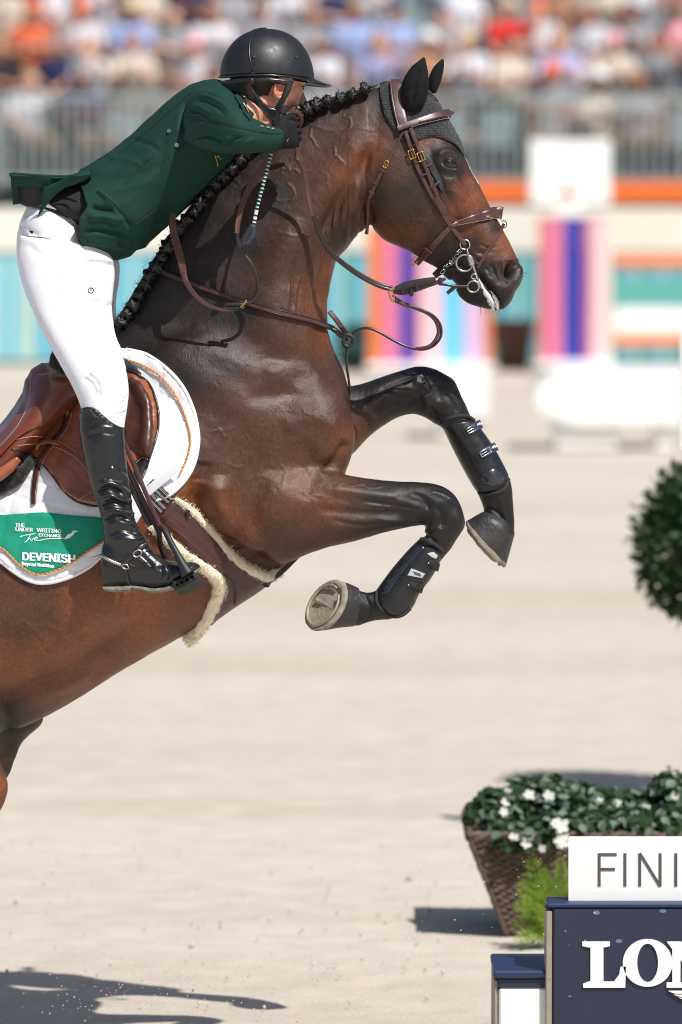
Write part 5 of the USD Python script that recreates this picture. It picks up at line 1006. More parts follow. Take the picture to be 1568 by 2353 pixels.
for x, y in ((866, 420), (857, 440), (881, 392)): both('keeper_loop', [(x - 6, y - 3), (x, y), (x + 6, y + 3)], .006, .003, .009, 'bridle_leather', far=False)
nb = both('noseband', [(1036, 518), (1052, 513), (1075, 505), (1100, 498), (1125, 492), (1146, 489), (1156, 490)], [.012, .018, .021, .025, .031, .035, .036], .009, .003, 'bridle_leather', D=HD)
stitches([(1046, 518), (1075, 513), (1110, 506), (1140, 502), (1154, 501)], nb, br, HD, .0125, 'stitching', 3, .0006); stitches([(1046, 509), (1075, 500), (1110, 489), (1140, 480)], nb, br, HD, .0125, 'stitching', 3, .0006)
L = catmull([(1118, 499), (1126, 495), (1134, 494), (1142, 497), (1150, 499)], 5); br.part('wave_stitching', tube(on(L[:, 0], L[:, 1], .0125, HD), .0007, 5), 'stitching', parent=nb); L = catmull([(1118, 495), (1126, 499), (1134, 499), (1142, 493), (1150, 491)], 5); br.part('wave_stitching', tube(on(L[:, 0], L[:, 1], .0125, HD), .0007, 5), 'stitching', parent=nb)
both('noseband', [(1040, 516), (1024, 532), (1006, 552), (988, 572), (970, 592), (957, 606)], .017, .004, .003, 'bridle_leather', D=HD)
both('keeper_loop', [(978, 565), (986, 572), (994, 578)], .010, .004, .008, 'bridle_leather', D=HD, far=False); buckle(953, 600, 10, 18, 40, .006, HD)
both('flash_strap', [(1158, 514), (1148, 532), (1132, 558), (1114, 588), (1098, 616)], [.008, .0095, .010, .010], .0035, .003, 'bridle_leather', D=HD)
L = catmull([(1152, 508), (1160, 507), (1165, 514), (1162, 522), (1155, 524)], 4); br.part('flash_loop', tube(at(L[:, 0], L[:, 1], -.018), .0016, 6), 'dark_leather', smooth=True)
# bit
bit = Thing('bit', 'steel gag bit with loose rings and curb chain at the corner of the mouth', 'bit', at(1080, 610, -.1))
def ring(cx, cy, r, Y, rad, name='ring', th=bit, m_='bit_steel', sq=1.0):
    t = np.linspace(0, 2 * np.pi, 25); return th.part(name, tube(at(cx + r * np.cos(t), cy + r * sq * np.sin(t), Y), rad, 8), m_, smooth=True)
BYt = float(Yon(1075, 600)) - .012
ring(1069, 562, 11, BYt, .0026); ring(1068, 604, 19, BYt - .003, .0032); ring(1088, 658, 13, BYt - .012, .0026); ring(1090, 635, 6, BYt - .010, .0022)
bit.part('barrel', tube(at(np.array([1078, 1081, 1085, 1087]), np.array([589, 593, 605, 609]), BYt - .006), [.008, .0095, .0095, .008], 14), 'bit_steel', smooth=40)
bit.part('shank', tube(at(np.array([1074, 1078, 1086, 1092, 1100, 1103]), np.array([574, 588, 606, 622, 646, 656]), BYt - .008), [.003, .004, .004, .0035, .003, .004], 10, 4), 'bit_steel', smooth=True)
bit.part('mouthpiece', tube([at(1085, 600, BYt), at(1085, 600, -BYt)], .008, 10), 'bit_steel', smooth=True)
cl_ = catmull([(1018, 624), (1032, 608), (1042, 600), (1050, 588), (1058, 576)], 2)
for k in range(len(cl_)):
    t = np.linspace(0, 2 * np.pi, 13); x, y = cl_[k]; Yc = min(float(Yon(x, y)), -.03) - .008
    bit.part('chain_link', tube(at(x + 5.2 * np.cos(t), y + 4 * np.sin(t) + 2.5 * np.cos(t) * (1 if k % 2 else -1), Yc + .006 * np.sin(t + k)), .0014, 6), 'bit_steel', smooth=True)
both('curb_strap', [(998, 634), (1014, 622), (1034, 618), (1052, 616), (1064, 612)], [.018, .022, .016, .014, .012], .006, .002, 'black_rubber', D=HD)
br.part('loose_strap_end', ribbon(at(np.array([1050, 1040, 1028]), np.array([658, 664, 674]), -.055), [0, -1, 0], [.006, .012, .010], .004, 4), 'dark_leather'); br.part('curb_strap', ribbon(at(np.array([1010, 1030, 1048, 1066, 1078]), np.array([654, 655, 656, 656, 655]), -.085), [0, -1, 0], .005, .004, 4), 'dark_leather')

# ---- reins
reins = Thing('reins', 'plaited brown reins looping from the glove to the bit', 'reins', at(750, 550, -.15))
def cord(th, name, pts, ys, rad, m_, n=9, sub=7):
    L = np.array(pts, float); yy = np.interp(np.linspace(0, 1, len(L)), np.linspace(0, 1, np.size(ys)), np.atleast_1d(ys)); return th.part(name, tube(catmull(at(L[:, 0], L[:, 1], yy), sub), rad, n), m_, smooth=True)
def rein_ribbon(name, pts, ys, w, th_, m_, nrm=(0, -1, 0)):
    L = np.array(pts, float); yy = np.interp(np.linspace(0, 1, len(L)), np.linspace(0, 1, np.size(ys)), np.atleast_1d(ys)); return reins.part(name, ribbon(at(L[:, 0], L[:, 1], yy), nrm, w, th_, 7), m_, smooth=40)
M['plait'] = usdkit.material(stage, '/World/Looks/plait', {'g': ('texture_coordinate', {}), 'w': ('wave_texture', {'scale': 130.0, 'bands_direction': 'diagonal', 'distortion': 2.5, 'detail': 1.0}), 'r': ('rgb_ramp', {'ramp': [(0, lum(60, 32, 26)), (1, lum(122, 76, 62))]}), 'b': ('bump', {'strength': .8, 'distance': .003}), 'p': ('principled_bsdf', {'roughness': .4})}, [('g.object', 'w.vector'), ('w.fac', 'r.fac'), ('r.color', 'p.base_color'), ('w.fac', 'b.height'), ('b.normal', 'p.normal')], surface='p.BSDF')
rein_ribbon('plaited_rein', [(676, 332), (684, 346), (694, 368), (702, 400), (709, 440), (716, 478), (720, 496)], [-.20, -.19, -.175, -.17], .0105, .006, 'plait')
cord(reins, 'leather_rein', [(719, 490), (726, 512), (736, 540), (752, 570), (776, 596), (806, 620), (840, 642), (876, 659), (906, 666), (930, 666)], [-.168, -.165, -.16, -.13, -.115, -.11], [.0058, .0058, .0052], 'dark_leather')
cord(reins, 'leather_rein', [(724, 500), (734, 530), (748, 560), (772, 588), (802, 612), (836, 634), (872, 652), (902, 660)], [-.160, -.155, -.15, -.125, -.105, -.10], .0048, 'bridle_leather')
rein_ribbon('billet', [(904, 670), (925, 672), (950, 666), (980, 656), (1006, 648), (1024, 640)], [-.11, -.105, -.10, -.095], [.011, .016, .016, .013, .009], .006, 'bridle_leather'); rein_ribbon('billet', [(908, 664), (930, 656), (958, 650), (985, 645), (1000, 642)], [-.125, -.12, -.11], [.013, .020, .021, .019, .015], .007, 'black_rubber')
cord(reins, 'leather_rein', [(1000, 648), (1020, 652), (1045, 657), (1078, 657)], [-.10, -.10, -.098, -.095], .0042, 'dark_leather')
for x, y in ((925, 668), (958, 660), (946, 672), (1012, 646)): reins.part('keeper', box(at(x, y, -.125), (.012, .012, .022), 0, .003), 'dark_leather')
rein_ribbon('rein_loop', [(658, 272), (662, 262), (670, 256), (682, 256), (690, 264), (692, 278), (686, 292), (678, 304)], [-.14, -.15, -.155, -.15, -.13, -.12], .013, .005, 'plait', (0.3, -.9, .3))
rein_ribbon('plaited_rein', [(634, 344), (612, 376), (586, 412), (566, 446), (554, 480), (547, 512), (545, 536)], [-.19, -.185, -.19, -.20, -.205], [.018, .020, .017, .014], .006, 'plait')
cord(reins, 'leather_rein', [(545, 532), (548, 556), (560, 582), (578, 606), (590, 632), (594, 658), (588, 680), (574, 694), (560, 698), (546, 700)], [-.205, -.21, -.215, -.22, -.225, -.23], .0056, 'dark_leather')
rein_ribbon('plaited_rein', [(398, 492), (396, 512), (402, 544), (411, 578), (419, 610), (422, 628)], [-.13, -.15, -.18, -.20], [.018, .022, .022, .019], .006, 'plait')
rein_ribbon('leather_rein', [(421, 622), (428, 646), (442, 670), (464, 692), (490, 706), (516, 712), (544, 710), (562, 702)], [-.20, -.215, -.23, -.235, -.238], [.017, .013, .010, .009], .005, 'bridle_leather')
reins.part('rein_stop', cat(box(at(536, 700, -.238), (.05, .012, .012), -8, .004), box(at(542, 708, -.24), (.05, .010, .010), -8, .004)), 'black_rubber', smooth=40)
L = [(566, 690), (560, 698), (553, 706)]; cord(reins, 'brass_clip', L, -.246, .0032, 'brass')
# ---- breastplate and running martingale
mart = Thing('martingale', 'brown breast strap and thin running martingale across the chest', 'martingale', at(650, 720, -.2))
cs = [(352, 612), (380, 628), (430, 649), (500, 674), (560, 695), (620, 713), (690, 732), (740, 748), (772, 762), (792, 774), (802, 780)]
mart.part('breast_strap', strap(cs, [.013, .015, .0155, .0155, .0155], .006, .006), 'bridle_leather', smooth=40); mart.part('strap_edge', strap([(x - 1.5, y - 5.4) for x, y in cs], .0022, .003, .011), 'elastic_stripe' if False else 'dark_leather', smooth=40); mart.part('strap_edge', strap([(x + 1, y + 5.2) for x, y in cs], .0022, .004, .009), 'dark_leather', smooth=40)
mart.part('breast_strap', ribbon(at(np.array([758, 775, 790, 800]), np.array([716, 738, 760, 776]), np.array([.03, .01, -.02, -.05])), [.3, -.9, .2], .015, .005, 5), 'bridle_leather', smooth=40)
cord(mart, 'rubber_ring', [(789, 780), (794, 771), (804, 770), (812, 777), (810, 790), (800, 796), (791, 791), (789, 780)], -.07, .0055, 'black_rubber')
cord(mart, 'cord', [(800, 794), (797, 816), (797, 842), (801, 868), (804, 900), (800, 930)], [-.07, -.06, -.03, .0], .0036, 'dark_leather'); 
cord(mart, 'cord', [(806, 778), (814, 764), (828, 756), (848, 754), (872, 763), (905, 782), (938, 797), (968, 803), (994, 796), (1010, 780), (1015, 762), (1010, 742), (994, 724), (968, 711), (938, 700), (914, 688), (903, 678)], [-.07, -.075, -.08, -.10, -.115], .0040, 'dark_leather')
cord(mart, 'cord', [(956, 801), (984, 796), (1000, 782), (1008, 762), (1002, 738), (984, 720), (956, 708), (930, 700), (908, 690)], [-.085, -.09, -.10, -.112], [.004, .0055, .0055], 'bridle_leather')
L = [(896, 662), (894, 672), (898, 686), (904, 694), (906, 682), (902, 668), (896, 662)]; cord(mart, 'brass_ring', L, -.122, .0026, 'brass')
# ---- brushing boots on both forelegs
def brushing_boot(secs, Yc, label, deco):
    b = Thing('tendon_boot', label, 'tendon boot', at(secs[2][0], secs[2][1], Yc), 'tendon boots on the forelegs')
    v, f = loft(secs, 32, 5, .95); sh_ = b.part('shell', (v, f), 'shell_black', smooth=True); D = layer(HD, (v, f)); deco(b, sh_, D); return b
def deco_near(b, sh_, D):
    b.part('carbon_strip', sheet([(955, 1258), (972, 1250), (974, 1262), (938, 1300), (910, 1336), (896, 1360), (878, 1366), (884, 1344), (912, 1304)], D, .002, .0005, 4.0), 'carbon', smooth=True)
    b.part('collar', tube(on(np.array([968, 985, 1003, 1019]), np.array([1240, 1244, 1254, 1268]), .0, D), .0065, 8, 5), 'neoprene', smooth=True); b.part('collar', tube(on(np.array([866, 866, 878, 900, 924, 944]), np.array([1360, 1384, 1402, 1416, 1414, 1398]), .001, D), .0055, 8, 5), 'neoprene', smooth=True)
    for p in ([(980, 1291), (990, 1285), (1010, 1295), (1006, 1312), (992, 1308)], [(934, 1342), (944, 1336), (974, 1342), (968, 1362), (952, 1360)]):
        tb_ = b.part('strap_tab', sheet(p, D, .004, .002, 4.0), 'neoprene', smooth=True); c = np.mean(p, 0); s = trimesh.creation.cylinder(.009, .006, sections=18); v = np.array(s.vertices)[:, [0, 2, 1]] + on(c[0] + 5, c[1], .010, D); b.part('strap_button', (v, np.array(s.faces)[:, ::-1]), 'shell_black', parent=tb_); b.part('rivet', (np.array(trimesh.creation.icosphere(1, .003).vertices) + on(p[0][0] + 5, p[0][1] + 3, .006, D), trimesh.creation.icosphere(1, .003).faces), 'bit_steel', parent=tb_)
    b.part('tag', sheet([(946, 1306), (977, 1318), (970, 1328), (937, 1322)], D, .0015, .001, 4.0), 'silver_tag'); b.part('tag', sheet([(982, 1272), (996, 1268), (1006, 1276), (1002, 1284), (992, 1280)], D, .0015, .001, 4.0), 'silver_tag')
    for a_, b_ in (((950, 1314), (966, 1319)), ((952, 1318), (968, 1323))): b.part('print', strap([a_, b_], .0025, .0006, .003, D=D), 'shell_black')
def deco_far(b, sh_, D):
    b.part('carbon_cup', sheet([(1104, 1094), (1118, 1082), (1136, 1076), (1152, 1082), (1160, 1098), (1152, 1112), (1132, 1116), (1112, 1110)], D, .002, .0005, 4.0, mound([(1132, 1098)], 14, .004)), 'carbon', smooth=True)
    b.part('collar', tube(on(np.array([1014, 1030, 1050, 1072, 1090]), np.array([974, 962, 956, 956, 966]), .0, D), .0062, 8, 5), 'neoprene', smooth=True); b.part('collar', tube(on(np.array([1100, 1118, 1140, 1160, 1170]), np.array([1132, 1136, 1133, 1122, 1100]), .001, D), .0055, 8, 5), 'neoprene', smooth=True)
    for L in ([(1078, 990), (1094, 980), (1106, 974)], [(1108, 1044), (1126, 1034), (1140, 1026)]): b.part('elastic_strap', strap(L, .026, .003, .002, D=D), 'navy_elastic')
    for x, y in ((1086, 985), (1116, 1039)): buckle(x, y, 12, 24, 60, .006, D, b, 'bit_steel', .0016)
    for x, y in ((1068, 994), (1098, 1052), (1058, 1006), (1090, 1064)): b.part('rib', strap([(x - 4, y - 8), (x, y), (x + 5, y + 9)], .006, .003, .001, D=D), 'shell_black')
    for x, y in ((1100, 977), (1133, 1030)):
        b.part('crown_mark', strap([(x - 6, y + 3), (x - 4, y - 2), (x - 2, y + 2), (x, y - 5), (x + 2, y + 1), (x + 5, y - 5), (x + 6, y + 0)], .0016, .0006, .006, D=D), 'print_white')
brushing_boot([(1021, 1268, 967, 1236, .042, YN), (1013, 1290, 940, 1262, .050, YN), (992, 1328, 905, 1302, .052, YN), (966, 1362, 875, 1342, .054, YN), (950, 1394, 863, 1362, .055, YN), (928, 1416, 864, 1384, .050, YN), (908, 1420, 874, 1402, .030, YN)], YN, 'black tendon boot with silver tags on the nearer foreleg', deco_near)
brushing_boot([(1090, 962, 1012, 974, .046, YF), (1106, 985, 1023, 994, .05, YF), (1134, 1025, 1042, 1034, .052, YF), (1158, 1068, 1066, 1080, .054, YF), (1170, 1098, 1083, 1110, .055, YF), (1160, 1122, 1098, 1133, .045, YF)], YF, 'black tendon boot with navy elastic straps on the farther foreleg', deco_far)
# ================================================================ the rider
mat('skin', lum(206, 140, 112), 0.45, attr=True, var=.10, vscale=60, bump=.2, bscale=500, bdist=.001, spec=.45)
mat('jacket_green', lum(11, 51, 42), 0.8, var=.06, vscale=30, bump=.3, bscale=900, bdist=.0006, spec=.3); mat('jacket_lining', lum(20, 21, 26), .7); mat('mesh_shirt', lum(24, 25, 28), .8, bump=.6, bscale=500, bdist=.002)
mat('breeches_white', lum(226, 226, 232), 0.8, bump=.2, bscale=800, bdist=.0006); mat('boot_leather', (.009, .0095, .011), .29, var=.3, vscale=25, bump=.3, bscale=350, bdist=.0012, coat=.25, coat_r=.2, rvar=.08); mat('boot_sole', lum(150, 142, 128), .9, var=.5, vscale=60, bump=.6, bscale=180, bdist=.003, color2=lum(52, 50, 48))
mat('helmet_shell', lum(27, 28, 32), .46, var=.22, vscale=26, bump=.15, bscale=500, bdist=.0006, spec=.5, rvar=.08); mat('helmet_trim', (.012, .012, .013), .3, coat=.3, coat_r=.2); mat('glove', (.009, .009, .010), .8, bump=.4, bscale=700, bdist=.001, spec=.25); mat('hair_dark', lum(52, 40, 32), .5, bump=.6, bscale=300, bdist=.002); mat('button_silver', lum(206, 206, 204), .25, metal=.9); mat('button_black', (.012, .012, .013), .3); mat('crest_gold', lum(196, 160, 70), .4, metal=.5); mat('eye_white', lum(170, 158, 150), .2); mat('thread_dark', lum(10, 40, 34), .8)
rider = Thing('person', 'rider in green jacket and white breeches hugging the neck of the horse', 'person', at(250, 1360, 0))
def prism(poly, Y0, Y1):
    """everything behind a traced outline between two depths"""
    p = at(np.array([a for a, b in poly], float), np.array([b for a, b in poly], float), (Y0 + Y1) / 2)[:, [0, 2]]
    pg = Polygon(p).buffer(0); p = np.array(pg.exterior.coords)[:-1]
    if not pg.exterior.is_ccw: p = p[::-1]
    return m3.Manifold.extrude(m3.CrossSection([p]), Y1 - Y0).rotate((90, 0, 0)).translate((0, Y1, 0))
# head and neck with a face, turned a little away
hy, hp_t = math.radians(24), math.radians(12)
HC = at(622, 196, .0)
Rh = np.array([[math.cos(hy), -math.sin(hy), 0], [math.sin(hy), math.cos(hy), 0], [0, 0, 1]]) @ np.array([[math.cos(hp_t), 0, math.sin(hp_t)], [0, 1, 0], [-math.sin(hp_t), 0, math.cos(hp_t)]])
hl = lambda p: np.asarray(p, float) @ Rh.T + HC
S_ = lambda p, r: (np.array(p, float), r)
head = spheres_hull([S_((-.045, 0, .05), .080), S_((.03, 0, .05), .074), S_((.0, 0, .0), .072)], 28) + spheres_hull([S_((.05, -.03, .0), .036), S_((.05, .03, .0), .036), S_((.06, 0, -.055), .030), S_((.0, -.045, -.04), .028), S_((.0, .045, -.04), .028)], 20)
head = head + spheres_hull([S_((.072, 0, -.085), .018), S_((.02, -.045, -.065), .017), S_((.02, .045, -.065), .017), S_((.06, 0, -.05), .03)], 18)
head = head + spheres_hull([S_((.088, 0, .01), .009), S_((.112, 0, -.028), .011), S_((.095, -.012, -.032), .008), S_((.095, .012, -.032), .008)], 14)
head = head + spheres_hull([S_((.084, -.018, -.058), .007), S_((.092, 0, -.056), .009), S_((.084, .018, -.058), .007)], 10) + spheres_hull([S_((.086, -.014, -.068), .007), S_((.091, 0, -.069), .009), S_((.086, .014, -.068), .007)], 10)
head = head + spheres_hull([S_((.078, -.04, .028), .010), S_((.086, -.012, .026), .010)], 10) + spheres_hull([S_((.078, .04, .028), .010), S_((.086, .012, .026), .010)], 10)
for s in (-1, 1): head = head - m3.Manifold.sphere(.013, 20).translate((.087, s * .032, .008))
for s in (-1, 1): head = head + spheres_hull([S_((.045, s * .05, -.015), .020), S_((.06, s * .035, -.02), .022)], 14)
neck = spheres_hull([S_((-.03, 0, -.02), .058), S_((-.10, -.01, -.16), .062)], 24)
body = head + neck
rot = lambda m: m.transform(np.hstack([Rh, HC[:, None]]))
body = rot(body)
joint = lambda px, py, Y, r: (at(px, py, Y), r)
trunk = spheres_hull([joint(430, 320, 0, .08), joint(545, 262, 0, .055)], 18) + spheres_hull([joint(430, 325, 0, .08), joint(300, 440, 0, .09)], 18) + spheres_hull([joint(300, 440, 0, .085), joint(150, 550, 0, .085)], 18) + spheres_hull([joint(480, 268, -.12, .04), joint(480, 268, .12, .04), joint(440, 325, 0, .08)], 16)
trunk = trunk + chain([joint(600, 250, -.01, .05), joint(602, 284, 0, .052), joint(560, 300, 0, .065)], 16)
for s in (-1, 1):
    trunk = trunk + chain([joint(480, 268, s * .13, .04), joint(530, 300, s * .33, .036), joint(600, 316, s * .30, .028), joint(650, 316, s * .225, .019)], 14)
    trunk = trunk + chain([joint(150, 570, s * .07, .08), joint(175, 700, s * .17, .07), joint(235, 880, s * .33, .052), joint(250, 1060, s * .40, .042), joint(280, 1260, s * .41, .034), joint(400, 1318, s * .425, .022)], 14)
bv, bf = organic(body + trunk, .007, 5)
bp_ = pix(bv); bc = np.tile(np.array(lum(228, 166, 138)), (len(bv), 1)) * (.9 + .2 * meshkit.fbm(bv * 30, 3, 2))[:, None]
loc_ = (bv - HC) @ Rh
chk = np.exp(-(((loc_[:, 0] - .055) / .025) ** 2 + ((loc_[:, 2] + .02) / .03) ** 2)); bc = bc * (1 - .35 * chk[:, None]) + .35 * chk[:, None] * np.array(lum(206, 110, 92))
lp = np.exp(-(((loc_[:, 0] - .09) / .012) ** 2 + ((loc_[:, 2] + .062) / .012) ** 2)); bc = bc * (1 - .6 * lp[:, None]) + .6 * lp[:, None] * np.array(lum(178, 92, 84))
body_p = rider.part('body', (bv, bf), 'skin', col=bc)
# ears: a rim, an inner bowl, a lobe
for s in (-1, 1):
    t = np.linspace(-.5, 4.3, 15); rim = np.stack([-.004 + .017 * np.cos(t + 1.2) * 1.0, np.full(15, s * .080) + s * .006 * np.sin(t), -.008 + .030 * np.sin(t + 1.2)], 1)
    bowl = m3.Manifold.sphere(1, 20).scale((.016, .007, .028)).translate((-.004, s * .077, -.008)) - m3.Manifold.sphere(1, 16).scale((.009, .008, .016)).translate((-.001, s * .083, -.006))
    em = rot(bowl); v1 = arrays(em); v2 = tube(hl(rim), [.003, .0045, .0045, .004, .004, .0055], 8, 3); v, f = cat(v1, v2)
    rider.part('ear', (v, f), 'skin', col=np.tile(np.array(lum(230, 156, 130)), (len(v), 1)), parent=body_p)
    e_ = trimesh.creation.icosphere(2, .0112); rider.part('eye', (hl(np.array(e_.vertices) + [.0775, s * .031, .008]), e_.faces), 'eye_white', smooth=True, parent=body_p)
    e2 = trimesh.creation.icosphere(2, .0062); rider.part('iris', (hl(np.array(e2.vertices) + [.0835, s * .034, .008]), e2.faces), 'button_black', smooth=True, parent=body_p)
    for dz, r0 in ((.009, .0026), (-.002, .0018)): rider.part('eyelid', tube(hl([(.090, s * .018, .008 + dz * .4), (.0895, s * .032, .008 + dz), (.080, s * .043, .008 + dz * .4)]), [r0 * .6, r0, r0 * .6], 6, 4), 'hair_dark', smooth=True, parent=body_p)
    rider.part('eyebrow', tube(hl([(.092, s * .015, .032), (.090, s * .030, .036), (.080, s * .045, .032)]), .003, 6, 4), 'hair_dark', smooth=True, parent=body_p)
hr = spheres_hull([S_((-.05, 0, .045), .086), S_((.02, 0, .06), .080)], 24) + spheres_hull([S_((-.045, 0, .03), .083), S_((-.055, 0, -.045), .055)], 20) - spheres_hull([S_((.1, 0, -.03), .09), S_((.05, 0, -.07), .085)], 20) - m3.Manifold.cube((.05, .4, .05), True).translate((.0, 0, -.03))
rider.part('hair', rot(hr), 'hair_dark', smooth=40, parent=body_p)
# helmet ---------------------------------------------------------------
HH = at(612, 178, .0); Rz = math.radians(14); RH = np.array([[math.cos(Rz), -math.sin(Rz), 0], [math.sin(Rz), math.cos(Rz), 0], [0, 0, 1]])
def helm(v): v = np.asarray(v, float) @ RH.T + HH; return v
k, n = 26, 64; R = []
az = np.linspace(0, 2 * np.pi, n, endpoint=False)
def rimz(a): return -.006 * np.cos(2 * a) - .008 * np.cos(a)
for i in range(k):
    el = i / (k - 1) * np.pi / 2; c, s = math.cos(el) ** .92, math.sin(el)
    R.append(np.stack([.137 * c * np.cos(az) * (1 + .02 * np.cos(az)), .112 * c * np.sin(az), s * .140 + rimz(az) * (1 - s) ** 2], -1))
R = np.array(R); v, f = rings(R); shell_mesh = (helm(v), f)
hel = rider.part('helmet', shell_mesh, 'helmet_shell', smooth=True)
DHel = layer(HD, shell_mesh)
# visor: a peak curving out and down
a = np.linspace(-1.15, 1.15, 26); VR = []
for u_ in np.linspace(0, 1, 8): VR.append(np.stack([.130 * np.cos(a) + u_ * .058 * np.cos(a * .75) ** .8, .109 * np.sin(a) * (1 + .06 * u_), .008 * np.cos(a) - .006 - u_ * .030 * np.cos(a) + .006 * u_ ** 2], -1))
VT = np.array(VR); VB = VT + np.array([0, 0, -.005])
kk = len(VT); grid = np.concatenate([VT, VB[::-1]]); nn_ = grid.shape[1]
i, j = np.meshgrid(np.arange(2 * kk), np.arange(nn_ - 1), indexing='ij'); a0 = (i * nn_ + j).ravel(); b0 = (((i + 1) % (2 * kk)) * nn_ + j).ravel()
vf = np.vstack([np.stack([a0, b0, b0 + 1], 1), np.stack([a0, b0 + 1, a0 + 1], 1)])
vv = grid.reshape(-1, 3); vis = rider.part('visor', (helm(vv), outward(vv - vv.mean(0), vf)), 'helmet_shell', smooth=50, parent=hel)
rider.part('visor_edge', tube(helm(VT[-1] + [0, 0, -.003]), .0042, 8), 'helmet_trim', smooth=True, parent=hel)
rimp = np.stack([.1385 * np.cos(az) * (1 + .02 * np.cos(az)), .1135 * np.sin(az), rimz(az) - .001], -1)
rider.part('rim_trim', tube(helm(np.vstack([rimp, rimp[:1]])), .0035, 8), 'helmet_trim', smooth=True, parent=hel)
# centre panel seams with raised piping, vents and rivets
for s in (-1, 1):
    e = np.linspace(.12, np.pi * .93, 30); x = .139 * np.cos(e) * .9 - .012; yv = s * (.075 - .028 * np.sin(e)); 
    pts = []
    for ee in np.linspace(.16, 1.57, 22):
        c, sn = math.cos(ee) ** .92, math.sin(ee); aa = s * (np.pi - 1.15 + .38 * sn); pts.append([.1385 * c * math.cos(aa) * (1 + .02 * math.cos(aa)), .1133 * c * math.sin(aa), sn * .1415])
    rider.part('seam_piping', tube(helm(pts), .0022, 6), 'helmet_trim', smooth=True, parent=hel)
    for aa, ee in ((s * 2.05, .42), (s * 1.02, .42)):
        c, sn = math.cos(ee) ** .92, math.sin(ee); r_ = trimesh.creation.icosphere(2, .0045); rider.part('rivet', (helm(np.array(r_.vertices) + [.137 * c * math.cos(aa), .112 * c * math.sin(aa), sn * .14]), r_.faces), 'helmet_trim', smooth=True, parent=hel)
    for q_ in range(3):
        aa = s * (np.pi - 1.10); ee = .07 + q_ * .11; c, sn = math.cos(ee) ** .92, math.sin(ee); rider.part('vent', box(helm([.1375 * c * math.cos(aa), .1125 * c * math.sin(aa), sn * .14]), (.010, .006, .013), 0, .002), 'button_black', parent=hel)
# leather harness: a padded band behind the ears, a rear strap and a front strap meeting under the chin
hY = lambda x, y: -.121 * np.sqrt(np.clip(1 - ((np.asarray(x, float) - 612) / 112) ** 2, .02, 1)) * (1 - .30 * np.clip((np.asarray(y, float) - 185) / 90, 0, 1.2))
hps = [([(501, 187), (530, 182), (580, 178), (588, 189), (578, 197), (590, 214), (606, 235), (620, 246), (636, 250), (644, 262), (634, 280), (614, 270), (600, 250), (585, 236), (560, 217), (530, 208), (508, 198)], 'harness_band'), ([(579, 179), (620, 177.5), (668, 183), (675, 187), (668, 198), (652, 194), (620, 189), (586, 190)], 'harness_band'), ([(674, 187), (667, 208), (657, 228), (650, 241), (646, 262), (630, 258), (634, 242), (646, 222), (653, 204), (657, 191)], 'harness_strap')]
for pg_, nm in hps:
    m_ = sheet(pg_, None, .006, 0, 3.0, None, hY); rider.part(nm, m_, 'helmet_trim', smooth=True, parent=hel); rider.part(nm, mirror(m_), 'helmet_trim', smooth=True, parent=hel)
rider.part('chin_cup', tube(at(np.array([632, 638, 640, 640, 638, 632]), np.array([266, 274, 280, 280, 274, 266]), np.array([-.085, -.055, -.02, .02, .055, .085])), [.014, .022, .022, .014], 12, 5), 'helmet_trim', smooth=True, parent=hel)
# jacket ----------------------------------------------------------------
jsecs = [(130, 408, 165, 605, [.12, .185, .20, .20, .17]), (190, 384, 255, 604, [.12, .185, .20, .20, .17]), (250, 348, 338, 576, [.11, .175, .19, .185, .12]), (300, 311, 402, 506, [.11, .17, .185, .175, .10]), (345, 267, 460, 450, [.12, .175, .19, .175, .10]), (400, 218, 520, 395, [.13, .19, .20, .18, .10]),
         (442, 191, 560, 345, [.12, .19, .20, .17, .10]), (490, 182, 582, 300, [.09, .14, .155, .12, .08]), (530, 196, 592, 272, [.06, .08, .085, .08, .06]), (556, 206, 598, 262, .06)]
slv = lambda s: loft([(440, 212, 412, 296, .055, s * .12), (466, 204, 428, 322, .080, s * .20), (503, 212, 464, 342, .085, s * .275), (540, 238, 508, 350, .080, s * .330), (571, 262, 556, 352, .070, s * .345), (603, 281, 596, 349, .060, s * .315), (630, 291, 622, 347, .052, s * .275), (654, 301, 644, 341, .046, s * .238)], 32, 4)
outline = [(500, 180), (470, 184), (440, 192), (400, 218), (370, 242), (340, 271), (300, 311), (250, 347), (215, 372), (200, 382), (186, 388), (177, 402), (188, 418), (199, 446), (207, 472), (200, 484), (190, 497), (187, 520), (188, 545), (197, 567), (220, 586), (250, 596), (272, 598), (300, 589), (312, 575), (334, 569), (344, 556), (400, 508), (450, 462), (500, 415), (545, 372), (575, 335), (600, 290), (586, 262), (572, 222), (550, 202), (530, 190)]
jk = (solid(loft(jsecs, 48, 5, .85)) ^ prism(outline, -.6, .6)) + solid(slv(-1)) + solid(slv(1))
jv, jf = arrays(jk.refine_to_length(.010)); jv, jf = merge(jv, jf); qj = pix(jv)
hemd, _ = seg_dist(qj, outline[12:26]); jv = taubin(jv, jf, 14, w=np.clip(hemd / 14, .05, 1)); jv, jf = subdivide(jv, jf)
J = Sculpt(jv, jf); jn = jv[:, 1] < 0
rj = np.random.RandomState(11); J.d += (meshkit.fbm(jv * 12, 3, 3) - .5) * .008
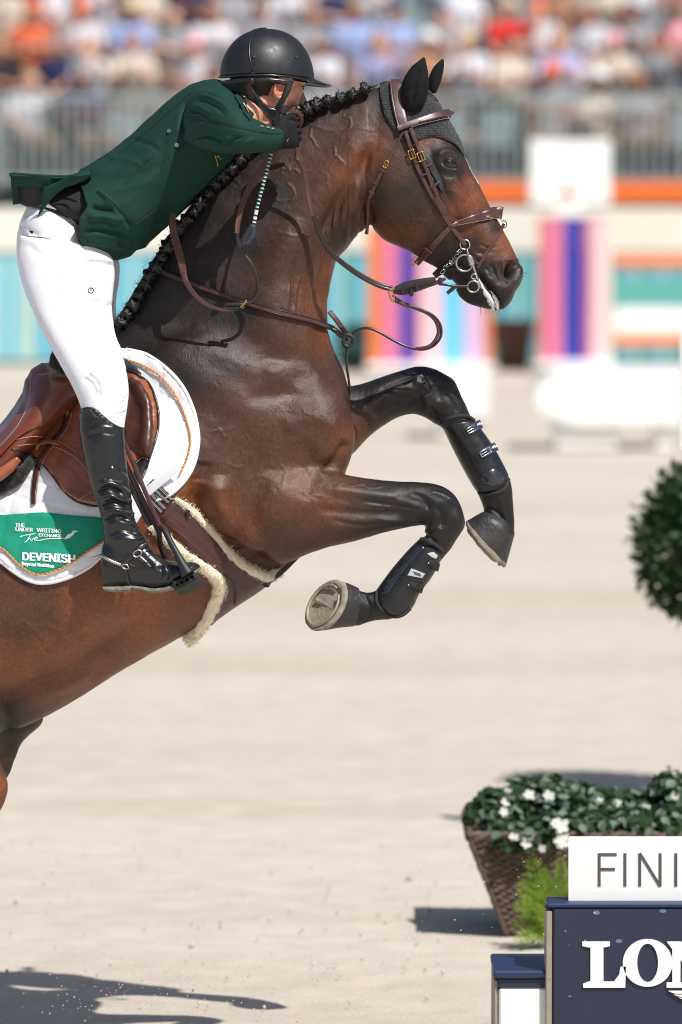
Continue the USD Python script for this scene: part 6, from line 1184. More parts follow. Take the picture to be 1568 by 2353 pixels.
for L, r, h in [
    ([(455, 216), (480, 222), (508, 236), (530, 256)], 5, .007), ([(447, 228), (472, 234), (500, 248), (520, 268)], 5, -.007), ([(440, 240), (462, 246), (485, 260)], 5, .007), ([(436, 254), (456, 258), (476, 272)], 4.5, -.006), ([(470, 212), (505, 222), (530, 238)], 4.5, -.006),
    ([(428, 232), (418, 258), (416, 286), (424, 310)], 6, -.012), ([(424, 264), (470, 274), (530, 290), (596, 304)], 3, -.003),
    ([(440, 322), (470, 312), (500, 320), (528, 338)], 6, -.008), ([(520, 340), (535, 322), (560, 314)], 6, -.007), ([(545, 346), (565, 326), (590, 318)], 5, .006), ([(500, 344), (512, 326), (532, 314)], 6, .006), ([(450, 330), (455, 300), (470, 280)], 6, .006),
    ([(200, 400), (260, 392), (320, 372), (370, 350)], 12, .006), ([(215, 420), (270, 412), (330, 396), (380, 372)], 9, -.006), ([(240, 440), (300, 430), (350, 412)], 10, .005), ([(300, 320), (340, 330), (370, 350)], 8, -.005), ([(250, 360), (290, 366), (330, 380)], 8, .004),
    ([(207, 474), (230, 482), (262, 482)], 9, -.016), ([(200, 500), (240, 497), (280, 508)], 9, .014), ([(190, 536), (220, 530), (262, 537), (300, 545)], 8, -.014), ([(196, 556), (240, 560), (290, 568)], 10, .010), ([(310, 560), (300, 530), (285, 500)], 8, -.008), ([(232, 445), (262, 482), (292, 520), (316, 560)], 9, .007),
    ([(330, 566), (345, 540), (372, 520)], 7, -.008), ([(380, 300), (372, 360), (362, 420), (350, 500)], 16, -.006), ([(470, 186), (425, 222), (380, 262), (330, 306), (270, 352), (220, 396)], 2.2, -.002), ([(395, 290), (330, 380), (250, 455)], 2.0, -.0016), ([(360, 482), (330, 500), (300, 522)], 2, -.002)]:
    J.stroke(L, r * .82, h * (.72 if abs(h) < .0125 else .85), mask=jn)
jv = J.apply(); DJ = layer(HD, (jv, jf))
jac = rider.part('jacket', (jv, jf), 'jacket_green', smooth=True)
tl = loft([(26, 396, 30, 406, .16), (70, 399, 74, 409, .165), (120, 402, 122, 412, .17), (165, 400, 168, 414, .17), (210, 385, 214, 412, .15)], 30, 5, .35)
rider.part('jacket_tail', tl, 'jacket_green', smooth=40, parent=jac)
yt = lambda b: (lambda x, y: b + (x - 100) * -.0002 + (y - 400) * .0006 + .012 * np.sin(x / 19.0))
rider.part('jacket_tail', sheet([(24, 397), (60, 400), (120, 403), (178, 404), (206, 401), (196, 414), (172, 424), (140, 433), (100, 429), (70, 428), (41, 427), (43, 450), (47, 467), (30, 470), (27, 440)], None, .004, 0, 5, None, yt(-.165)), 'jacket_green', smooth=40, parent=jac)
rider.part('tail_lining', sheet([(41, 427), (70, 428), (102, 429), (102, 468), (84, 474), (60, 474), (46, 467)], None, .003, 0, 5, None, yt(-.150)), 'jacket_lining', smooth=40, parent=jac)
rider.part('jacket_tail', sheet([(196, 404), (186, 414), (172, 422), (152, 428), (138, 438), (122, 452), (109, 468), (98, 484), (87, 498), (92, 478), (97, 458), (100, 430), (130, 418), (165, 402)], None, .004, 0, 4, None, yt(-.185)), 'jacket_green', smooth=40, parent=jac)
def on_j(pts, off): L = catmull(pts, 5); return on(L[:, 0], L[:, 1], off, DJ)
for L_ in ([(468, 189), (425, 224), (380, 264), (330, 308), (270, 354), (222, 392)], [(400, 300), (362, 346), (315, 392), (262, 446)], [(426, 266), (470, 276), (530, 290), (592, 302)], [(312, 518), (338, 498), (362, 480)]): rider.part('seam', tube(on_j(L_, .0002), .0011, 5), 'thread_dark', smooth=True, parent=jac)
for o in (0, 5): rider.part('pocket_welt', tube(on_j([(221 + o * .8, 440 - o * .5), (250 + o * .8, 462 - o * .5), (282 + o * .8, 490 - o * .5), (308 + o * .8, 516 - o * .5)], .001), .0018, 6), 'thread_dark', smooth=True, parent=jac)
def disc(px, py, r, D, m_, name, parent, off=.001, hole=False):
    c = on(px, py, off, D); nrm = onnormal(px, py, D); s = trimesh.creation.cylinder(r, .004, sections=20); v = np.array(s.vertices); z = nrm; x = np.cross(z, [0, 0, 1.0]); x /= np.linalg.norm(x); y = np.cross(z, x)
    return rider.part(name, (c + v[:, :1] * x + v[:, 1:2] * y + v[:, 2:] * z, s.faces), m_, parent=parent)
for x, y in ((389, 300.5), (406.5, 333)): disc(x, y, .0062, DJ, 'button_silver', 'button', jac, .002)
for x, y in ((601, 288.5), (615, 291), (626, 294)): disc(x, y, .0062, DJ, 'button_silver', 'cuff_button', jac, .001); disc(x, y, .0042, DJ, 'button_black', 'button_centre', jac, .003)
rider.part('cuff_seam', tube(on_j([(596, 302), (620, 305), (648, 306)], .001), .0016, 6), 'thread_dark', smooth=True, parent=jac)
rider.part('collar', sheet([(548, 206), (568, 218), (576, 240), (583, 262), (574, 278), (560, 262), (550, 240), (538, 222)], DJ, .006, .002, 4.0), 'jacket_green', smooth=True, parent=jac)
rider.part('collar_badge', strap([(555, 242), (560, 252), (565, 262)], [.002, .006, .004], .001, .010, D=DJ), 'print_white', parent=jac); rider.part('collar_badge', strap([(557, 249), (562, 258), (565, 263)], .0022, .001, .0115, D=DJ), 'fascia_orange', parent=jac)
for k_ in range(4): rider.part('gold_crest', strap([(493 + k_ * 3.4, 356 + k_ * 2.5), (500 + k_ * 3.4, 352 + k_ * 3.5)], .003, .001, .002, D=DJ) if k_ else strap([(494, 354), (498, 372), (500, 380)], .003, .001, .002, D=DJ), 'crest_gold', parent=jac)
rider.part('shirt', loft([(95, 452, 196, 520, .145), (150, 424, 225, 530, .155), (215, 395, 290, 520, .15), (330, 320, 420, 440, .13)], 36, 5), 'mesh_shirt', smooth=True)
# breeches ---------------------------------------------------------------
def leg_secs(s, dx=0): return [(44 + dx, 540, 240 + dx, 560, .10, s * .075), (39 + dx, 590, 262 + dx, 600, .112, s * .095), (48 + dx, 640, 264 + dx, 640, .110, s * .125), (72 + dx, 705, 257 + dx, 700, .100, s * .175), (103 + dx, 768, 264 + dx, 760, .090, s * .235), (136 + dx, 830, 283 + dx, 818, .080, s * .290), (163 + dx, 880, 293 + dx, 866, .073, s * .325), (181 + dx, 922, 296 + dx, 905, .067, s * .350), (192 + dx, 965, 290 + dx, 955, .058, s * .375), (198 + dx, 1010, 284 + dx, 1008, .050, s * .392)]
bre = unite(loft([(66, 468, 192, 505, .135), (48, 508, 210, 528, .155), (38, 560, 240, 572, .165), (44, 615, 255, 622, .15), (80, 650, 240, 655, .10)], 44, 5), loft(leg_secs(-1), 36, 5), loft(leg_secs(1, 10), 36, 5))
rv, rf = arrays(bre.refine_to_length(.012)); rv, rf = merge(rv, rf); rv = taubin(rv, rf, 25); rv, rf = subdivide(rv, rf)
B_ = Sculpt(rv, rf); B_.d += (meshkit.fbm(rv * 10, 3, 8) - .5) * .006; bn = rv[:, 1] < -.02
for L, r, h in [([(188, 603), (215, 602), (245, 606), (266, 612)], 4, -.007), ([(190, 596), (225, 596), (262, 602)], 5, .006), ([(120, 625), (150, 634), (180, 640)], 6, -.003), ([(196, 694), (222, 692), (245, 702), (258, 698)], 4, -.006), ([(200, 686), (226, 684), (254, 690)], 5, .005), ([(130, 672), (160, 668), (185, 664)], 7, .003),
    ([(225, 778), (255, 790), (276, 800)], 6, .004), ([(230, 800), (262, 806), (288, 822)], 6, -.003), ([(200, 850), (225, 866), (236, 890), (236, 912)], 7, .005), ([(190, 868), (212, 884), (222, 910)], 6, -.004), ([(252, 912), (270, 900), (292, 880)], 4, -.004), ([(256, 926), (274, 916), (294, 900)], 4, .004), ([(258, 938), (276, 930), (292, 918)], 3.5, -.004), ([(262, 948), (280, 944), (290, 936)], 3.5, .004), ([(250, 870), (275, 858), (292, 850)], 5, -.003),
    ([(60, 560), (100, 590), (150, 600)], 10, -.003), ([(80, 720), (120, 800), (165, 890)], 5, .0025), ([(185, 630), (184, 660), (186, 700), (196, 800), (212, 880)], 1.8, -.0018), ([(44, 510), (70, 530), (95, 545)], 5, -.003), ([(188, 496), (182, 530), (190, 560), (205, 582)], 6, -.006)]:
    B_.stroke(L, r * .9, h * 1.25, mask=bn)
for k in range(26):
    y = rj.uniform(600, 900); x0 = 60 + (y - 600) * .42; x = rj.uniform(x0, x0 + 150); B_.stroke([(x, y), (x + rj.uniform(14, 30), y + rj.uniform(-8, 8)), (x + rj.uniform(36, 60), y + rj.uniform(-14, 10))], rj.uniform(3.5, 7), rj.uniform(-.002, .002), mask=bn)
rv = B_.apply(); DBr = layer(HD, (rv, rf)); brp = rider.part('breeches', (rv, rf), 'breeches_white', smooth=True)
rider.part('pocket_flap', sheet([(46, 513), (60, 498), (84, 494), (110, 503), (133, 522), (126, 538), (120, 550), (98, 545), (66, 543), (56, 528)], DBr, .003, .001, 4.0), 'breeches_white', smooth=True, parent=brp)
disc(73, 532, .0085, DBr, 'button_black', 'button', brp, .004)
t = np.linspace(-.9, np.pi + .9, 14); rider.part('logo', tube(on(209 + 6.2 * np.cos(t), 667 + 6.0 * np.sin(t), .0012, DBr), .0014, 6), 'button_black', smooth=True, parent=brp); rider.part('logo', cat(tube(on(np.array([206, 213]), np.array([660.5, 661.5]), .0012, DBr), .0014, 6), tube(on(np.array([209.5, 209.5]), np.array([661, 668]), .0012, DBr), .0014, 6)), 'button_black', smooth=True, parent=brp)
for L in ([(96, 462), (125, 470), (150, 484), (172, 500), (188, 514)], [(94, 474), (124, 482), (148, 494), (170, 510), (186, 526)]): rider.part('waistband_seam', tube(on(catmull(L, 5)[:, 0], catmull(L, 5)[:, 1], .001, DBr), .0016, 6), 'webbing', smooth=True, parent=brp)
for L in ([(172, 486), (164, 504)], [(92, 462), (84, 476)]): rider.part('belt_loop', strap(L, .009, .003, .002, D=DBr), 'breeches_white', parent=brp)
# boots --------------------------------------------------------------------
def make_boot(s, dx=0):
    f_ = lambda q: [(a + dx, b, c + dx, d, w, s * Y) for a, b, c, d, w, Y in q]
    shaft = loft(f_([(181, 905, 287, 905, .060, .385), (181, 950, 287, 962, .060, .388), (183, 1000, 288, 1005, .059, .395), (192, 1060, 293, 1068, .056, .402), (210, 1120, 301, 1135, .050, .408), (225, 1165, 307, 1180, .046, .411), (236, 1205, 320, 1216, .043, .414), (239, 1245, 346, 1256, .042, .416), (236, 1280, 350, 1290, .038, .417)]), 36, 5)
    foot = loft(f_([(232, 1276, 238, 1350, .026, .415), (238, 1250, 246, 1352, .034, .415), (262, 1225, 268, 1352, .038, .416), (295, 1218, 300, 1350, .040, .418), (328, 1240, 328, 1352, .041, .420), (354, 1268, 354, 1355, .045, .424), (386, 1288, 388, 1350, .048, .428), (416, 1293, 418, 1336, .045, .430), (444, 1293, 447, 1314, .030, .430), (458, 1299, 460, 1306, .010, .428)]), 32, 5)
    top = [(100 + dx, 700), (400 + dx, 700), (400 + dx, 966), (300 + dx, 966), (285 + dx, 960), (268 + dx, 949), (252 + dx, 936), (240 + dx, 925), (228 + dx, 919), (216 + dx, 918), (204 + dx, 922), (194 + dx, 932), (184 + dx, 950), (100 + dx, 960)]
    b = (solid(shaft) - prism(top, -.8, .8)) + solid(foot)
    v, f = arrays(b.refine_to_length(.009)); v, f = merge(v, f); d, _ = seg_dist(pix(v), top[2:13]); v = taubin(v, f, 14, w=np.clip(d / 10, .05, 1)); v, f = subdivide(v, f)
    S = Sculpt(v, f); r = np.random.RandomState(6); S.d += (meshkit.fbm(v * 16, 3, 5) - .5) * .004
    for L, rr, h in [([(228, 1112), (250, 1108), (275, 1118), (300, 1140)], 5, .008), ([(222, 1128), (250, 1122), (285, 1135)], 4.5, -.008), ([(236, 1098), (262, 1104), (288, 1098)], 5, -.004), ([(225, 1142), (255, 1138), (280, 1150), (306, 1152)], 4.5, .008), ([(232, 1160), (262, 1152), (300, 1166)], 4.5, -.008), ([(236, 1176), (262, 1170), (296, 1180), (312, 1178)], 4.5, .008),
        ([(238, 1194), (266, 1186), (300, 1196)], 4.5, -.007), ([(246, 1208), (276, 1200), (312, 1208)], 5, .006), ([(250, 1228), (280, 1218), (318, 1226)], 5, -.005), ([(262, 1242), (290, 1238), (320, 1240)], 5, .004), ([(206, 990), (236, 982), (270, 986)], 5, .003), ([(200, 1002), (232, 994), (272, 998)], 5, -.0025), ([(250, 1075), (275, 1085), (292, 1100)], 5, .005), ([(262, 1066), (284, 1080), (294, 1092)], 4, -.004),
        ([(366, 1300), (372, 1316), (368, 1334)], 4.5, -.005), ([(376, 1298), (384, 1316), (380, 1336)], 4, .004), ([(390, 1300), (394, 1318), (390, 1336)], 4, -.003), ([(356, 1296), (358, 1316)], 4, .003), ([(318, 1270), (340, 1290), (352, 1306)], 4, -.003)]:
        S.stroke([(x + dx, y) for x, y in L], rr, h)
    return S.apply(), f
for s in (-1, 1):
    bm_ = make_boot(s, 0 if s < 0 else 8); bt = rider.part('boot', bm_, 'boot_leather', smooth=True)
    sole = loft([(236, 1346, 242, 1358, .028, s * .415), (262, 1346, 268, 1360, .037, s * .416), (296, 1344, 298, 1360, .038, s * .418), (302, 1344, 304, 1352, .036, s * .418), (328, 1346, 328, 1356, .039, s * .420), (354, 1349, 354, 1362, .046, s * .424), (388, 1344, 390, 1357, .049, s * .428), (418, 1330, 421, 1343, .046, s * .430), (446, 1310, 450, 1319, .030, s * .430), (459, 1301, 462, 1307, .011, s * .428)], 28, 4, .6)
    rider.part('sole', sole, 'boot_sole', smooth=40, parent=bt)
    if s < 0:
        DBo = layer(HD, bm_)
        t = np.linspace(0, 2 * np.pi, 20); ov = trimesh.creation.icosphere(3, 1.0); c = on(231, 943, .001, DBo); v = np.array(ov.vertices) * [.012, .003, .0075]; aa = math.radians(35); v = v @ np.array([[math.cos(aa), 0, -math.sin(aa)], [0, 1, 0], [math.sin(aa), 0, math.cos(aa)]]); rider.part('badge', (v + c, ov.faces), 'button_silver', smooth=True, parent=bt)
        L = catmull([(184, 951), (194, 933), (204, 923), (216, 919), (228, 920), (240, 926), (252, 937), (268, 950), (284, 960)], 4); rider.part('top_binding', tube(on(L[:, 0], L[:, 1] + 2, .0005, DBo), .0024, 8), 'helmet_trim', smooth=True, parent=bt)
        rider.part('punched_line', tube(on(catmull([(202, 932), (212, 948), (222, 958), (240, 962), (258, 954)], 5)[:, 0], catmull([(202, 932), (212, 948), (222, 958), (240, 962), (258, 954)], 5)[:, 1], .0002, DBo), .0013, 6), 'dark_leather', smooth=True, parent=bt)
        for k in range(6):
            x, y = 312 + k * 6.5, 1216 + k * 9.5; rider.part('lace', tube(on(np.array([x - 9, x, x + 8]), np.array([y + 4, y - 1, y + 1]), .002, DBo), .0022, 7, 4), 'black_rubber', smooth=True, parent=bt)
        rider.part('lace', tube(on(np.array([330, 345, 352, 342]), np.array([1250, 1262, 1272, 1276]), .003, DBo), .0018, 6, 4), 'black_rubber', smooth=True, parent=bt)
        rider.part('toe_seam', tube(on(catmull([(300, 1268), (330, 1290), (356, 1296), (352, 1302), (318, 1304), (296, 1296)], 5)[:, 0], catmull([(300, 1268), (330, 1290), (356, 1296), (352, 1302), (318, 1304), (296, 1296)], 5)[:, 1], .0005, DBo), .0012, 6), 'dark_leather', smooth=True, parent=bt)
        # spur, its strap and buckle
        sp = Thing('spur', 'steel spur with a black strap on the near boot', 'spur', at(260, 1290, -.46))
        sp.part('strap', strap([(240, 1282), (262, 1296), (286, 1292), (306, 1274), (322, 1260), (334, 1252)], .0125, .003, .003, D=DBo), 'dark_leather', smooth=40); sp.part('strap', strap([(286, 1296), (290, 1316), (296, 1340), (300, 1352)], .010, .003, .003, D=DBo), 'dark_leather', smooth=40)
        sp.part('heel_band', tube(np.vstack([on(np.array([278, 262, 246, 236]), np.array([1298, 1292, 1284, 1278]), .005, DBo), at(231, 1276, -.415)[None], at(238, 1278, -.375)[None]]), .0045, 8, 4), 'bit_steel', smooth=True); sp.part('neck', tube([at(231, 1276, -.415), at(222, 1280, -.415), at(214, 1282, -.415)], [.004, .004, .0035], 8, 3), 'bit_steel', smooth=True)
        def loop(cx, cy, rx, ry, rot, off, rad, nm): tt = np.linspace(0, 2 * np.pi, 21); a_ = math.radians(rot); x, y = rx * np.cos(tt), ry * np.sin(tt); sp.part(nm, tube(on(cx + x * math.cos(a_) - y * math.sin(a_), cy + x * math.sin(a_) + y * math.cos(a_), off, DBo), rad, 7), 'bit_steel', smooth=True)
        loop(316, 1272, 10, 7, -25, .008, .0022, 'buckle'); loop(288, 1302, 8, 5, 20, .007, .002, 'ring')
# gloves: palm, four curled fingers and a thumb ------------------------------
def glove(s):
    J_ = lambda px, py, Y, r: (at(px, py, s * Y), r)
    m = spheres_hull([J_(640, 292, .215, .020), J_(640, 326, .215, .022), J_(668, 288, .214, .017), J_(672, 326, .212, .018), J_(652, 308, .222, .018)], 18)
    m = m + spheres_hull([J_(624, 319, .262, .036), J_(645, 310, .222, .028)], 18)
    for k in range(4):
        y = 284 + k * 15.5; r = [.0092, .0098, .0096, .0086][k]; ex = [0, 3, 3, -1][k]
        m = m + chain([J_(664, y, .216, r * 1.12), J_(679 + ex, y + 1, .206, r), J_(684 + ex, y + 3, .184, r * .95), J_(672 + ex, y + 5, .168, r * .88)], 12)
    m = m + chain([J_(646, 284, .218, .014), J_(655, 272, .205, .0118), J_(668, 268, .190, .0105), J_(678, 276, .180, .0095)], 12)
    return organic(m, .0045, 4)
glv = glove(-1); G = Sculpt(*glv)
for L, r, h in [([(650, 292), (662, 300), (666, 316), (660, 332)], 3, -.003), ([(640, 286), (650, 300), (652, 320)], 3, .0025), ([(630, 300), (634, 318), (630, 334)], 3.5, -.003)]: G.stroke(L, r, h)
g1 = rider.part('glove', (G.apply(), glv[1]), 'glove', smooth=True); rider.part('glove', glove(1), 'glove', smooth=True)
# whip ------------------------------------------------------------------------
whip = Thing('whip', 'black riding whip bound in teal and white held upright in the glove', 'whip', at(585, 540, -.24))
wl = lambda t: at(652 + (590 - 652) * t, 243 + (482 - 243) * t, -.205 - .045 * t)
whip.part('grip', tube([wl(a) for a in np.linspace(0, .36, 8)], .0085, 12), 'black_rubber', smooth=True); whip.part('knob', tube([wl(-.015), wl(-.012), wl(0), wl(.04), wl(.07), wl(.075)], [.006, .0125, .0135, .0125, .011, .009], 14), 'black_rubber', smooth=40)
whip.part('shaft', tube([wl(a) for a in np.linspace(.34, 1.0, 12)], .0042, 10), 'black_rubber', smooth=True)
for k in range(15):
    a = .46 + k * .036
    for o, l_, m_ in ((0, .011, 'teal'), (.011, .004, 'print_white')): whip.part('binding', tube([wl(a + o), wl(a + o + l_)], .0050, 10), m_, smooth=40)
w2 = lambda t: at(590 - 7 * t, 482 + 35 * t, -.25)
whip.part('white_binding', tube([w2(0), w2(1)], .0058, 10), 'elastic_stripe', smooth=40)
for a in (.3, .62, .85): whip.part('black_band', tube([w2(a), w2(a + .12)], .0062, 10), 'black_rubber', smooth=40)
mat('whip_flap', lum(40, 52, 74), .4, var=.2, vscale=40)
whip.part('flap', sheet([(576, 516), (586, 514), (588, 528), (584, 546), (572, 560), (560, 562), (557, 556), (566, 536)], None, .006, 0, 4, None, lambda x, y: -.252 + 0 * x), 'whip_flap', smooth=40); whip.part('flap_patch', sheet([(577, 524), (582, 522), (578, 542), (568, 553), (564, 552), (572, 536)], None, .002, .006, 3, None, lambda x, y: -.254 + 0 * x), 'dark_leather', smooth=40)
# ================================================================ finish: basket, ferns, sign, navy blocks, clipped tree, flag
mat('wicker', lum(112, 92, 78), .7, var=.45, vscale=26, color2=lum(66, 52, 44), bump=.4, bscale=200, bdist=.002); mat('navy_paint', lum(31, 39, 60), .5, var=.12, vscale=10, bump=.15, bscale=80, bdist=.002); mat('navy_top', lum(28, 44, 80), .45, var=.15, vscale=12, bump=.2, bscale=60, bdist=.002); mat('sign_white', lum(232, 232, 228), .5, var=.06, vscale=9, bump=.15, bscale=40, bdist=.002); mat('letter_grey', lum(78, 72, 80), .6); mat('block_edge', lum(150, 138, 124), .7, var=.15, vscale=12); mat('chip_blue', lum(96, 112, 140), .5); mat('soil', lum(60, 48, 40), .95); mat('petal_white', lum(236, 234, 226), .6, trans=.3)
leafmat('bedding_leaf', [(0, (.028, .070, .018)), (.4, (.065, .145, .032)), (.65, (.13, .235, .055)), (.85, (.25, .32, .18)), (1, (.42, .47, .10))], .45, .34); leafmat('fern_leaf', [(0, (.20, .31, .03)), (.5, (.36, .47, .05)), (1, (.52, .58, .12))], .5, .35); leafmat('dusty_leaf', [(0, (.16, .22, .17)), (1, (.40, .46, .42))], .6, .2)
rb = np.random.RandomState(31)
# -- woven basket: four corner posts and strand over strand
gl_ = ground_at(1168, 2150); BYd = gl_[1]
basket = Thing('flower_basket', 'square brown wicker basket tapering to its foot behind the white sign', 'basket', (gl_[0] + .28, BYd + .18, 0))
bx0 = at(1166, 2150, BYd)[0]; tx0 = at(1078, 1922, BYd - .02)[0]; hz = at(1078, 1922, BYd)[2]
bw, tw = .62, .62 + 2 * (bx0 - tx0); cxb, cyb = bx0 + bw / 2, BYd + .23
def corner(z):
    u = z / hz; hwx = (bw + (tw - bw) * u) / 2; hwy = .20 + .09 * u; return hwx, hwy
nst = 30
for r in range(nst):
    z = (r + .5) / nst * hz; hx, hy_ = corner(z); per = [(-hx, -hy_), (hx, -hy_), (hx, hy_), (-hx, hy_), (-hx, -hy_)]
    pl = np.array(shapely.segmentize(LineString(per), .022).coords); s = np.arange(len(pl)); out = np.where(np.abs(pl[:, 0]) > hx * .98, 1, 0)
    nrm = np.stack([np.sign(pl[:, 0]) * (np.abs(pl[:, 0]) > hx - .001), np.sign(pl[:, 1]) * (np.abs(pl[:, 1]) > hy_ - .001)], 1).astype(float)
    w = .0045 * np.where((s + r) % 2 == 0, 1, -1); q = pl + nrm * w[:, None] + rb.normal(0, .0012, pl.shape)
    basket.part('strand', tube(np.column_stack([q[:, 0] + cxb, q[:, 1] + cyb, np.full(len(q), z) + rb.normal(0, .0015, len(q))]), hz / nst * .62, 6), 'wicker', smooth=True)
for sx, sy in ((-1, -1), (1, -1), (1, 1), (-1, 1)):
    a, b = corner(0), corner(hz); basket.part('corner_post', tube([(cxb + sx * a[0], cyb + sy * a[1], 0), (cxb + sx * b[0], cyb + sy * b[1], hz + .01)], .010, 8), 'wicker', smooth=True)
for sx in np.linspace(-.75, .75, 7):
    a, b = corner(.02), corner(hz); basket.part('stake', tube([(cxb + sx * a[0], cyb - a[1] + .004, .0), (cxb + sx * b[0], cyb - b[1] + .004, hz)], .006, 6), 'wicker', smooth=True)
hx, hy_ = corner(hz); per = np.array([(-hx, -hy_), (hx, -hy_), (hx, hy_), (-hx, hy_), (-hx, -hy_)])
for ph in (0, math.pi):
    pl = np.array(shapely.segmentize(LineString(per), .012).coords); a = np.arange(len(pl)) * .7 + ph; basket.part('rim', tube(np.column_stack([pl[:, 0] * (1 + .012 * np.cos(a)) + cxb, pl[:, 1] * (1 + .02 * np.cos(a)) + cyb, hz + .008 + .008 * np.sin(a)]), .011, 6), 'wicker', smooth=True)
basket.part('soil', box((cxb, cyb, hz - .05), (2 * hx - .04, 2 * hy_ - .04, .06)), 'soil')
# -- white bedding flowers: clumps of plants one can tell apart
def leaf_clump(c, rx, ry, rz_, n, size, seed):
    r = np.random.RandomState(seed); d = r.normal(size=(n, 3)); d[:, 2] = np.abs(d[:, 2]) * 1.0 - .25; d /= np.linalg.norm(d, axis=1, keepdims=True); q = c + d * np.array([rx, ry, rz_]) * (r.uniform(.45, 1.05, (n, 1)))
    nn = d + r.normal(0, .5, (n, 3)); nn[:, 2] += .5; nn /= np.linalg.norm(nn, axis=1, keepdims=True); u = np.cross(nn, r.normal(size=(n, 3))); u /= np.linalg.norm(u, axis=1, keepdims=True); w = np.cross(nn, u); s = size * r.uniform(.6, 1.25, (n, 1))
    prof = [(-.5, 0, 0), (-.2, .36, .05), (.2, .34, .05), (.5, 0, -.1), (.2, -.34, .05), (-.2, -.36, .05)]
    v = np.stack([q + u * s * a + w * s * b + nn * s * k for a, b, k in prof], 1).reshape(-1, 3); i = np.arange(n)[:, None] * 6
    return v, np.vstack([i + [[0, 1, 2]], i + [[0, 2, 3]], i + [[0, 3, 4]], i + [[0, 4, 5]]])
def blossom(c, nrm, r, seed):
    rr = np.random.RandomState(seed); nrm = np.asarray(nrm, float) / np.linalg.norm(nrm); u = np.cross(nrm, [0, 0, 1.0]) + .01; u /= np.linalg.norm(u); w = np.cross(nrm, u); out = []
    for k in range(5):
        a = k * 2 * math.pi / 5 + rr.uniform(-.2, .2); d = u * math.cos(a) + w * math.sin(a); t_ = np.cross(nrm, d); v = np.array([c, c + d * r * .55 + t_ * r * .42 + nrm * r * .15, c + d * r + t_ * r * .2 + nrm * r * .05, c + d * r - t_ * r * .2 + nrm * r * .05, c + d * r * .55 - t_ * r * .42 + nrm * r * .15]); out.append((v, np.array([[0, 1, 2], [0, 2, 3], [0, 3, 4]])))
    return cat(*out)
clumps = [(1135, 1875, 70, 62), (1200, 1850, 66, 66), (1255, 1840, 64, 60), (1310, 1850, 60, 54), (1370, 1855, 62, 52), (1430, 1865, 62, 50), (1490, 1870, 62, 52), (1185, 1935, 78, 52), (1262, 1925, 62, 66), (1540, 1830, 48, 60), (1590, 1860, 60, 60), (1335, 1900, 56, 44), (1400, 1902, 56, 42), (1465, 1900, 56, 42), (1535, 1898, 56, 44)]
pxm = F / (CAM_D + BYd)
names_ = ['leftmost over the rim', 'second from the left at the back', 'third along the back', 'at the middle of the back', 'fourth along the back', 'right of the middle', 'above the sign', 'drooping at the basket corner', 'drooping in front beside the sign', 'tall at the right edge', 'cut by the right edge', 'low in front above the letter F', 'low in front between the first letters', 'low in front above the letter N', 'low in front at the right edge']
for k, (px, py, rx, ry) in enumerate(clumps):
    Yc = cyb + (-.20 if k in (7, 8) else -.17 if k > 10 else .02 if k != 0 else -.05); c = at(px, py, Yc); pl = Thing('bedding_plant', f'green leafed plant with white flowers, {names_[k]}', 'flowers', (c[0], c[1], hz - .03), 'white flowering plants in the basket')
    pl.part('leaves', leaf_clump(c, rx / pxm, .13, ry / pxm, 300, .044, 60 + k), 'bedding_leaf', smooth=False, kind='stuff'); pl.part('grey_leaves', leaf_clump(c + [0, -.02, .01], rx / pxm * 1.03, .135, ry / pxm * 1.03, 60, .036, 90 + k), 'dusty_leaf', smooth=False, kind='stuff')
    pl.part('stem', tube([(c[0], c[1], hz - .06), c], .006, 5), 'bedding_leaf', smooth=True)
    for q in range(0 if k > 10 else 2):
        a = rb.uniform(-1, 1); d = np.array([a * .8, -rb.uniform(.5, 1), rb.uniform(-.3, .8)]); d /= np.linalg.norm(d); pl.part('blossom', blossom(c + d * [rx / pxm, .135, ry / pxm] * 1.0, d + [0, -.6, .2], rb.uniform(.013, .021), 10 * k + q), 'petal_white', smooth=False)
    if k == 8:
        for x, y, r in ((1290, 1897, .028), (1292, 1932, .028)): pl.part('blossom', blossom(at(x, y, Yc - .15), (0, -1, .15), r, x), 'petal_white', smooth=False); pl.part('blossom', blossom(at(x + 2, y + 3, Yc - .152), (.1, -1, .3), r * .8, x + 1), 'petal_white', smooth=False)
# -- fern
fern = Thing('fern', 'bright green fern between the basket and the navy block', 'fern', at(1262, 2180, BYd - .25) * [1, 1, 0])
fb = np.array([at(1268, 2140, BYd - .25)[0], BYd - .25, 0.0]); rf_ = np.random.RandomState(5)
def frond(b, d, L, droop, seed):
    r = np.random.RandomState(seed); t = np.linspace(0, 1, 22)[:, None]; d = np.asarray(d, float) / np.linalg.norm(d); P_ = b + d * L * t + np.array([0, 0, -1.0]) * droop * L * t ** 2; T = np.gradient(P_, axis=0); T /= np.linalg.norm(T, axis=1, keepdims=True); S = np.cross(T, [0, -1, .2]); S /= np.linalg.norm(S, axis=1, keepdims=True); out = [tube(P_, [.003, .001], 4)]
    for i in range(3, 22):
        l = L * .20 * math.sin(min(1, (1 - i / 22) * 1.5 + .12) * math.pi / 2)
        for s in (-1, 1):
            tip = P_[i] + (S[i] * s * .9 + T[i] * .5) * l + r.normal(0, l * .12, 3); m_ = (P_[i] + tip) / 2; w = T[i] * l * .16; out.append((np.array([P_[i], m_ + w, tip, m_ - w]), np.array([[0, 1, 2], [0, 2, 3]])))
    return cat(*out)
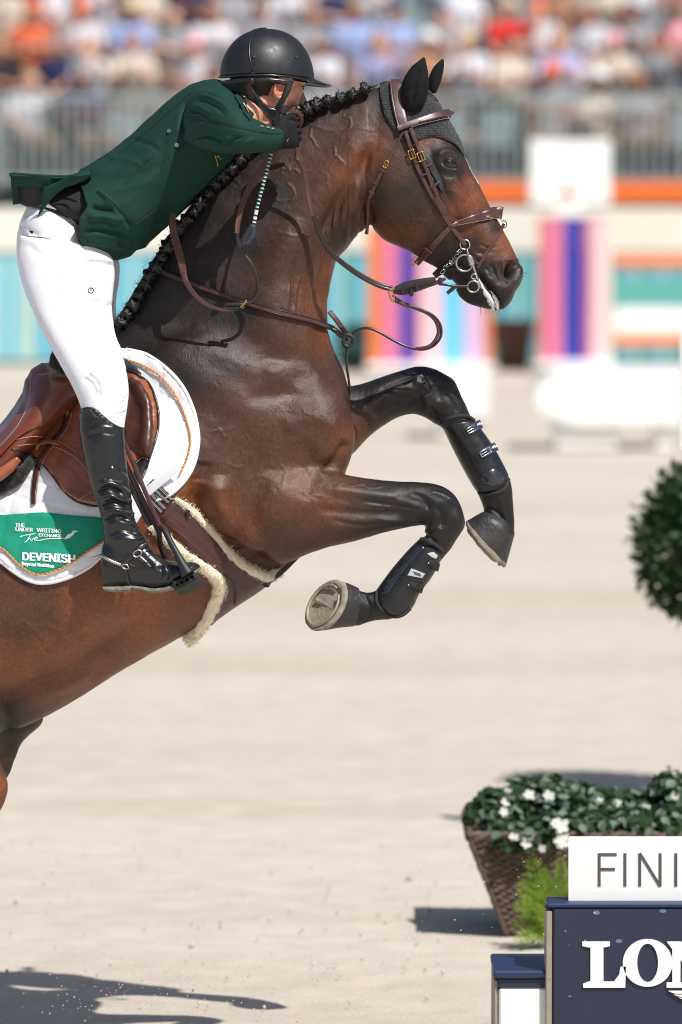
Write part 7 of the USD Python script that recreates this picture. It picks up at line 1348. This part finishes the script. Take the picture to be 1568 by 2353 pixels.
for k, (px, py, dr) in enumerate([(1232, 1970, .05), (1300, 1975, .0), (1196, 2075, .25), (1190, 2120, .35), (1205, 2030, .12), (1192, 2165, .5), (1220, 2150, .6), (1248, 2010, .05), (1240, 2075, .15), (1285, 2020, .05), (1215, 2100, .3), (1205, 2185, .7), (1262, 1995, 0), (1240, 2190, .7), (1225, 2050, .12), (1255, 2120, .3), (1270, 2060, .1)]):
    b = fb + [rf_.uniform(-.02, .05), rf_.uniform(-.05, .05), .05]; tip = at(px - 12, py, BYd - .25 + rf_.uniform(-.12, .05)); d = tip - b; L = np.linalg.norm(d) + 1e-6; up = d + np.array([0, 0, dr * L]); fern.part('frond', frond(b, up, np.linalg.norm(up), dr, k), 'fern_leaf', smooth=False)
# -- low navy and white box
LYf = ground_at(0, 2420)[1]
low = Thing('low_block', 'low navy and white wooden box on the sand beside the sign', 'block', at(1240, 2420, LYf) * [1, 1, 0])
zt = at(1148, 2231, LYf)[2]; xl = at(1147, 2260, LYf)[0]; xr = at(1420, 2260, LYf)[0]; dep = .32; z_b = at(1147, 2271, LYf)[2]
yb = LYf + dep
low.part('body', box(((xl + xr) / 2, LYf + dep / 2, z_b / 2), (xr - xl, dep, z_b), 0, .006), 'sign_white'); low.part('navy_band', box(((xl + xr) / 2, LYf + dep / 2, (z_b + zt - .022) / 2), (xr - xl + .004, dep + .004, zt - .022 - z_b), 0, .004), 'navy_paint'); low.part('top_board', box(((xl + xr) / 2 - .006, LYf + dep / 2, zt - .010), (xr - xl + .02, dep + .03, .022), 0, .005), 'navy_top'); low.part('side_panel', box((xl - .008, LYf + dep / 2, (zt - .03) / 2), (.012, dep - .02, zt - .03), 0, .003), 'block_edge')
# -- navy block with raised white letters, the white sign on it
NY = LYf - .03
blk_ = Thing('navy_block', 'tall navy block with raised white capital letters at the bottom right', 'sign block', at(1420, 2460, NY) * [1, 1, 0])
xb0, xb1, zb = at(1271, 2086, NY)[0], at(1271, 2086, NY)[0] + .78, at(1271, 2086, NY)[2]
blk_.part('body', box(((xb0 + xb1) / 2, NY + .07, zb / 2), (xb1 - xb0, .14, zb), 0, .006), 'navy_paint'); blk_.part('side_board', box((xb0 - .011, NY + .073, zb / 2 - .004), (.018, .14, zb - .012), 0, .003), 'block_edge'); blk_.part('top_board', box(((xb0 + xb1) / 2 - .004, NY + .07, zb + .006), (xb1 - xb0 + .024, .15, .012), 0, .004), 'navy_top')
def extr(polys, Y, th, name, thing, m_, parent=None):
    cs = shapely.union_all([Polygon(p) for p in polys]) if isinstance(polys, list) else polys
    out = []
    for g in getattr(cs, 'geoms', [cs]):
        m = trimesh.creation.extrude_polygon(g, th, engine='earcut'); v = np.array(m.vertices); out.append((at(v[:, 0], v[:, 1], Y - v[:, 2]), np.array(m.faces)))
    v, f = cat(*out); f = outward(v - v.mean(0), f); return thing.part(name, (v, f), m_, smooth=False, parent=parent)
rect = lambda a, b, c, d: [(a, b), (c, b), (c, d), (a, d)]
def serif_rect(a, b, c, d): return Polygon(rect(a, b, c, d)).buffer(-1).buffer(1.2)
Lp = shapely.union_all([Polygon(rect(1358, 2166, 1387, 2268)), Polygon([(1339, 2164), (1402, 2164), (1402, 2174), (1392, 2177), (1352, 2177), (1339, 2174)]), Polygon([(1341, 2270), (1341, 2261), (1354, 2256), (1412, 2256), (1424, 2240), (1427, 2222), (1439, 2222), (1437, 2270)])]).buffer(-1.2).buffer(1.6)
Op = shapely.affinity.scale(Point(1489, 2213).buffer(57, 32), 1, .965).difference(shapely.affinity.scale(Point(1489, 2213).buffer(1, 32), 24, 44))
Np = shapely.union_all([Polygon([(1533, 2164), (1566, 2164), (1640, 2250), (1640, 2270), (1616, 2270), (1560, 2200)]), Polygon(rect(1546, 2166, 1564, 2268)), Polygon(rect(1533, 2258, 1578, 2270)), Polygon(rect(1632, 2166, 1648, 2270)), Polygon(rect(1618, 2164, 1664, 2176))]).buffer(-1).buffer(1.4)
for g in (Lp, Op, Np): extr(g, NY - .001, .006, 'letter', blk_, 'sign_white')
em = shapely.union_all([Polygon([(1535, 2277), (1600, 2277), (1600, 2284), (1552, 2284), (1544, 2281)]), Polygon([(1548, 2286), (1600, 2286), (1600, 2291), (1562, 2291)]), Polygon([(1560, 2293), (1600, 2293), (1600, 2298), (1572, 2298)])]); extr(em, NY - .001, .008, 'winged_emblem', blk_, 'sign_white')
for x, y, a_, b_ in ((1371, 2098, 8, 5), (1423, 2163, 8, 4.5), (1524, 2094, 8, 4), (1300, 2140, 3, 2), (1310, 2290, 4, 2)): extr(shapely.affinity.scale(Point(x, y).buffer(1, 6), a_, b_), NY - .0005, .0008, 'paint_chip', blk_, 'chip_blue')
sign = Thing('finish_sign', 'white rounded sign panel with thin grey lettering on the navy block', 'sign', at(1440, 2084, NY) * [1, 1, 0] + [0, 0, zb])
SYs = NY + .06; zs0, zs1 = zb + .012, at(1307, 1922, SYs)[2]; xs0 = at(1307, 2000, SYs)[0]
pn = shapely.box(1307, 1922, 1700, at(0, 0)[0] * 0 + 2080).buffer(-7).buffer(7); extr(pn, SYs + .012, .012, 'panel', sign, 'sign_white')
def bars(strokes, w): return shapely.union_all([LineString(s).buffer(w / 2, cap_style=2, join_style=2) for s in strokes])
for st_ in ([[(1378, 1961), (1378, 2037)], [(1375, 1964), (1418, 1964)], [(1378, 1998), (1414, 1998)]], [[(1437, 1961), (1437, 2037)]], [[(1471, 1961), (1471, 2037)], [(1471, 1961), (1518, 2037)], [(1518, 1961), (1518, 2037)]], [[(1554, 1961), (1554, 2037)]], [[(1618, 1964), (1584, 1964), (1584, 1998), (1618, 1998), (1618, 2034), (1582, 2034)]], [[(1640, 1961), (1640, 2037)], [(1640, 1998), (1682, 1998)], [(1682, 1961), (1682, 2037)]]): extr(bars(st_, 6.4), SYs - .0005, .002, 'letter', sign, 'letter_grey')
sign.part('support', box((xs0 + .3, SYs + .04, (zb + zs1) / 2 - .02), (.03, .03, zs1 - zb - .06)), 'block_edge')
# -- clipped tree and a finish flag, both cut by the frame
g0 = ground_at(1649, 1832); cz = at(1649, 1250, g0[1]); rad = 184 / (F / (CAM_D + g0[1]))
tree = Thing('clipped_tree', 'round clipped box tree on a short stem cut by the right edge', 'tree', g0)
tree.part('crown', cat(leafball(cz, rad * 1.0, 5200, .042, 7, 1.0, .62), leafball(cz, rad * 1.10, 260, .05, 8, 1.0, .9)), 'box_leaf', smooth=False, kind='stuff'); tree.part('trunk', tube([g0, g0 + [0.01, 0, .3], cz], [.03, .026, .02], 10, 4), 'pot_brown', smooth=True)
core = trimesh.creation.icosphere(3, rad * .60); tree.part('branches', (np.array(core.vertices) * (1 + .2 * (meshkit.noise(np.array(core.vertices) * 20, 3) - .5))[:, None] + cz, core.faces), 'box_leaf', smooth=True)
flag = Thing('finish_flag', 'pale flag board on a thin pole cut by the right edge', 'flag', ground_at(1700, 1960)); gf = ground_at(1700, 1960)
flag.part('board', plank(1562, 758, 1705, 1032, gf[1], .02, .004), 'sign_white'); flag.part('pole', tube([gf, [gf[0], gf[1], at(1700, 740, gf[1])[2]]], .016, 10), 'stand_steel', smooth=True)
